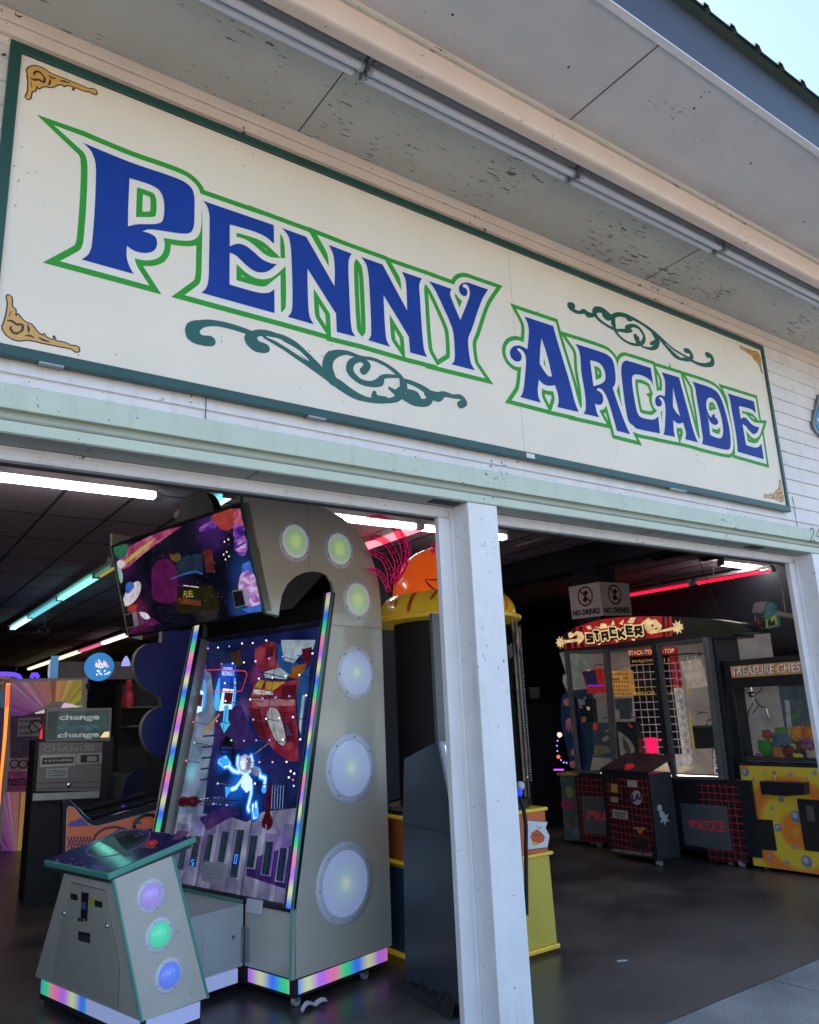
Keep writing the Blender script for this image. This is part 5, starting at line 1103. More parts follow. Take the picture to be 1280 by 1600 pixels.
# body: base, back wall, roof
BKD = .55
m = MB(); m.slab(ST, rect(aL - .05, .10, aR, zbase), -.7, -.001, SFR); m.build('base_cabinet', STK, bevel=.004)
m = MB(); m.slab(ST, rect(aL - .02, zbase, aR + .02, 2.1), -.72, -.68, SFR); m.slab(ST, rect(aL - .02, 2.02, aR + .02, 2.10), -.68, -.002, SFR); m.build('carcass', STK)
hd = sp_(ST, *Q3, "50,312 45,240 110,178 250,128 400,104 560,93 720,92 830,97 1000,108 1180,135 1255,175 1250,190 1010,222 640,262 330,298", False)
m = MB(); m.slab(ST, hd, -.25, -.003, SFR); m.build('header_hood', STK)
m = MB(); m.slab(ST, sp_(ST, *Q3, "915,118 1060,120 1180,138 1240,172 1180,205 1060,205 920,190"), -.002, .001, mat('hood_side_glass', (.055, .065, .04), .2, var=.3, vscale=5)); m.build('hood_side', STK)
RED, CRM = art('header_red', (.42, .015, .015), .13), art('header_cream', (.85, .62, .30), .16)
HB = (860, 950, 8)
hi = [(sp_(ST, *Q3, "95,298 88,240 150,165 300,115 430,98 560,93 660,92 760,95 765,215 600,232 400,262"), RED)]
for t in ("105,295 98,195 125,185 135,292", "150,290 142,170 160,165 170,288", "190,285 180,160 200,155 212,283", "700,92 715,92 722,218 706,220", "730,92 742,92 748,214 735,216"): hi.append((sp_(ST, *Q3, t), SFR))
hi += [(sp_(ST, *HB, t), CRM) for t in ("170,405 340,385 345,330 240,380 225,320 250,300 290,320 330,290 400,300 430,370 400,420 345,460 350,420 180,440", "450,235 500,215 530,260 480,270", "540,230 620,240 640,190 700,200 720,250 640,265", "760,210 790,150 810,210", "860,195 925,140 905,215", "960,185 1010,120 1075,115 1040,190", "1140,190 1190,150 1230,120 1280,170 1280,330 1220,310 1180,240", "590,455 640,430 620,465", "800,390 860,400 840,435", "1010,385 1065,385 1050,415")]
hi += [(sp_(ST, *Q3, t), CRM) for t in ("600,120 660,110 700,150 690,180 780,155 830,150 830,170 700,190 640,200 600,180",)]
hi += [(sp_(ST, *Q3, t), RED) for t in ("630,145 645,140 650,155 635,160", "655,165 670,162 672,172 658,176")]
for cx_, cy_ in ((65, 255), (797, 160)):
    c = ST.at(860 + cx_ / 4, 940 + cy_ / 4); hi.append(([Vector((c[0] + (.075 if k % 2 else .04) * math.cos(math.pi * k / 9), c[1] + (.075 if k % 2 else .04) * math.sin(math.pi * k / 9))) for k in range(18)], CRM))
paint('header_art', ST, hi, STK, .004)
GL = {"S": [(1, .95), (0, .95), (0, .55), (1, .45), (1, .05), (0, .05)], "T": [(0, .95), (1, .95), None, (.5, .95), (.5, 0)], "A": [(0, 0), (0, .95), (1, .95), (1, 0), None, (0, .42), (1, .42)], "C": [(1, .95), (0, .95), (0, .05), (1, .05)], "K": [(0, 0), (0, 1), None, (1, 1), (.15, .5), (1, 0)], "E": [(1, .95), (0, .95), (0, .05), (1, .05), None, (0, .5), (.8, .5)], "R": [(0, 0), (0, .95), (1, .95), (1, .5), (0, .45), (1, 0)]}
letters = [("S", "462,438 545,430 540,322 452,318"), ("T", "575,405 625,400 605,280 545,275"), ("A", "655,412 738,400 722,285 640,300"), ("C", "760,360 838,355 815,240 742,235"), ("K", "862,382 948,378 925,255 845,270"), ("E", "960,345 1048,345 1028,215 945,215"), ("R", "1072,355 1165,345 1145,215 1055,225")]
l0, l1, l2 = [], [], []
for s_, t in letters:
    q = sp_(ST, *HB, t); c = sum(q, Vector((0, 0))) / 4; q = [c + (p - c) * .74 for p in q]; seg_ = [[]]
    for g in GL[s_]:
        if g is None: seg_.append([]); continue
        x, y = g; seg_[-1].append(q[0] * (1 - x) * (1 - y) + q[1] * x * (1 - y) + q[2] * x * y + q[3] * (1 - x) * y)
    for sg in seg_:
        l0 += [([p + Vector((.010, -.012)) for p in z_], INK) for z_ in stroke(sg, .036, False, 3)]; l1 += [(z_, CRM) for z_ in stroke(sg, .030, False, 3)]; l2 += [(z_, INK) for z_ in stroke(sg, .015, False, 3)]
paint('header_lettering', ST, l0 + l1 + l2, STK, .007)

# glazing frames
def frm(name, t, h0=-.03, h1=.004, mt=None, T=Q3):
    m = MB(); m.slab(ST, sp_(ST, *T, t), h0, h1, mt or SGY); return m.build(name, STK, bevel=.002)
frm('window_frame', "88,318 108,318 185,1065 160,1065"); frm('window_frame', "88,308 325,298 328,316 90,326", -.02, .003); frm('window_frame', "328,300 362,298 415,1010 385,1010")
frm('window_frame', "632,270 682,266 740,880 782,1100 762,1100 732,1000 715,1000", -.03, .003, SFR); frm('window_frame', "660,268 682,266 788,1098 762,1100"); frm('window_frame', "682,262 955,225 955,240 684,276", -.02, .003)
frm('corner_post', "955,225 990,222 1092,1110 1058,1112", -.03, .02, SAL); frm('corner_post', "990,222 1008,222 1116,1112 1092,1112", -.03, .022, SGY)
frm('window_frame', "765,1090 1115,1098 1115,1118 768,1108", -.02, .006); frm('window_frame', "165,1058 400,1050 402,1066 170,1074", -.02, .005)
frm('door_panel', "1008,222 1030,222 1150,1125 1116,1118", -.4, .0, SFR)
m = MB(); q = [Vector(ST.at(x, y)) for x, y in ((888, 1020), (905, 1205), (1137, 1215), (1108, 998))]; m.slab(ST, q, -.012, -.010, glassmat('cabinet_glass', (.93, .93, .93), .01, 1.1)); m.build('glass', STK)
# prizes and display wall inside
BK = ST.off(-.40)
WALLC = blobmat('display_wall', [(.3, (.34, .30, .28)), (.5, (.50, .45, .42)), (.7, (.62, .56, .52))], 3, [], .035); FLOORC = art('display_floor', (.70, .55, .42), .12)  # wall and floor colours glow faintly, standing in for light inside
def bk(t, T=Q3): return [Vector(BK.at(p[0], p[1])) for p in Z(*T, t)]
def cl(q): return q
R8 = (1010, 970, 6.15); R7 = (870, 1080, 8)
gridm = art('grid_black', (.012, .010, .018), .05); mir = art('mirror_grey', (.20, .22, .19), .11)
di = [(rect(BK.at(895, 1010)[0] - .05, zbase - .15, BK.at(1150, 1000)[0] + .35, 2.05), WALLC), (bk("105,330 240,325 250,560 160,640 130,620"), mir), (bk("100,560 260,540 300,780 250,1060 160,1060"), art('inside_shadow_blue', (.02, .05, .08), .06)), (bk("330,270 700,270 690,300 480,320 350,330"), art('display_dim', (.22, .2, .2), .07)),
      (bk("430,990 730,1005 780,1100 440,1040"), FLOORC), (bk("775,985 890,1040 790,1090"), FLOORC)]
di += [(bk("485,300 785,283 800,292 802,325 785,335 490,345"), art('prize_red', (.45, .03, .05), .10))]
di += [(bk("495,345 780,330 855,955 555,960"), gridm)]
for t in ("820,370 838,372 872,590 860,592", "862,680 878,682 905,920 890,918"): di.append((bk(t), art('yellow_tape', (.55, .42, .12), .09)))
ringc, ringi = art('ring_light', (.55, .5, .48), .12), gridm
for k in range(12):
    f = k / 11; x_, y_ = 783 + f * 78, 355 + f * 578; c = BK.at(860 + x_ / 4, 940 + y_ / 4); rd = .042
    mt = _mc['prize_red'] if k < 4 else ringc
    di += [([Vector((c[0] + dx, c[1] + dy)) for dx, dy in ((-.07, -rd), (0, -rd), (0, rd), (-.07, rd))], mt), (circ(c, rd, 14), mt), (circ(c, rd * .62, 12), gridm), (circ(c, rd * .5, 12), mt), (circ(c, rd * .22, 8), gridm)]
di += [(bk("775,960 870,955 890,985 870,1025 790,1025"), ringc)]
for k in range(3): c = BK.at(860 + (1040 + k * 2) / 4, 940 + (955 + k * 52) / 4); di += [([Vector((c[0] - .045, c[1] - .05)), Vector((c[0] + .2, c[1] - .05)), Vector((c[0] + .2, c[1] + .05)), Vector((c[0] - .045, c[1] + .05))], gridm), ([Vector((c[0] - .038, c[1] - .042)), Vector((c[0] + .2, c[1] - .042)), Vector((c[0] + .2, c[1] + .042)), Vector((c[0] - .038, c[1] + .042))], ringc), (circ(c, .02, 8), gridm)]
gl_, gy_ = art('grid_line', (.42, .36, .38), .12), art('grid_gold', (.55, .34, .10), .12)
rows_ = 13; L0, L1, T0, T1_ = (498, 398), (553, 957), (748, 384), (852, 955)
for j in range(rows_):
    f = j / (rows_ - 1); a = (L0[0] + (L1[0] - L0[0]) * f, L0[1] + (L1[1] - L0[1]) * f); b = (T0[0] + (T1_[0] - T0[0]) * f + 30 * (1 - f), T0[1] + (T1_[1] - T0[1]) * f)
    di += [(q, gy_ if j in (0, 3, 4) else gl_) for q in stroke(bk("%g,%g %g,%g" % (a + b)), .0042)]
for i in range(8):
    g = i / 7; a = (498 + (780 - 498) * g, 398 + (380 - 398) * g); b = (553 + (852 - 553) * g, 957 - 2 * g); di += [(q, gl_) for q in stroke(bk("%g,%g %g,%g" % (a + b)), .0036)]
paint('display_wall', BK, di, STK, 0)
m = MB()
for s_, t in (("STACK-TO-THE-TOP", "492,336 775,320 775,292 490,308"),): addtext(m, s_, BK, bk(t), CRM, .003, .02)
addtext(m, "MAJOR", BK, bk("515,388 650,380 648,358 512,364"), gy_, .003, .02); addtext(m, "MINOR", BK, bk("535,585 660,580 658,558 533,562"), gy_, .003, .02); addtext(m, "11", BK, bk("728,580 765,578 763,555 725,557"), gy_, .003, .02); addtext(m, "11", BK, bk("712,378 745,376 743,352 710,354"), gy_, .003, .02)
m.build('display_lettering', STK)
LIT = em('block_red', (1.0, .01, .10), .35)
BK2 = BK.off(.008)
for i in range(4):
    for j in range(4):
        def cp_(fx, fy): x_ = 592 + fx * 72 + fy * 12; y_ = 850 + fy * 98; return Vector(BK2.at(860 + x_ / 4, 940 + y_ / 4))
        m = MB(); e = .03; m.slab(BK2, [cp_((i + e * 2) / 4, (j + e) / 4), cp_((i + 1 - e * 2) / 4, (j + e) / 4), cp_((i + 1 - e * 2) / 4, (j + 1 - e) / 4), cp_((i + e * 2) / 4, (j + 1 - e) / 4)], 0, .006, LIT); m.build('lit_block', STK)
m = MB(); addtext(m, '6', BK2, bk("682,874 696,874 696,854 682,854"), LIT, .003, .03); m.build('block_counter', STK)
def prize(name, label, cat, T, t, mt, d=.1, h=-.30, paint_=None, group='boxed prizes hanging in the prize cabinet'):
    pl = ST.off(h); q = [Vector(pl.at(p[0], p[1])) for p in Z(*T, t)]; c = sum(q, Vector((0, 0))) / len(q)
    th = thing(name, label, cat, pl.w(c.x, min(p.y for p in q), -d / 2), group)
    m = MB(); m.slab(pl, q, -d, 0, mt); o = m.build('carton', th, bevel=.003)
    if paint_: paint('carton_print', pl, [(([Vector(pl.at(p[0], p[1])) for p in Z(*T, tt)]), mm_) for tt, mm_ in paint_], th, .0015)
    if d > .02:
        xs = c.x; yt = max(p.y for p in q); m = MB(); m.tube([pl.w(xs, yt - .005, -d / 2), pl.w(xs, yt + .03, -d / 2), pl.w(xs + .02, yt + .045, -d / 2), pl.w(xs + .1, yt + .045, -d / 2 - .08)], .006, CHROME, 6); m.build('hook', th)
    return th
pr_ = art('box_red', (.50, .03, .025), .10); pd = art('box_navy', (.03, .03, .09), .08); tan = art('box_amber', (.62, .30, .07), .13); tand = art('box_amber_dark', (.30, .12, .03), .10); wb = art('box_white', (.60, .50, .42), .11); dk = art('box_dark', (.02, .025, .03), .05); gyx = art('box_grey', (.16, .16, .15), .09)
prize('prize_box', 'glossy red boxed prize hanging tilted at the left window of the prize cabinet', 'box', HB, "385,795 640,755 675,1060 470,1065", pr_, .08, -.18, [("400,800 560,780 600,960 455,965", pd), ("470,960 665,965 668,978 472,975", em('box_violet', (.2, .02, .9), .25)), ("450,770 470,768 520,780 480,790", wb)])
prize('prize_box', 'amber patterned boxed prize marked PINS hanging in the middle window', 'box', HB, "755,790 975,780 1015,1090 800,1110", tan, .08, -.2, [("%d,%d %d,%d %d,%d %d,%d" % (770 + i * 34 + j * 6, 815 + j * 50, 790 + i * 34 + j * 6, 813 + j * 50, 792 + i * 34 + j * 6, 840 + j * 50, 774 + i * 34 + j * 6, 842 + j * 50), tand) for i in range(6) for j in range(6) if not (j == 1 and i < 4)])
m = MB(); PP = ST.off(-.2); addtext(m, 'PINS', PP, [Vector(PP.at(p[0], p[1])) for p in Z(*HB, "775,915 865,905 862,870 770,880")], INK, .003, .03); m.build('display_lettering', STK)
prize('prize_box', 'dark boxed prize with a pale round picture at the left window above the large boxes', 'box', R7, "215,95 440,90 470,380 250,390", dk, .07, -.2, [("222,100 350,100 360,165 300,180 325,190 325,215 235,210", gyx), ("370,190 420,200 410,240 385,235", wb), ("290,325 370,320 365,385 310,390", tand)])
prize('prize_box', 'dark framed picture box with small red square, standing low behind the slanting mullion', 'box', R7, "450,392 655,395 700,835 460,830", art('box_sea', (.035, .06, .08), .07), .07, -.2, [("455,400 510,398 512,480 458,485", pr_), ("560,600 640,545 665,600 600,640", gyx), ("465,680 560,680 640,700 680,760 480,820", art('box_stone', (.12, .11, .08), .08)), ("600,500 650,470 655,500 610,520", gyx)])
prize('prize_box', 'large black boxed prize with a grey oval picture beside the block grid', 'box', R7, "740,385 985,380 1040,850 760,870", dk, .08, -.22, [("765,505 800,510 900,590 965,680 975,750 940,810 880,830 800,800 785,700", gyx), ("820,560 880,640 930,740 900,800 840,720", art('box_dim', (.06, .06, .06), .06)), ("880,400 900,395 960,450 930,460", pr_)])
prize('prize_box', 'grey electronic item box hanging just under the amber box', 'box', R7, "720,100 900,85 905,220 890,350 790,350 780,235 735,230", art('box_slate', (.05, .065, .075), .07), .06, -.2)
prize('prize_box', 'plain cream boxed prize, left one of the pair at the right window', 'box', R8, "325,392 402,380 475,640 395,652", wb, .08, -.22)
prize('prize_box', 'plain cream boxed prize, right one of the pair at the right window', 'box', R8, "406,378 478,365 553,625 480,640", wb, .08, -.22)
prize('prize_bag', 'black bag with a short handle hanging low at the right window', 'bag', R8, "438,1010 665,1000 670,1215 640,1225 470,1232", dk, .09, -.22, [("445,1015 655,1008 655,1020 448,1028", art('bag_edge', (.08, .08, .09), .06))])
m = MB()
for pts in (((1056, 1024), (1080, 1022), (1105, 1021)), ((1095, 1113), (1115, 1112))): m.tube([BK.w(*BK.at(x, y), .1) for x, y in pts], .009, CHROME, 8)
m.build('prize_rod', STK)
m = MB(); m.slab(ST, rect(aL + .2, zbase + .004, aR - .2, zbase + .016), -.07, -.045, em('cabinet_lamp', (1, .80, .62), 1.6)); m.build('lamp_strip', STK)
# red grid lower panels
def gridmat():
    m = bpy.data.materials.new('red_wire_grid'); m.use_nodes = True; nt = m.node_tree; b = nt.nodes['Principled BSDF']; L = nt.links
    tc = N(nt, 'ShaderNodeTexCoord'); sp = N(nt, 'ShaderNodeSeparateXYZ'); L.new(tc.outputs['Object'], sp.inputs[0]); outs = []
    for ax, off in ((1, 0), (2, .02)):
        d = N(nt, 'ShaderNodeMath', operation='MULTIPLY_ADD'); d.inputs[1].default_value = 1 / .062; d.inputs[2].default_value = 50 + off; L.new(sp.outputs[ax], d.inputs[0]); f = N(nt, 'ShaderNodeMath', operation='FRACT'); L.new(d.outputs[0], f.inputs[0]); g = N(nt, 'ShaderNodeMath', operation='LESS_THAN'); g.inputs[1].default_value = .11; L.new(f.outputs[0], g.inputs[0]); outs.append(g)
    mx = N(nt, 'ShaderNodeMath', operation='MAXIMUM'); L.new(outs[0].outputs[0], mx.inputs[0]); L.new(outs[1].outputs[0], mx.inputs[1])
    c = N(nt, 'ShaderNodeMix', data_type='RGBA'); L.new(mx.outputs[0], c.inputs[0]); c.inputs[6].default_value = (.012, .013, .018, 1); c.inputs[7].default_value = (.50, .035, .045, 1); L.new(c.outputs[2], b.inputs['Base Color']); b.inputs['Roughness'].default_value = .4; return m
RG = gridmat(); PRZ = mat('prize_door_grey', (.10, .11, .12), .45, var=.15, vscale=4)
for t, nm in (("150,215 340,220 360,630 190,620", 0), ("915,258 1175,262 1240,755 990,745", 1)):
    m = MB(); m.slab(ST, sp_(ST, *Q5, t), .0, .003, RG); o = m.build('grid_panel', STK)
for t, tt in (("198,335 350,338 352,578 215,568", "238,478 350,486 348,436 232,424"), ("815,378 1105,398 1142,680 845,640", "880,540 1108,560 1095,498 870,482")):
    m = MB(); m.slab(ST, sp_(ST, *Q5, t), .006, .010, PRZ); o = m.build('prize_door', STK)
    m = MB(); q = sp_(ST, *Q5, t)
    for k in range(1, 8): a, b = q[0].lerp(q[3], k / 8), q[1].lerp(q[2], k / 8); [m.slab(ST, s_, .0102, .0108, SGY) for s_ in stroke([a, b], .0015)[:1]]
    m.build('door_slats', o)
    m = MB(); tq = sp_(ST, *Q5, tt); addtext(m, 'PRIZE' if len(t) and tt.startswith('880') else 'PRI', ST, tq, art('prize_lettering', (.42, .03, .05), .05), .012, .012); m.build('door_lettering', o)
# protruding control console
C0 = onZ(1030, 1352, 0.03); CL_ = onZ(954, 1335, 0.03); cdir = (CL_ - C0).normalized()
CN = Plane(C0, -cdir, UP, None); CN.n = CN.n if CN.n.x < 0 else -CN.n
zc = CN.at(1017, 1210)[1]; wdt = (CL_ - C0).length + .02
m = MB(); m.slab(CN, [Vector((-wdt, .04)), Vector((0, .04)), Vector((0, zc)), Vector((-wdt, zc))], -.27, 0, SFR); cn = m.build('control_console', STK, bevel=.004)
m = MB(); q5 = lambda t: [Vector(CN.at(p[0], p[1])) for p in Z(*Q5, t)]
m.slab(CN, q5("345,235 612,215 650,700 385,655"), .001, .002, RG); m.build('grid_panel', cn)
for nm, t, mt in (('warning_label', "380,258 420,262 425,315 383,310", mat('label_yellow', (.45, .36, .04), .5, var=0)), ('white_label', "482,236 542,240 545,280 486,278", mat('label_white', (.42, .42, .42), .5, var=0)), ('green_label', "380,340 424,343 424,376 382,372", mat('label_green', (.25, .38, .2), .5, var=0)), ('token_label', "390,418 485,430 487,482 394,470", _mc['label_white']), ('coin_plate', "455,310 480,310 482,360 458,360", BLACK), ('coin_box', "525,590 608,600 612,660 530,650", MATBLK)):
    m = MB(); m.slab(CN, q5(t), .003, .005, mt); m.build(nm, cn)
m = MB(); t0 = q5("540,345 600,345"); c = Vector(CN.at(860 + 542 / 4, 1160 + 346 / 4)); el = [c + Vector((.074 * math.cos(t) - .012 * math.sin(t), .062 * math.sin(t) + .02 * math.cos(t))) for t in [2 * math.pi * k / 28 for k in range(28)]]
m.slab(CN, el, .003, .006, _mc['label_white']); lo_ = m.build('oval_badge', cn)
m = MB(); addtext(m, 'LAI', CN, q5("512,372 572,360 572,318 512,325"), mat('badge_navy', (.02, .04, .12), .5, var=0), .007, .06); m.build('badge_lettering', lo_)
m = MB(); addtext(m, 'www.laigames.com', CN, q5("392,690 638,722 638,688 392,655"), _mc['label_white'], .004, .01); addtext(m, 'TOKENS ARE FOR', CN, q5("400,446 478,456 478,438 398,430"), INK, .006, .03); addtext(m, 'PRIZES ONLY', CN, q5("410,466 470,474 470,458 408,450"), INK, .006, .03); m.build('console_lettering', cn)
ar = q5("523,530 598,532 598,545 575,546 582,556 565,575 545,556 552,546 523,543"); m = MB(); m.slab(CN, ar, .003, .005, mat('arrow_orange', (.45, .22, .05), .5, var=0)); m.build('arrow_sticker', cn)
# sloping button top
p0, p1 = CN.w(-wdt, zc), CN.w(0, zc); back = -CN.n * .34 + UP * .13
m = MB(); m.prism([p0 + CN.n * .01, p1 + CN.n * .01, p1 + back, p0 + back], V(0, 0, .02), SFR); ctp = m.build('button_deck', STK, bevel=.003)
BDp = Plane(p0 + UP * .021, -cdir, back.normalized(), None); BDp.n = BDp.n if BDp.n.z > 0 else -BDp.n
paint('deck_art', BDp, [(rect(.06, .05, wdt * .85, .30), mat('deck_red', (.16, .01, .012), .3, var=.2, vscale=14)), (rect(.09, .08, wdt * .8, .27), SFR)], ctp, .002)
bp_ = BDp.at(984, 1199); m = MB(); m.lathe(BDp.w(*bp_), [(0, .03), (.03, .027), (.045, .012), (.05, 0)], mat('deck_button', (.45, .01, .02), .2, var=0, emit=.05, ecol=(1, .02, .02)), 20, BDp.n); m.build('push_button', ctp, smooth_=True)
# white splat stickers on its side
SS = Plane(C0 + V(.0, 0, 0), -CN.n, UP, None); SS.n = SS.n if SS.n.y < 0 else -SS.n
def ss(t): return [Vector(SS.at(p[0], p[1])) for p in Z(*Q5, t)]
c1 = ss("683,410")[0]; c2 = ss("712,475")[0]
paint('splat_sticker', SS, [(circ(c1, .03, 10), _mc['label_white']), (circ(c1 + Vector((.012, -.05)), .025, 10), _mc['label_white']), ([Vector((c2.x + (.065 if k % 2 else .03) * math.cos(math.pi * k / 6), c2.y + (.065 if k % 2 else .03) * math.sin(math.pi * k / 6))) for k in range(12)], _mc['label_white'])], cn, .002)
for p in (onZ(1028, 1354, 0), onZ(924, 1322, 0), onZ(1141, 1353, 0), onZ(1158, 1356, 0), onZ(935, 1325, 0)): caster(V(p.x + .03, p.y, 0), STK, 1.6)

# ------------------------------------------------------------------ claw machine beside it
CR = thing('claw_machine', 'claw machine with a yellow bubble-print front and plush toys behind glass', 'claw machine', (7.1, .95, 0))
XP = 6.722; CPl = Plane((XP, 1.62, 0), (0, -1, 0), UP, (-1, 0, 0))
Q6 = (1120, 1020, 4.444)
def c6(t, sm=False, pl=CPl):
    z_ = Z(*Q6, t); z_ = [(p.x, p.y) for p in smooth(z_, True, 4)] if sm else [(p[0], p[1]) for p in z_]
    return [Vector(pl.at(*p)) for p in z_]
yw = 1.10; z_top = CPl.at(1140, 1032)[1]; z_mid = CPl.at(1160, 1196)[1]; zgb = CPl.at(1165, 1188)[1]; zgt = CPl.at(1150, 1075)[1]; zy0 = CPl.at(1179, 1352)[1]
m = MB(); m.slab(CPl, rect(-.03, zy0 + .002, yw, z_mid + .02), -.8, -.002, SFR); m.build('cabinet', CR, bevel=.003)
m = MB(); m.slab(CPl, rect(-.03, zgt, yw, z_top), -.8, -.002, SFR); m.slab(CPl, rect(-.03, z_mid + .02, .045, zgt), -.06, 0, SFR); m.slab(CPl, rect(yw - .05, z_mid + .02, yw, zgt), -.06, 0, SFR); m.slab(CPl, rect(-.03, z_mid + .02, .01, zgt), -.8, -.74, SFR); m.slab(CPl, rect(-.03, z_mid + .02, yw, zgt), -.82, -.8, art('claw_back', (.10, .11, .13), .05)); m.build('window_frame', CR, bevel=.003)
hdq = c6("97,95 600,60 606,150 108,175")
m = MB(); m.slab(CPl, [hdq[0], Vector((hdq[0].x + .78, hdq[0].y)), Vector((hdq[3].x + .78, hdq[3].y)), hdq[3]], .0, .006, art('header_gold', (.35, .20, .06), .10)); hp = m.build('header_board', CR)
m = MB(); tq = c6("112,165 602,134 600,75 110,105"); ex = (tq[1] - tq[0]) * 1.06
addtext(m, 'TREASURE CHEST', CPl, [tq[0], tq[0] + ex, tq[3] + ex, tq[3]], mat('head_shadow', (.30, .02, .03), .4, var=0), .008, .05); q_ = [p + Vector((-.003, .003)) for p in (tq[0], tq[0] + ex, tq[3] + ex, tq[3])]; addtext(m, 'TREASURE CHEST', CPl, q_, art('head_silver', (.42, .42, .45), .10), .010, .02); m.build('header_lettering', hp)
Y1, Y2 = art('print_yellow', (.60, .52, .06), .05), art('print_orange', (.60, .25, .04), .045)
m = MB(); fq = c6("162,792 711,800 820,1560 262,1490"); x0c, x1c = fq[0].x, yw - .02
def swirl():
    m = bpy.data.materials.new('bubble_print'); m.use_nodes = True; nt = m.node_tree; b = nt.nodes['Principled BSDF']; L = nt.links
    tc = N(nt, 'ShaderNodeTexCoord'); mp = N(nt, 'ShaderNodeMapping'); c = CPl.w(*CPl.at(1245, 1300)) - V(7.1, .95, 0); mp.inputs['Location'].default_value = (0, -c.y * 1, -c.z); L.new(tc.outputs['Object'], mp.inputs[0])
    wv = N(nt, 'ShaderNodeTexWave', wave_type='RINGS', rings_direction='X'); wv.inputs['Scale'].default_value = 1.05; wv.inputs['Distortion'].default_value = 1.2; wv.inputs['Detail'].default_value = 1; wv.inputs['Detail Scale'].default_value = .8; wv.inputs['Phase Offset'].default_value = 1.5; L.new(mp.outputs[0], wv.inputs['Vector'])
    r = N(nt, 'ShaderNodeValToRGB'); r.color_ramp.elements[0].color = (.50, .40, .04, 1); r.color_ramp.elements[1].color = (.52, .17, .03, 1); r.color_ramp.elements[0].position = .35; r.color_ramp.elements[1].position = .85; L.new(wv.outputs['Fac'], r.inputs[0]); L.new(r.outputs[0], b.inputs['Base Color']); b.inputs['Roughness'].default_value = .35
    L.new(r.outputs[0], b.inputs['Emission Color']); b.inputs['Emission Strength'].default_value = .03; return m
fr_q = [Vector((x0c, z_mid)), Vector((x1c, z_mid)), Vector((x1c, zy0)), Vector((c6('262,1490')[0].x, zy0))]
m.slab(CPl, fr_q, .0, .003, SFR); fp_ = m.build('front_panel', CR)
bub = []; bb1, bb2 = mat('bubble_blue', (.22, .26, .42), .3, var=0), mat('bubble_pale', (.55, .55, .62), .3, var=0)
for x_, y_, r in ((200, 828, 28), (334, 830, 10), (515, 842, 14), (678, 832, 16), (255, 878, 12), (210, 945, 8), (624, 874, 10), (320, 978, 13), (450, 1018, 17), (385, 1078, 12), (272, 1130, 12), (552, 1138, 36), (428, 1215, 24), (538, 1347, 15), (370, 1415, 16), (490, 1455, 15), (628, 1450, 36), (410, 1500, 38)):
    c = Vector(CPl.at(1120 + x_ / 4.444, 1020 + y_ / 4.444)); R_ = r / 4.444 * .0060; bub += [(circ(c, R_, 14), bb1), (circ(c + Vector((-R_ * .15, R_ * .2)), R_ * .5, 10), bb2)]
paint('front_print', CPl, [(fr_q, swirl())] + [(p, mt) for p, mt in bub if min(q.y for q in p) > zy0], fp_, .0045)
m = MB(); m.slab(CPl, c6("335,885 645,895 652,980 515,990 350,975"), .005, .09, SFR); sh_ = m.build('control_shelf', CR, bevel=.004)
m = MB(); jp = c6("430,880")[0]; m.tube([CPl.w(jp.x, jp.y - .01, .05), CPl.w(jp.x, jp.y + .05, .05)], .006, CHROME, 8); m.ball(CPl.w(jp.x, jp.y + .06, .05), .016, mat('knob_pink', (.45, .12, .2), .2, var=0), 10); m.build('joystick', sh_, smooth_=True)
m = MB(); m.slab(CPl, c6("236,1152 392,1160 424,1375 268,1362"), .005, .012, MATBLK); m.build('prize_flap', CR, bevel=.006)
q = c6("560,1012 640,1018 700,1375 622,1372"); m = MB(); m.slab(CPl, [q[0], Vector((q[0].x + .28, q[0].y)), Vector((q[0].x + .28, q[3].y)), Vector((q[0].x, q[3].y))], .005, .012, MATBLK); cdx = m.build('coin_door', CR, bevel=.004)
m = MB(); m.slab(CPl, c6("622,1058 675,1066 690,1172 640,1162"), .012, .016, GALV); m.build('coin_mech', cdx)
m = MB(); m.slab(CPl, [Vector((.05, zgb)), Vector((yw - .05, zgb)), Vector((yw - .05, zgt - .01)), Vector((.05, zgt - .01))], -.012, -.010, glassmat('claw_glass', (.92, .93, .94), .01, 1.4)); m.build('glass', CR)
# interior: mirror strip, floor, chute
IN = CPl.off(-.55)
paint('inside_back', IN, [(c6("125,240 260,245 330,560 180,745 150,600", False, IN), art('in_pale', (.30, .26, .24), .06)), (c6("370,240 700,225 720,600 400,600", False, IN), art('in_blue', (.10, .14, .17), .05)), (c6("470,330 505,330 530,600 500,600", False, IN), art('in_strip', (.32, .36, .40), .07)), (c6("520,440 560,410 570,440 530,470", False, IN), art('in_green', (.10, .20, .05), .06))], CR, 0)
m = MB(); m.slab(CPl, rect(.05, zgb - .012, yw - .05, zgb + .03), -.74, -.02, mat('inner_floor', (.10, .10, .11), .5, var=.1)); m.build('inner_floor', CR)
m = MB(); kw = .9
cp0 = CPl.off(-.25).w(*CPl.off(-.25).at(1175, 1085)); m.tube([cp0 + UP * .12, cp0], .012, CHROME, 8); m.ball(cp0, .03, CHROME, 12)
m.build('claw_head', CR, smooth_=True)
pl25 = CPl.off(-.25)
for pts in ("245,300 255,345 225,400 213,455", "270,320 300,370 345,385 362,450", "265,330 290,375 250,420"):
    m = MB(); m.tube([pl25.w(*pl25.at(1120 + float(a.split(',')[0]) / 4.444, 1020 + float(a.split(',')[1]) / 4.444)) for a in pts.split()], .0055, CHROME, 8); m.build('claw_finger', CR, smooth_=True)
m = MB(); m.tube([pl25.w(*pl25.at(1120 + a / 4.444, 1020 + b / 4.444)) for a, b in ((185, 250), (215, 282), (260, 292), (300, 270), (318, 240))], .004, MATBLK, 6); m.build('claw_cable', CR, smooth_=True)
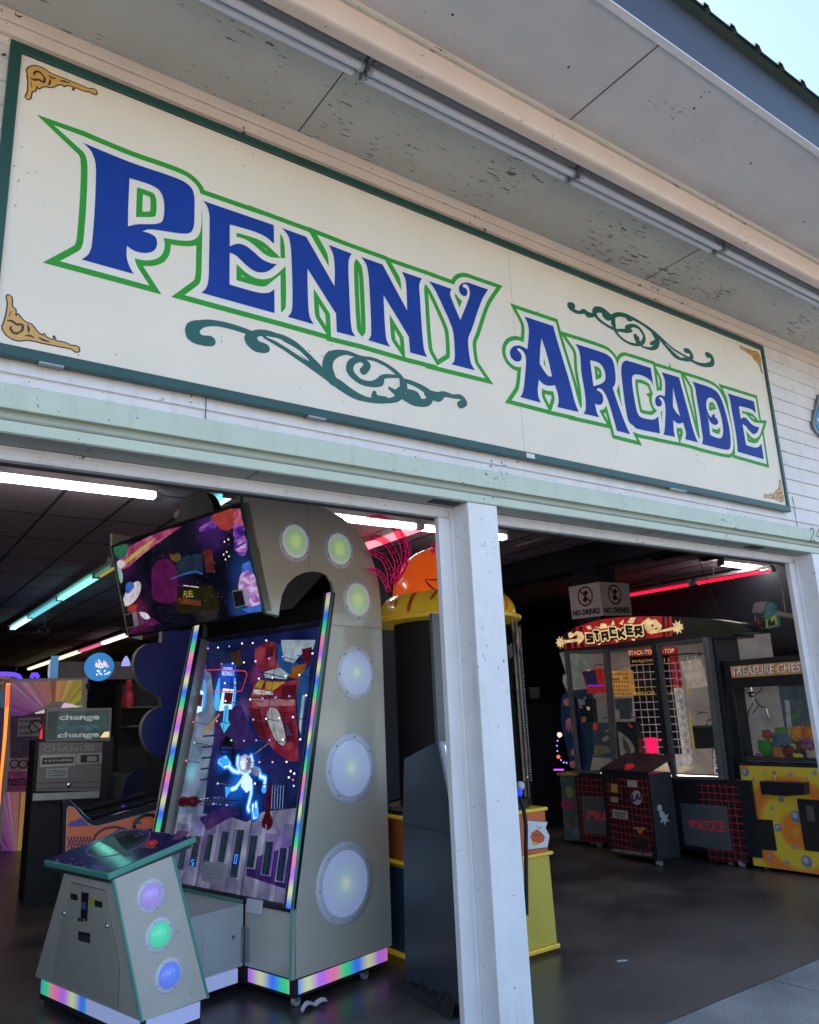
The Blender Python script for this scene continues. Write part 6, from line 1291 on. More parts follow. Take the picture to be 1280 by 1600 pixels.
# plush toys
def fur(n, c): return mat('plush_' + n, c, .9, var=.25, vscale=60, bump=.6, bscale=120, emit=.035, ecol=c)
toys = [('green', (.06, .26, .05), 345, 660, 52, 'round green plush toy at the left of the pile in the claw machine', 0), ('orange', (.42, .16, .06), 455, 710, 52, 'orange brown plush toy with a face at the front of the pile', 1), ('blue', (.08, .13, .19), 455, 625, 62, 'large slate blue plush toy in the middle of the pile', 0), ('lime', (.12, .26, .06), 450, 562, 42, 'moss green plush toy at the back of the pile', 0),
        ('amber', (.55, .26, .06), 560, 565, 52, 'glossy amber round toy at the back, left one of two', 0), ('caramel', (.50, .18, .05), 645, 560, 52, 'glossy caramel round toy at the back right, beside the amber one', 0), ('leopard', (.25, .10, .14), 635, 645, 50, 'leopard-spotted pink plush toy below the caramel one', 2), ('yellow', (.50, .45, .05), 570, 730, 30, 'small yellow plush toy at the front glass', 0), ('lemon', (.45, .45, .06), 525, 655, 24, 'small lemon plush head above the yellow toy', 0),
        ('red', (.38, .08, .06), 355, 570, 34, 'small red and white plush toy on top of the green one', 1), ('brown', (.12, .04, .03), 500, 690, 45, 'dark brown plush toy tucked behind the orange one', 0), ('pink', (.4, .12, .18), 300, 725, 26, 'small pink spotted plush toy in the front left corner', 2), ('beige', (.42, .32, .22), 670, 715, 34, 'beige plush toy in the front right of the pile', 0), ('white', (.55, .52, .52), 515, 745, 16, 'tiny white plush scrap at the foot of the pile', 0)]
for n, c, x_, y_, r, lb, ft in toys:
    dep = -.30 if y_ < 600 else (-.2 if y_ < 680 else -.11); pl = CPl.off(dep); p = pl.w(*pl.at(1120 + x_ / 4.444, 1020 + y_ / 4.444)); R_ = r / 4.444 * .0060
    th = thing('plush_toy', lb, 'plush toy', p - UP * R_, 'plush toys heaped in the claw machine'); f_ = fur(n, c); m = MB(); m.ball(p, R_, f_, 20, .9, 1.05, .95, .10, r); m.build('body', th, smooth_=True)
    m = MB(); m.ball(p + V(-.02, R_ * .62, R_ * .72), R_ * .3, f_, 10, 1, 1, 1, .08, 1); m.build('ear', th, smooth_=True); m = MB(); m.ball(p + V(-.02, -R_ * .55, R_ * .75), R_ * .3, f_, 10, 1, 1, 1, .08, 2); m.build('ear', th, smooth_=True)
    if ft == 1:
        for s_ in (-.3, .3): m = MB(); m.ball(p + V(-R_ * .85, R_ * s_, R_ * .25), R_ * .13, dec, 8); m.ball(p + V(-R_ * .95, R_ * s_, R_ * .25), R_ * .06, INK, 6); m.build('eye', th, smooth_=True)
    if ft == 2:
        m = MB(); rn = random.Random(r)
        for k in range(26):
            a, b = rn.uniform(math.pi * .6, math.pi * 1.4), rn.uniform(-1, 1.2); m.ball(p + V(math.cos(a) * math.cos(b) * .9, math.sin(a) * math.cos(b) * 1.05, math.sin(b) * .95) * R_ * .98, R_ * rn.uniform(.09, .14), INK, 6)
        m.build('spots', th)
for a, b in ((.1, .05), (1.0, .05), (.1, .7), (1.0, .7)): caster(V(XP + b, 1.62 - a, 0), CR, 1.3)
m = MB(); m.slab(CPl, rect(.0, .055, yw, zy0 + .003), -.75, -.02, MATBLK); m.build('base', CR)

# derrick-shaped game topper standing behind the claw machine, with the oval badge
DK = thing('derrick_game', 'black game with a derrick-shaped round-hooded topper and an oval badge, behind the claw machine', 'arcade machine', (8.0, 1.4, 0))
XD = 7.75; DP_ = Plane((XD, 1.6, 0), (0, -1, 0), UP, (-1, 0, 0)); Q4 = (1000, 840, 4.571)
def d4(t): return [Vector(DP_.at(p[0], p[1])) for p in Z(*Q4, t)]
m = MB(); zt_ = DP_.at(1135, 1000)[1]; m.slab(DP_, [Vector((-.5, 0.0)), Vector((.9, 0)), Vector((.9, zt_)), Vector((-.5, zt_))], -.7, -.02, SFR); m.build('cabinet', DK, bevel=.004)
c = Vector(DP_.at(1000 + 785 / 4.571, 840 + 808 / 4.571)); m = MB(); m.slab(DP_, circ(c, .10, 26, .125), -.018, .004, _mc['label_white']); m.slab(DP_, circ(c, .088, 26, .112), .004, .006, SFR); lb_ = m.build('oval_badge', DK); m = MB(); addtext(m, 'LAI', DP_, [c + Vector(p) for p in ((-.06, -.035), (.06, -.035), (.06, .045), (-.06, .045))], _mc['label_white'], .008, .04); m.build('badge_lettering', lb_)
bm1 = mat('derrick_grey', (.06, .06, .07), .35, var=.2); bm2 = mat('derrick_silver', (.28, .28, .31), .25, metal=.5, var=.2)
hdq = d4("820,540 835,470 870,460 920,455 960,458 985,480 1000,560 1008,635 920,650 910,545")
m = MB(); m.slab(DP_, d4("820,540 840,468 900,456 950,456 925,480 908,545"), .0, .06, bm2); m.build('hood', DK, bevel=.004)
m = MB(); m.slab(DP_, d4("905,545 925,480 950,458 985,480 1000,560 1008,635 918,650"), .0, .05, art('hood_art', (.04, .16, .17), .06)); o = m.build('hood_side', DK, bevel=.003)
paint('hood_print', DP_, [(d4("920,590 985,555 1002,600 1004,630 925,645"), art('hood_yellow', (.35, .42, .05), .07)), (d4("930,600 950,570 960,610 980,580 990,625 960,632 940,640"), SFR)], o, .052)
m = MB(); tw = d4("828,545 908,545 912,645 880,650 868,820 852,822 838,650")
m.slab(DP_, tw, .0, .02, bm1); o = m.build('tower', DK)
m = MB()
for a, b in (((832, 550), (838, 650)), ((838, 650), (852, 820)), ((905, 550), (884, 650)), ((884, 650), (866, 820)), ((832, 555), (905, 600)), ((905, 555), (834, 600)), ((834, 600), (890, 640)), ((900, 600), (838, 640)), ((840, 660), (880, 700)), ((880, 660), (843, 700)), ((843, 705), (876, 745)), ((876, 705), (847, 745)), ((847, 750), (870, 790)), ((860, 820), (862, 870))):
    A, B = (DP_.w(*DP_.at(1000 + p[0] / 4.571, 840 + p[1] / 4.571), .026) for p in (a, b)); m.tube([A, B], .007, bm2, 5)
m.build('lattice', DK)
m = MB(); m.ball(DP_.w(*DP_.at(1000 + 868 / 4.571, 840 + 612 / 4.571), .05), .03, mat('lamp_pink', (.4, .1, .1), .3, var=0), 10); m.build('lamp', o, smooth_=True)
# dowel hung on a cord inside the right opening
YD = .45; dw = mat('dowel_wood', (.50, .38, .28), .5, var=.1)
m = MB(); a_, b_ = onY(1213, 958, YD), onY(1244, 964, YD - .12); m.tube([a_, b_], .018, dw, 12); do = m.build('shutter_dowel', None, smooth_=True, origin=(a_ + b_) / 2); tag(do, 'short wooden dowel hanging on a pale cord beside the right post', 'rod')
m = MB(); cpts = [onY(x, y, YD - .05) for x, y in ((1217, 893), (1220, 905), (1224, 930), (1228, 962))]; m.tube(cpts, .004, dw, 6); co = m.build('pull_cord', None, origin=cpts[0]); tag(co, 'pale pull cord running down from the white tube light by the right post', 'cord')

# ------------------------------------------------------------------ warning boards on the pillar
NB = thing('warning_sign', 'pair of white boards meeting at a corner with a struck-out cup and NO DRINKS', 'sign', (7.33, 3.6, 2.5))
NBW = mat('board_white', (.75, .70, .70), .5, var=.04); NR = mat('board_red', (.22, .02, .03), .5, var=0)
k0 = V(7.335, 0, 0); P1 = Plane((7.335, onX(937, 909, 7.335).y, 0), (0, -1, 0), UP, (-1, 0, 0)); P2 = Plane((7.335, onX(937, 909, 7.335).y, 0), (1, 0, 0), UP, (0, -1, 0)); Q2 = (780, 820, 4.923)
for pl, qt, ct, tt in ((P1, "533,480 770,438 800,698 562,728", (663, 550), "572,702 777,682 775,635 570,660"), (P2, "770,438 997,452 1024,697 800,698", (889, 537), "810,680 1003,680 1000,632 808,635")):
    q = [Vector(pl.at(p[0], p[1])) for p in Z(*Q2, qt)]; q.reverse()
    m = MB(); m.slab(pl, q, -.004, .0, NBW); bo = m.build('board', NB)
    c = Vector(pl.at(780 + ct[0] / 4.923, 820 + ct[1] / 4.923)); R_ = .125
    cup = [c + Vector(p) for p in ((-.045, .035), (.02, .075), (.06, .04), (.01, -.0), (.03, -.055), (-.01, -.08), (-.05, -.04), (-.01, .0))]
    paint('symbol', pl, [(circ(c, R_, 30), NR), (circ(c, R_ * .82, 30), NBW), (cup, INK)] + [(s_, NR) for s_ in stroke([c + Vector((-.085, .085)), c + Vector((.085, -.085))], .011)], bo, .001)
    m = MB(); addtext(m, 'NO DRINKS', pl, [Vector(pl.at(p[0], p[1])) for p in Z(*Q2, tt)], INK, .0025, .05); m.build('lettering', bo)

# small panels glimpsed left of the prize cabinet
KC = thing('sea_print_game', 'small game with a dark blue sea-print side and yellow trim, left of the prize cabinet', 'arcade machine', (6.9, 4.0, 0))
KPp = Plane((6.62, 3.72, 0), (0.05, -1, 0), UP, None); KPp.n = KPp.n if KPp.n.x < 0 else -KPp.n
def k5(t, T=Q3): return [Vector(KPp.at(p[0], p[1])) for p in Z(*T, t)]
m = MB(); m.slab(KPp, k5("60,600 95,560 150,600 230,1000 165,1075 110,1000 60,750"), -.05, -.02, mat('sea_blue', (.02, .06, .16), .4, var=.2)); o = m.build('side_panel', KC)
paint('jelly_print', KPp, [(circ(k5(t)[0], r, 10, r * .8), art('jelly_pink', (.35, .14, .18), .05)) for t, r in (("98,628", .055), ("115,755", .06), ("145,945", .055), ("135,1020", .05))] + [(s_, _mc['jelly_pink']) for a, b in (("105,770", "110,815"), ("120,775", "130,822"), ("95,770", "95,800")) for s_ in stroke(k5(a + ' ' + b), .008)], o, -.017)
m = MB(); m.slab(KPp, k5("50,320 85,315 100,530 95,560 70,500 72,460 90,450 75,400"), -.05, -.02, art('white_cutout', (.30, .29, .28), .06)); m.build('topper_cutout', KC)
m = MB(); m.slab(KPp, k5("55,205 165,205 190,620 85,610", Q5), -.4, -.015, mat('sea_green', (.06, .14, .13), .4, var=.35, vscale=8)); lw_ = m.build('lower_panel', KC)
m = MB(); m.slab(KPp, k5("40,190 168,195 168,208 45,206", Q5), -.4, .0, mat('trim_mustard', (.35, .30, .05), .4, var=0)); m.build('trim', KC)
paint('blob_print', KPp, [(circ(k5("105,390", Q5)[0], .10, 14, .07), mat('print_plum', (.28, .05, .10), .5, var=0)), (circ(k5("115,310", Q5)[0], .06, 8, .06), mat('print_olive', (.28, .26, .06), .5, var=0)), (circ(k5("155,560", Q5)[0], .05, 10), mat('print_grey', (.16, .17, .2), .5, var=0)), (circ(k5("115,500", Q5)[0], .04, 10), mat('print_rust', (.3, .07, .03), .5, var=0))], lw_, -.012)
FG = thing('far_game', 'dim game far back with a ring of violet lights and a pink light bar', 'arcade machine', (7.4, 5.2, 0))
FPp = Plane((7.0, 5.0, 0), (0, -1, 0), UP, (-1, 0, 0))
m = MB(); m.slab(FPp, rect(-.5, 0, .35, 1.5), -.6, -.01, SFR); m.build('cabinet', FG)
def f3(t, T=Q3): return [Vector(FPp.at(p[0], p[1])) for p in Z(*T, t)]
vl_ = em('far_violet', (.45, .35, 1), .35)
cc = f3("88,920")[0]
for k in range(10):
    t = math.radians(80 + k * 22); m = MB(); m.ball(FPp.w(cc.x + .12 * math.cos(t), cc.y + .16 * math.sin(t), .0), .010, vl_, 6); m.build('bulb', FG)
m = MB(); m.slab(FPp, f3("25,1046 85,1046 85,1056 25,1056"), 0, .01, em('far_pink_bar', (.6, .1, 1), .3)); m.build('light_bar', FG)
m = MB(); m.ball(FPp.w(*f3("55,970")[0], 0.01), .022, em('far_red', (1, .12, .1), .35), 8); m.build('red_lamp', FG); m = MB(); m.ball(FPp.w(*f3("62,832")[0], 0.01), .03, em('far_warm', (1, .7, .5), .3), 8); m.build('warm_lamp', FG)
# little notice on the far wall
m = MB(); NWp = Plane((0, 5.3, 0), (1, 0, 0), UP, (0, -1, 0)); q = [Vector(NWp.at(x, y)) for x, y in ((829, 1091), (843, 1091), (843, 1074), (827, 1074))]
m.slab(NWp, q, -.004, 0, mat('notice_grey', (.20, .21, .25), .6, var=0)); cq = sum(q, Vector((0, 0))) / 4
no_ = thing('wall_notice', 'small pale notice on the dark back partition right of the white post', 'notice', NWp.w(cq.x, cq.y)); m.build('sheet', no_)
m = MB(); [addtext(m, s_, NWp, [q[0].lerp(q[3], f_) + Vector((.01, 0)), q[1].lerp(q[2], f_) - Vector((.01, 0)), q[1].lerp(q[2], f_ + .13) - Vector((.01, 0)), q[0].lerp(q[3], f_ + .13) + Vector((.01, 0))], INK, .003) for s_, f_ in (('NO', .7), ('FOOD', .45), ('DRINKS', .2))]; m.build('notice_text', no_)
m = MB(); m.box((4.15, 5.31, -.2), (7.35, 5.45, 3.395), NAVYW); pa = m.build('partition', BLD)
# ------------------------------------------------------------------ things at the back left
RC = thing('rainbow_cabinet', 'tall grey ticket cabinet with a rainbow swirl front and a no ice cream notice', 'arcade machine', (2.6, 8.6, 0))
def rainbow():
    m = bpy.data.materials.new('rainbow_swirl'); m.use_nodes = True; nt = m.node_tree; b = nt.nodes['Principled BSDF']; L = nt.links
    tc = N(nt, 'ShaderNodeTexCoord'); s = N(nt, 'ShaderNodeSeparateXYZ'); L.new(tc.outputs['Generated'], s.inputs[0])
    a = N(nt, 'ShaderNodeMath', operation='ADD'); a.inputs[1].default_value = -.62; L.new(s.outputs[0], a.inputs[0]); c = N(nt, 'ShaderNodeMath', operation='ADD'); c.inputs[1].default_value = .15; L.new(s.outputs[2], c.inputs[0])
    at = N(nt, 'ShaderNodeMath', operation='ARCTAN2'); L.new(a.outputs[0], at.inputs[0]); L.new(c.outputs[0], at.inputs[1])
    mr = N(nt, 'ShaderNodeMapRange'); mr.inputs[1].default_value = -1.4; mr.inputs[2].default_value = 1.3; L.new(at.outputs[0], mr.inputs[0]); r = N(nt, 'ShaderNodeValToRGB'); L.new(mr.outputs[0], r.inputs[0])
    cols = [(.12, .03, .22), (.22, .05, .25), (.30, .14, .28), (.42, .16, .10), (.45, .38, .06), (.12, .28, .06), (.03, .16, .08)]; e = r.color_ramp
    while len(e.elements) < len(cols): e.elements.new(.5)
    for k, cc in enumerate(cols): e.elements[k].position = k / (len(cols) - 1); e.elements[k].color = (*cc, 1)
    n = N(nt, 'ShaderNodeTexNoise'); n.noise_dimensions = '1D'; n.inputs['Scale'].default_value = 9; n.inputs['Detail'].default_value = 4; L.new(at.outputs[0], n.inputs['W'])
    m2 = N(nt, 'ShaderNodeMapRange'); m2.inputs[1].default_value = .35; m2.inputs[2].default_value = .65; m2.inputs[3].default_value = .55; m2.inputs[4].default_value = 1.5; L.new(n.outputs[0], m2.inputs[0])
    v = N(nt, 'ShaderNodeVectorMath', operation='SCALE'); L.new(r.outputs[0], v.inputs[0]); L.new(m2.outputs[0], v.inputs['Scale']); L.new(v.outputs[0], b.inputs['Base Color']); L.new(v.outputs[0], b.inputs['Emission Color']); b.inputs['Emission Strength'].default_value = .10; b.inputs['Roughness'].default_value = .3; return m
RBW = rainbow(); RCG = mat('cabinet_greige', (.22, .19, .18), .5, var=.08, emit=.014, ecol=(1, .85, .8))
c_, s_ = math.cos(math.radians(-4)), math.sin(math.radians(-4))
base_ = onZ(5, 1332, 0); RP = Plane(base_, (c_, s_, 0), UP, (s_, -c_, 0)); 
if RP.n.y > 0: RP.n = -RP.n
xc = RP.at(130, 1200)[0]; zt2 = RP.at(128, 1059)[1]; xl = RP.at(4, 1200)[0]
m = MB(); m.slab(RP, rect(xl, .1, xc, zt2), -1.6, 0, RCG); m.build('cabinet', RC, bevel=.01)
Q7 = (0, 1000, 4)
def r7(t, pl=RP): return [Vector(pl.at(p[0], p[1])) for p in Z(*Q7, t)]
m = MB(); m.slab(RP, r7("75,265 512,250 505,420 400,385 330,385 230,440 140,475 65,480"), .004, .012, RBW); m.build('rainbow_panel', RC)
m = MB(); m.slab(RP, r7("25,955 200,950 165,1320 5,1320"), .004, .012, RBW); m.build('rainbow_panel', RC)
m = MB(); m.slab(RP, r7("65,480 140,475 230,445 300,450 300,640 240,800 60,815"), .002, .006, art('ticket_window', (.06, .03, .07), .05)); tw_ = m.build('ticket_window', RC)
paint('window_contents', RP, [(r7("60,740 220,735 210,800 55,812"), art('ticket_rolls', (.22, .15, .18), .06)), (r7("50,820 215,815 205,945 40,950"), art('ticket_band', (.22, .05, .14), .06))] + [(q, INK) for k in range(3) for q in stroke(circ(r7("%d,775" % (90 + 55 * k))[0], .05, 10), .008, True)], RC, .014)
m = MB(); addtext(m, 'TICKETS', RP, r7("45,915 160,908 160,862 45,868"), INK, .02, .04); m.build('band_lettering', RC)
m = MB(); m.slab(RP, r7("400,392 520,415 500,420 380,424"), .004, .01, em('white_glow', (.75, .62, .75), .16)); m.slab(RP, r7("215,455 300,430 300,455 225,462"), .004, .01, _mc['white_glow']); m.build('lamp_strip', RC)
NP = RP.off(.03); q = r7("108,605 252,600 254,482 112,490", NP); m = MB(); m.slab(NP, q, 0, .003, mat('notice_white', (.30, .27, .29), .6, var=0, emit=.02)); nt_ = m.build('notice', RC)
m = MB()
for k, t in enumerate(('NO ICE CREAM!', 'NO FOOD!', 'NO DRINKS!')):
    y0 = 508 + k * 38; e_ = (240, 192, 205)[k]; addtext(m, t, NP, r7("120,%d %d,%d %d,%d 120,%d" % (y0 + 8, e_, y0 + 6, e_, y0 - 10, y0 - 8), NP), INK, .006, .05)
m.build('notice_text', nt_); cs = r7("222,540", NP)[0]
paint('no_symbol', NP, [(s__, INK) for s__ in stroke(circ(cs, .075, 16), .009, True) + stroke([cs + Vector((-.05, .05)), cs + Vector((.05, -.05))], .008)], nt_, .005)
m = MB(); m.slab(RP, r7("248,520 265,520 262,630 246,630"), .01, .03, em('red_tube', (1, .03, .08), .2)); m.build('red_tube', RC)
m = MB(); m.slab(RP, r7("536,272 562,272 562,306 536,306"), -.0, -.0 + .001, BLACK); m.build('side_lock', RC)
for a in (xl + .15, xc - .2): caster(RP.w(a, 0, -.2), RC, 2.2)

# change machine with its lit header sign
CM = thing('change_machine', 'dark bill change machine with the word change three times on its header', 'change machine', onY(100, 1400, 5.0) * 1)
CM.location = (1.75, 5.2, 0)
def vplane(y, deg): a = math.radians(deg); p = Plane((1.9, y, 0), (math.cos(a), math.sin(a), 0), UP, None); p.n = p.n if p.n.y < 0 else -p.n; return p
VP_ = vplane(5.05, -5)
def v7(t, pl=VP_): return [Vector(pl.at(p[0], p[1])) for p in Z(*Q7, t)]
def bbx(q): xs, ys = [p.x for p in q], [p.y for p in q]; return min(xs), min(ys), max(xs), max(ys)
GUN = mat('gunmetal', (.10, .09, .09), .35, metal=.3, var=.06, emit=.006, ecol=(1, .9, .9)); CPW = art('sign_pale', (.42, .46, .46), .12)
f1 = v7("245,640 640,640 625,945 222,945"); xa, ya, xb, yb_ = bbx(f1)
m = MB(); m.slab(VP_, rect(xa - .03, .0, xb + .10, f1[0].y + .02), -.55, -.004, MATBLK); m.build('body', CM, bevel=.006)
m = MB(); m.slab(VP_, f1, -.02, .012, GUN); fp2 = m.build('bill_panel', CM, bevel=.003)
m = MB(); m.slab(VP_, v7("205,960 620,945 618,985 203,1005"), .0, .02, mat('bright_strip', (.35, .34, .34), .3, metal=.5, var=.1, emit=.02)); m.build('bright_strip', CM)
q = v7("290,428 700,425 690,632 285,636"); m = MB(); m.slab(VP_, q, -.14, .0, mat('sign_case', (.20, .20, .20), .4, var=.05, emit=.012)); sg = m.build('header_sign', CM, bevel=.003)
m = MB(); m.slab(VP_, v7("298,446 682,442 676,618 292,624"), .001, .004, art('sign_face', (.05, .085, .085), .11)); m.slab(VP_, v7("300,448 360,447 350,620 294,622"), .0045, .005, art('sign_shade', (.03, .055, .05), .08)); m.build('sign_face', sg)
m = MB()
for t, mt in (("368,510 620,508 622,462 370,468", CPW), ("362,566 618,562 620,520 364,524", art('sign_teal_dim', (.04, .15, .19), .12)), ("358,622 618,616 620,572 360,578", CPW)): addtext(m, 'change', VP_, v7(t), mt, .008, .03)
m.build('sign_lettering', sg)
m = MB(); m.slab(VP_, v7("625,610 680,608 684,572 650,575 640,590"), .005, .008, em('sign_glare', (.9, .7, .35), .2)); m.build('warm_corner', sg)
m = MB(); addtext(m, 'CHANGE', VP_, v7("268,698 590,694 585,662 272,668"), mat('letter_grey', (.25, .24, .24), .4, var=0, emit=.02), .014, .0); m.slab(VP_, v7("524,694 588,692 588,650 530,652"), .015, .018, mat('tape_grey', (.28, .26, .26), .5, var=.1)); m.build('panel_lettering', fp2)
m = MB(); m.slab(VP_, v7("248,795 468,785 472,712 254,718"), .012, .02, mat('bill_frame', (.28, .27, .27), .3, metal=.4, var=.05, emit=.02)); o = m.build('bill_sign', fp2); m = MB(); m.slab(VP_, v7("260,778 458,768 460,730 264,736"), .021, .024, INK); addtext(m, '$1, $5, $10, or $20 BILLS', VP_, v7("275,764 450,757 450,742 278,748"), mat('letter_white', (.5, .5, .5), .4, var=0, emit=.06), .026, .0); m.build('bill_text', o)
m = MB(); m.slab(VP_, v7("474,778 634,772 636,705 478,710"), .012, .022, _mc['bill_frame']); m.slab(VP_, v7("500,766 614,762 616,716 502,720"), .022, .026, BLACK); m.slab(VP_, v7("540,758 600,755 602,726 542,728"), .026, .03, _mc['bill_frame']); m.build('bill_acceptor', fp2)
m = MB(); m.slab(VP_, v7("287,862 420,858 424,798 290,806"), .012, .015, mat('note_grey', (.30, .30, .33), .6, var=0, emit=.02)); o = m.build('help_label', fp2)
m = MB(); [addtext(m, t_, VP_, v7("300,%d 412,%d 412,%d 300,%d" % (y + 4, y, y - 9, y - 5)), INK, .017, .03) for t_, y in (("For a BILLS that don't", 818), ('work please see', 833), ('an attendant', 848))]; m.build('label_text', o)
m = MB(); m.lathe(VP_.w(*VP_.at(107, 1226.5), .013), [(0, .02), (.018, .018), (.024, 0)], CHROME, 12, VP_.n); m.build('key_lock', fp2)
m = MB(); [m.slab(VP_, v7("228,%d 620,%d 620,%d 228,%d" % (y, y - 12, y - 9, y + 3)), .012, .014, MATBLK) for y in (895, 930)]; m.build('panel_groove', fp2)

# round globe lamp and disc sign on top of games further back
GL_ = onY(155, 1042, 9.6); gr_ = .155
gt = thing('globe_sign', 'glowing blue globe sign with a pink scribbled emblem above the rainbow cabinet', 'sign', GL_ - UP * gr_)
m = MB(); m.ball(GL_, gr_ * 1.35, mat('globe_blue', (.05, .2, .45), .15, var=.15, emit=.16, ecol=(.06, .30, .75)), 28); m.build('globe', gt, smooth_=True)
GP = Plane(GL_ + V(0, -gr_ * 1.36, 0), (1, 0, 0), UP, (0, -1, 0)); rnd = random.Random(9); gi = []
pkc, whg = em('globe_pink', (.9, .35, .45), .22), em('globe_white', (.75, .85, 1), .28)
for k in range(16): a = Vector((rnd.uniform(-.10, .10), rnd.uniform(-.01, .06))); gi += [(q, whg) for q in stroke([a, a + Vector((rnd.uniform(-.04, .05), rnd.uniform(-.05, .05)))], .009)]
for k in range(12): a = Vector((rnd.uniform(-.09, .11), rnd.uniform(-.01, .05))); gi += [(q, pkc) for q in stroke([a, a + Vector((rnd.uniform(-.04, .04), rnd.uniform(-.04, .05)))], .006)]
for k in range(10): a = Vector((rnd.uniform(-.08, .10), rnd.uniform(-.13, -.07))); gi.append((circ(a, .014, 7), whg))
paint('emblem', GP, gi, gt, 0)
D_0 = onY(85, 1046, 9.2); dt = thing('disc_sign', 'thin blue disc sign seen nearly edge-on, left of the blue globe', 'sign', D_0 - UP * .2)
m = MB(); m.tube([D_0 + V(-.05, .02, 0), D_0 + V(.05, -.0, 0)], .19, mat('disc_blue', (.08, .22, .42), .3, var=.2, emit=.10, ecol=(.15, .4, .8)), 28); m.build('disc', dt, smooth_=True)
m = MB(); m.tube([D_0 + V(-.056, .02, 0), D_0 + V(-.052, .02, 0)], .13, em('disc_face', (.55, .6, .8), .14), 20); m.build('disc_face', dt)
SHf = thing('back_shelf_unit', 'dim grey-brown ledge along the back of the room behind the blue globe', 'shelf', (3.3, 11.2, 0))
m = MB(); a, b = onY(95, 1034, 11.2), onY(212, 1056, 11.2); m.box((a.x, 11.2, b.z - .05), (b.x + .6, 11.8, a.z), mat('ledge_brown', (.12, .10, .10), .7, var=.3, vscale=5, emit=.008, ecol=(1, .8, .8))); m.build('ledge', SHf)
m = MB(); m.box((a.x + .1, 11.3, 0), (b.x + .5, 11.75, b.z - .05), MATBLK); m.build('support', SHf)
tp = onY(197, 1031, 10.9); m = MB(); m.lathe(tp - UP * .10, [(.075, 0), (.06, .07), (.035, .13), (.0, .17)], em('cone_violet', (.45, .45, 1), .2), 16); co_ = m.build('cone_lamp', None, smooth_=True, origin=tp - UP * .1); tag(co_, 'small pale violet cone lamp on the ledge right of the globe', 'lamp')
# left edge: purple-lit game, orange-lit game
PG = thing('orange_lit_game', 'game at the left photo edge with an orange light strip down its side', 'arcade machine', (1.3, 7.6, 0))
OP = Plane((1.40, 7.55, 0), (1, 0, 0), UP, (0, -1, 0))
def o7(t): return [Vector(OP.at(p[0], p[1])) for p in Z(*Q7, t)]
osd = em('orange_strip', (1, .22, .03), .42)
q = o7("40,270 66,270 40,620 10,900 0,1040 -8,1040 0,860 25,560"); m = MB(); m.slab(OP, q, -.02, 0, osd); m.build('light_strip', PG)
m = MB(); q = o7("42,285 62,280 55,415 32,420"); m.slab(OP, q, .0, .03, em('orange_block', (1, .15, .05), .25)); m.build('light_block', PG)
m = MB(); a, b = o7("-160,300 30,560"); m.slab(OP, o7("-200,330 38,330 -10,1300 -200,1300"), -.5, -.03, mat('game_blueblack', (.02, .03, .07), .3, var=.3, emit=.01, ecol=(.1, .2, .8))); m.build('cabinet', PG)
m = MB(); m.slab(OP, o7("-60,310 30,310 25,420 -60,430"), .0, .006, art('game_screen', (.05, .12, .22), .12)); m.build('screen', PG)
BG = thing('violet_topped_game', 'game with a glowing violet outline and carved brown sign at the left edge', 'arcade machine', (1.6, 9.9, 0))
BP = Plane((1.6, 9.9, 0), (1, 0, 0), UP, (0, -1, 0))
def b7(t): return [Vector(BP.at(p[0], p[1])) for p in Z(*Q7, t)]
vio_ = em('violet_tube', (.12, .05, 1), .40)
for t in ("-60,215 20,212 80,215 115,225 128,245", "195,238 205,215 225,215 236,238"): m = MB(); m.tube([BP.w(p.x, p.y, .02) for p in b7(t)], .030, vio_, 8); m.build('violet_tube', BG, smooth_=True)
m = MB(); m.slab(BP, b7("-60,225 95,225 100,240 60,262 40,315 -60,318"), -.1, 0, art('carved_brown', (.16, .08, .05), .07)); sgn_ = m.build('carved_sign', BG)
paint('carved_letters', BP, [(q, art('carved_light', (.35, .2, .12), .10)) for l in ("0,240 12,225 20,245 32,228 40,246 55,230 62,248", "0,275 15,262 30,278", "12,300 30,290 36,305") for q in stroke(b7(l), .012)], sgn_, .003)
m = MB(); m.slab(BP, b7("-60,318 240,318 240,900 -60,900"), -.8, -.12, MATBLK); m.build('cabinet', BG)
# dark shelving with a red toy between the change machine and the scalloped board
DS = thing('dark_shelves', 'dark shelving with a red figure-shaped bottle between change machine and scalloped board', 'shelf', (2.9, 6.2, 0))
DPl2 = Plane((0, 6.2, 0), (1, 0, 0), UP, (0, -1, 0)); a = DPl2.at(196, 1200)[0]; b = a + 1.4
m = MB(); m.slab(DPl2, rect(a, 0, b, DPl2.at(200, 1066)[1]), -.5, -.3, MATBLK); m.build('back_panel', DS)
for y in (1105, 1135): z_ = DPl2.at(200, y)[1]; m = MB(); m.slab(DPl2, rect(a, z_ - .012, b, z_ + .004), -.3, .0, mat('shelf_edge', (.14, .13, .13), .5, var=0)); m.build('shelf', DS)
pb_ = DPl2.w(DPl2.at(204, 1103)[0], DPl2.at(204, 1105)[1] + .005, -.1); m = MB(); m.lathe(pb_, [(.05, 0), (.06, .05), (.055, .15), (.03, .19), (.045, .23), (.03, .29), (.0, .31)], mat('bottle_red', (.35, .02, .04), .3, var=.2, emit=.03), 14); bo_ = m.build('toy_bottle', None, smooth_=True, origin=pb_); tag(bo_, 'red toy bottle standing on the dark shelf', 'bottle')

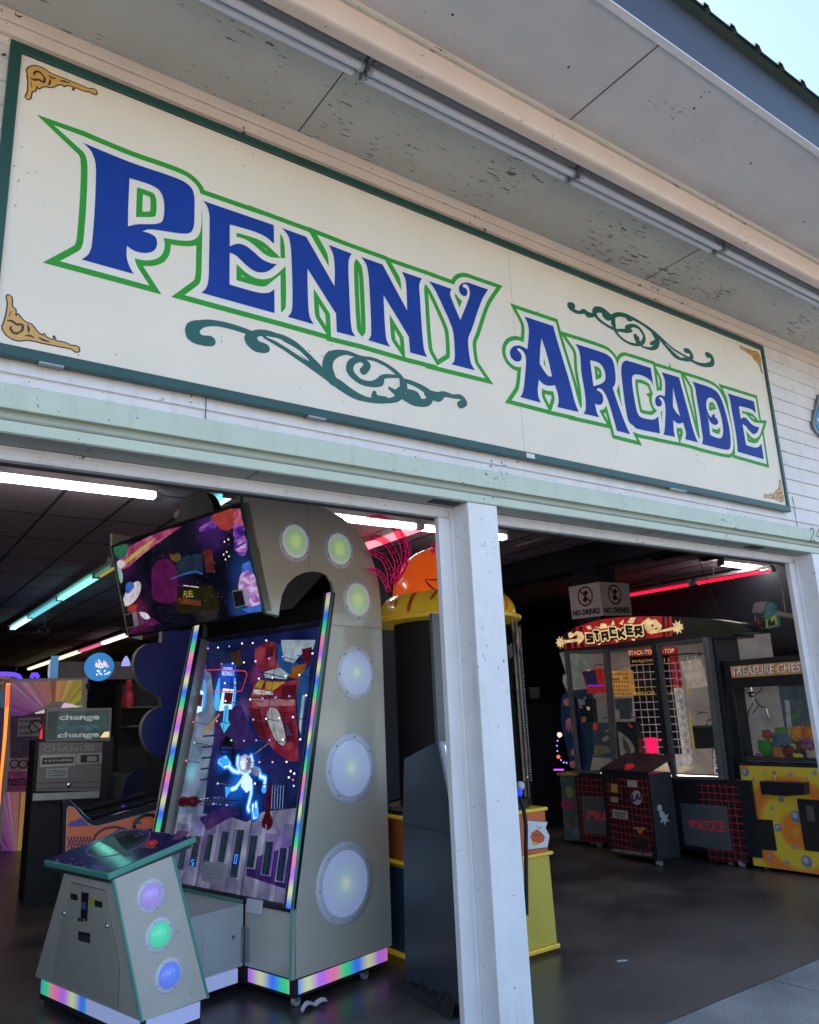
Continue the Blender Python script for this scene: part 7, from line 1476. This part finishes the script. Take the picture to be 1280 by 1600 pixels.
# scalloped navy board with pale edge
CS = thing('scalloped_board', 'navy cloud-shaped marquee board with a pale edge behind the ball-drop machine', 'sign board', (2.3, 3.3, 0))
CPp = Plane((1.98, 3.35, 0), (1, 0, 0), UP, (0, -1, 0)); navy = mat('board_navy', (.008, .012, .085), .4, var=.05, emit=.012, ecol=(.02, .04, .4)); pale = mat('board_edge', (.33, .30, .28), .5, var=.05)
q = [Vector(CPp.at(p.x, p.y)) for p in smooth(Z(*Q7, "1015,-60* 1010,15* 920,25 860,70 838,150 860,250 930,320 1000,355* 1015,415* 950,440 900,500 885,570 905,650 960,715 1040,730 1100,700* 1300,600* 1320,-60*"), True, 5)]
m = MB(); m.slab(CPp, q, -.075, 0, navy, pale); bdd = m.build('board', CS)
m = MB(); a = CPp.at(262, 1100)[0]; m.slab(CPp, rect(a, 0, a + .35, CPp.at(262, 1150)[1]), -.5, -.08, MATBLK); m.build('stand', CS)

# orange racer cabinet behind the console
RG_ = thing('sunset_race_game', 'low game with an orange sunset mural side and black padded rail', 'arcade machine', (1.6, 2.95, 0))
RPp = Plane((1.0, 2.85, 0), (math.cos(math.radians(6)), math.sin(math.radians(6)), 0), UP, None); RPp.n = RPp.n if RPp.n.y < 0 else -RPp.n
def g7(t, sm=False):
    z_ = Z(*Q7, t); z_ = [(p.x, p.y) for p in smooth(z_, True, 4)] if sm else [(p[0], p[1]) for p in z_]; return [Vector(RPp.at(*p)) for p in z_]
ol_ = g7("388,1320* 395,1010* 410,1000* 440,1005* 540,1110 575,1120 620,1110 990,1010* 1000,1320*", True)
base_l = Vector((ol_[0].x, .05)); base_r = Vector((ol_[-1].x, .05))
m = MB(); m.slab(RPp, [base_l] + ol_ + [base_r], -.06, 0, MATBLK); m.slab(RPp, rect(base_l.x + .30, .05, base_r.x, g7('600,1122')[0].y - .02), -.45, -.0605, MATBLK); m.build('body', RG_, bevel=.004)
so_, sp2, sb_ = mat('sunset_orange', (.62, .15, .06), .45, var=.06, emit=.02, ecol=(1, .25, .1)), mat('mural_purple', (.16, .10, .32), .5, var=.05), mat('mural_cream', (.5, .42, .38), .5, var=0)
mu_ = g7("412,1318* 420,1060* 430,1042* 462,1050* 540,1140 590,1165 640,1158 970,1068* 975,1180* 900,1180 700,1230 420,1310*", True)
paint('mural', RPp, [(q, sb_) for q in stroke(mu_, .004, True)] + [(mu_, so_), (g7("424,1170 440,1135 480,1125 500,1108 530,1128 560,1160 500,1165"), sp2), (g7("820,1150 840,1130 880,1135 890,1150"), sp2)] + [(q, mat('mural_line', (.12, .04, .10), .5, var=0)) for q in stroke(g7("585,1250 600,1215 650,1180 720,1168 775,1180"), .008) + stroke(g7("600,1262 660,1230 745,1185"), .005)] + [(q, _mc['mural_line']) for k in range(8) for q in stroke(g7("%d,1232 %d,1305" % (420 + k * 20, 450 + k * 20)), .0035) + stroke(g7("%d,1232 %d,1305" % (450 + k * 20, 418 + k * 20)), .0035)], RG_, .002)
m = MB(); pp = g7("540,1108 575,1118 620,1108 990,1005"); m.tube([RPp.w(p.x, p.y + .008, -.03) for p in pp], .012, BLACK, 8); m.tube([RPp.w(p.x, p.y + .03, -.25) for p in pp], .02, BLACK, 8); m.build('padded_rail', RG_, smooth_=True)
m = MB(); m.tube([RPp.w(p.x, p.y, .004) for p in g7("392,1015 400,1002 435,1000 545,1112 575,1120 620,1112 985,1012")], .004, CHROME, 6); m.build('chrome_edge', RG_, smooth_=True)
m = MB(); wv = g7("905,1150")[0]; m.tube([RPp.w(wv.x + .085 * math.cos(t), wv.y + .06 * math.sin(t), .03) for t in [2 * math.pi * k / 24 for k in range(25)]], .012, BLACK, 8); m.build('wheel', RG_, smooth_=True)
# dim blue-black game between (seen beside the console)
BQ = thing('dark_round_game', 'dark game with a round blue-black disc and a thin blue light beside the scalloped board', 'arcade machine', (2.9, 4.8, 0))
BQp = Plane((2.0, 4.6, 0), (1, 0, 0), UP, (0, -1, 0))
def q7(t): return [Vector(BQp.at(p[0], p[1])) for p in Z(*Q7, t)]
m = MB(); x0_, y0_ = q7("765,850")[0]; m.slab(BQp, [Vector((x0_, 0)), Vector((x0_ + 1.1, 0)), Vector((x0_ + 1.1, y0_)), Vector((x0_, y0_))], -.6, -.02, mat('game_charcoal', (.04, .04, .045), .4, var=.2)); m.build('cabinet', BQ, bevel=.01)
c = q7("890,935")[0]; m = MB(); m.slab(BQp, circ(c, .19, 32), -.0, .05, mat('disc_navy', (.01, .012, .05), .3, var=0)); m.build('disc', BQ, bevel=.004)
m = MB(); m.slab(BQp, q7("762,1040 840,1030 842,1042 765,1052"), .0, .01, vio_); m.build('blue_light', BQ)

# ------------------------------------------------------------------ lights and fans on the ceiling
TW = em('tube_white', (1, .98, .94), 6)
def fixture(a, b, z_, mts, lab, grp, two=True, r=.016, housing=.10, drop=.05, parent_lab=None):
    mid = (a + b) / 2; t = thing('ceiling_light', lab, 'light fixture', (mid.x, mid.y, 3.40), grp)
    d = (b - a).normalized(); sdv = d.cross(UP).normalized()
    m = MB(); m.prism([a - sdv * housing / 2 + UP * (z_ + .035 - a.z), a + sdv * housing / 2 + UP * (z_ + .035 - a.z), b + sdv * housing / 2 + UP * (z_ + .035 - b.z), b - sdv * housing / 2 + UP * (z_ + .035 - b.z)], UP * (3.393 - z_ - .035 if 3.393 - z_ < .12 else .04), mat('fixture_white', (.4, .4, .4), .5, var=0)); m.build('housing', t)
    for k, s__ in enumerate((-1, 1) if two else (0,)):
        p, q_ = a + sdv * .028 * s__ + d * .03, b + sdv * .028 * s__ - d * .03; m = MB(); m.tube([p, q_], r, mts[k % len(mts)], 10); m.build('tube', t, smooth_=True)
    for e in (a, b):
        m = MB(); m.box((e.x - .02 - abs(sdv.x) * .03, e.y - .02 - abs(sdv.y) * .03, z_ - .02), (e.x + .02 + abs(sdv.x) * .03, e.y + .02 + abs(sdv.y) * .03, z_ + .034), _mc['fixture_white']); m.build('end_cap', t)
    if 3.39 - z_ > .16:
        for f in (.25, .75): p = a.lerp(b, f); m = MB(); m.tube([p + UP * .07, V(p.x, p.y, 3.393)], .008, _mc['fixture_white'], 5); m.build('hanger', t)
    return t
ZL = 3.3
w0 = onZ(247, 777, ZL); yW = w0.y
wx = [onZ(x, y, ZL).x for x, y in ((247, 775), (478, 800), (660, 822), (812, 835), (1135, 880), (1228, 892))]
fixture(V(wx[0] - 2.2, yW, ZL), V(wx[0], yW, ZL), ZL, [TW], 'bright white tube light just inside the left opening, cut by the photo edge', 'white tube lights along the shop front')
fixture(V(wx[1], yW, ZL), V(wx[2] - .01, yW, ZL), ZL, [TW], 'bright white tube light above the porthole machine', 'white tube lights along the shop front')
fixture(V(wx[2] + .01, yW, ZL), V(wx[3], yW, ZL), ZL, [TW], 'bright white tube light crossing behind the white post', 'white tube lights along the shop front')
fixture(V(wx[4], yW, ZL), V(wx[5] + .1, yW, ZL), ZL, [TW], 'bright white tube light in the top right corner of the right opening', 'white tube lights along the shop front')
pts = [onZ(x, y, ZL) for x, y in ((20, 983), (50, 965), (94, 937), (150, 901), (176, 885))]; xT = sum(p.x for p in pts) / 5; ys = [p.y for p in pts]
tl, tl2, cy_ = em('tube_teal', (.25, .95, .78), .42), em('tube_teal_dim', (.12, .45, .50), .35), em('tube_cyan', (.12, .75, .9), .55)
labs = ['pale teal tube light farthest back in the teal row', 'dim blue-grey tube light second from the back of the teal row', 'bright teal tube light in the middle of the teal row', 'dim green and amber tube light beside the marquee corner', 'cyan tube light behind the round black topper of the machine']
segs = [(ys[0], ys[1], [em('tube_pale_teal', (.5, .95, .9), .5)]), (ys[1], ys[2], [tl2]), (ys[2], ys[3], [tl]), (ys[3], ys[4] - .1, [em('tube_green_dim', (.08, .2, .15), .25), em('tube_amber_dim', (.35, .25, .03), .25)]), (onZ(285, 818, ZL).y, onZ(352, 772, ZL).y, [cy_, em('tube_cyan_white', (.6, .9, .95), .6)])]
for (a, b, mts), lb in zip(segs, labs): fixture(V(xT, b + .03, ZL), V(xT, a - .03, ZL), ZL, mts, lb, 'teal tube lights in a row running into the room', r=.021, housing=.20)
p4 = [onZ(x, y, ZL) for x, y in ((48, 1046), (90, 1031), (122, 1018), (158, 1006), (200, 992))]; xP = sum(p.x for p in p4) / 5
for k, (mt, lb) in enumerate(((em('tube_yellow', (1, .85, .45), .7), 'pale yellow tube light farthest back in the warm row'), (_mc['tube_yellow'], 'pale yellow tube light second from the back in the warm row'), (em('tube_rose', (.75, .12, .22), .3), 'rose tube light in the warm row'), (em('tube_pinkwhite', (1, .75, .85), .8), 'pinkish white tube light beside the marquee\'s lower corner'))):
    fixture(V(xP, p4[k + 1].y + .03, ZL), V(xP, p4[k].y - .03, ZL), ZL, [mt], lb, 'warm tube lights in a row running into the room', r=.024, housing=.20)
pr2 = [onZ(x, y, ZL) for x, y in ((570, 855), (655, 822))]; fixture(V(pr2[0].x, pr2[1].y + .05, ZL), V(pr2[0].x, pr2[0].y + 1.2, ZL), ZL, [em('tube_coral', (1, .16, .2), .65)], 'coral red tube light behind the pink plumes', 'red tube lights', r=.03)
rp_ = [onZ(x, y, 3.2) for x, y in ((985, 931), (1080, 915), (1089, 912), (1208, 893))]
RT = em('tube_red', (1, .01, .05), .42); xR = 10.6
for a, b, lb in ((0, 1, 'red tube light on the far right, left of its dark gap'), (2, 3, 'red tube light on the far right, ending by the white tube')):
    A, B = rp_[a], rp_[b]; ya_, yb2 = onX(*((985, 931), (1080, 915), (1089, 912), (1208, 893))[a], xR), onX(*((985, 931), (1080, 915), (1089, 912), (1208, 893))[b], xR)
    fixture(V(xR, ya_.y + (1.2 if a == 0 else 0), 3.2), V(xR, yb2.y, 3.2), 3.2, [RT], lb, 'red tube lights', two=False, r=.023)
# unlit hanging fixtures in the right bay
for (x1, y1), (x2, y2), X_, lb in (((809, 856), (880, 838), 6.6, 'unlit metal light fixture hanging by a bracket right of the white post'), ((1022, 876), (1086, 863), 8.2, 'unlit dark light fixture hanging near the right bay ceiling'), ((1098, 877), (1128, 871), 9.0, 'short dark unlit light fixture beside the bright tube in the right bay')):
    A, B = onX(x1, y1, X_), onX(x2, y2, X_); d = B - A; B = V(A.x, B.y, A.z); t = thing('hanging_fixture', lb, 'light fixture', (A.x, (A.y + B.y) / 2, 3.39), 'unlit fixtures hanging in the right bay')
    m = MB(); m.prism([A + V(-.05, 0, 0), A + V(.05, 0, 0), B + V(.05, 0, 0), B + V(-.05, 0, 0)], UP * .04, mat('fixture_dull', (.45, .42, .38), .4, metal=.4, var=.1) if X_ < 7 else MATBLK); m.build('housing', t)
    p = A.lerp(B, .4); m = MB(); m.box((p.x - .02, p.y - .02, A.z + .04), (p.x + .02, p.y + .02, 3.393), _mc['fixture_dull'] if X_ < 7 else MATBLK); m.build('bracket', t)
# ceiling fans
for (x, y), zf, lb in (((69, 988), 3.02, 'pale ceiling fan with long thin blades left of the console'), ((24, 1062), 2.92, 'small far ceiling fan near the left photo edge')):
    p = onZ(x, y, zf); t = thing('ceiling_fan', lb, 'ceiling fan', V(p.x, p.y, 3.39), 'ceiling fans'); fm = mat('fan_dull', (.22, .17, .18), .5, var=.05)
    m = MB(); m.tube([p + UP * .05, V(p.x, p.y, 3.393)], .014, fm, 8); m.build('rod', t); m = MB(); m.lathe(p - UP * .06, [(.0, 0), (.06, .01), (.11, .05), (.10, .10), (.04, .14), (0, .15)], fm, 20); m.build('motor', t, smooth_=True)
    for k in range(3):
        an = k * 2.094 + .3; dv_ = V(math.cos(an), math.sin(an), 0); sv = V(-dv_.y, dv_.x, 0); m = MB(); m.prism([p + dv_ * .12 - sv * .04, p + dv_ * .75 - sv * .07, p + dv_ * .75 + sv * .07, p + dv_ * .12 + sv * .04], UP * .008, fm); m.build('blade', t)
# long dark cable in the right opening
A, B = onY(1090, 868, 1.2), onY(1128, 968, 1.2); m = MB(); m.tube([V(A.x, 1.2, 3.39), A, B], .004, MATBLK, 5); o = m.build('hanging_cable', None, origin=A); tag(o, 'thin black cable hanging across the red tube light', 'cable')

# ------------------------------------------------------------------ litter and the blue wall sign
PAPR = mat('paper_scrap', (.62, .64, .68), .6, var=.03)
p = onZ(490, 1577, 0); m = MB(); rows = []
for i in range(9):
    f = i / 8; x_ = (f - .5) * .15; zz2 = .004 + .022 * abs(math.sin(f * 5.2)); rows.append([p + V(x_, .03 * math.sin(f * 3) - .022, zz2), p + V(x_ + .01, .03 * math.sin(f * 3) + .022, zz2 + .006)])
m.grid(rows, PAPR); o = m.build('paper_strip', None, smooth_=True, origin=p); o['label'] = 'curled white paper strip on the floor under the porthole machine'; o['category'] = 'litter'
p = onZ(972, 1502, 0); m = MB(); m.prism([p + V(-.03, .008, .001), p + V(.022, -.022, .001), p + V(.034, -.006, .001), p + V(-.018, .024, .001)], V(0, 0, .003), PAPR); o = m.build('paper_scrap', None, origin=p); o['label'] = 'flat white paper scrap alone on the dark floor in the right opening'; o['category'] = 'litter'
p = onZ(1052, 1505, 0); m = MB(); m.prism([p + V(-.02, .004, .001), p + V(.015, -.006, .001), p + V(.012, .006, .001)], V(0, 0, .002), mat('scrap_grey', (.25, .25, .25), .7, var=0)); o = m.build('paper_scrap', None, origin=p); o['label'] = 'tiny grey scrap right of the white paper scrap on the dark floor'; o['category'] = 'litter'
BSP = Plane((0, -.03, 0), (1, 0, 0), UP, (0, -1, 0)); Q8 = (1160, 560, 4.706)
BS = thing('blue_wall_sign', 'bright blue cut-out sign on the clapboards at the right photo edge', 'sign', BSP.w(BSP.at(1285, 640)[0], BSP.at(1285, 680)[1]))
def b8(t): return [Vector(BSP.at(p.x, p.y)) for p in smooth(Z(*Q8, t), True, 4)]
q = b8("565,262* 560,300 540,380 525,450 530,510 560,555 620,590 700,560 740,470 720,380 660,330 640,262*")
m = MB(); m.slab(BSP, q, -.02, 0, mat('sign_edge_grey', (.18, .19, .22), .4, var=0)); m.build('backing', BS)
paint('face', BSP, [(q, mat('sign_rim', (.30, .32, .36), .4, var=0)), ([sum(q, Vector((0, 0))) / len(q) + (p - sum(q, Vector((0, 0))) / len(q)) * .90 for p in q], INK), ([sum(q, Vector((0, 0))) / len(q) + (p - sum(q, Vector((0, 0))) / len(q)) * .84 for p in q], mat('sign_sky_blue', (.03, .30, .55), .35, var=.05)), (b8("552,440 562,445 560,465 550,455"), HALO), (b8("540,470 548,472 546,486 538,484"), mat('sign_pink', (.5, .1, .25), .4, var=0))], BS, .002)
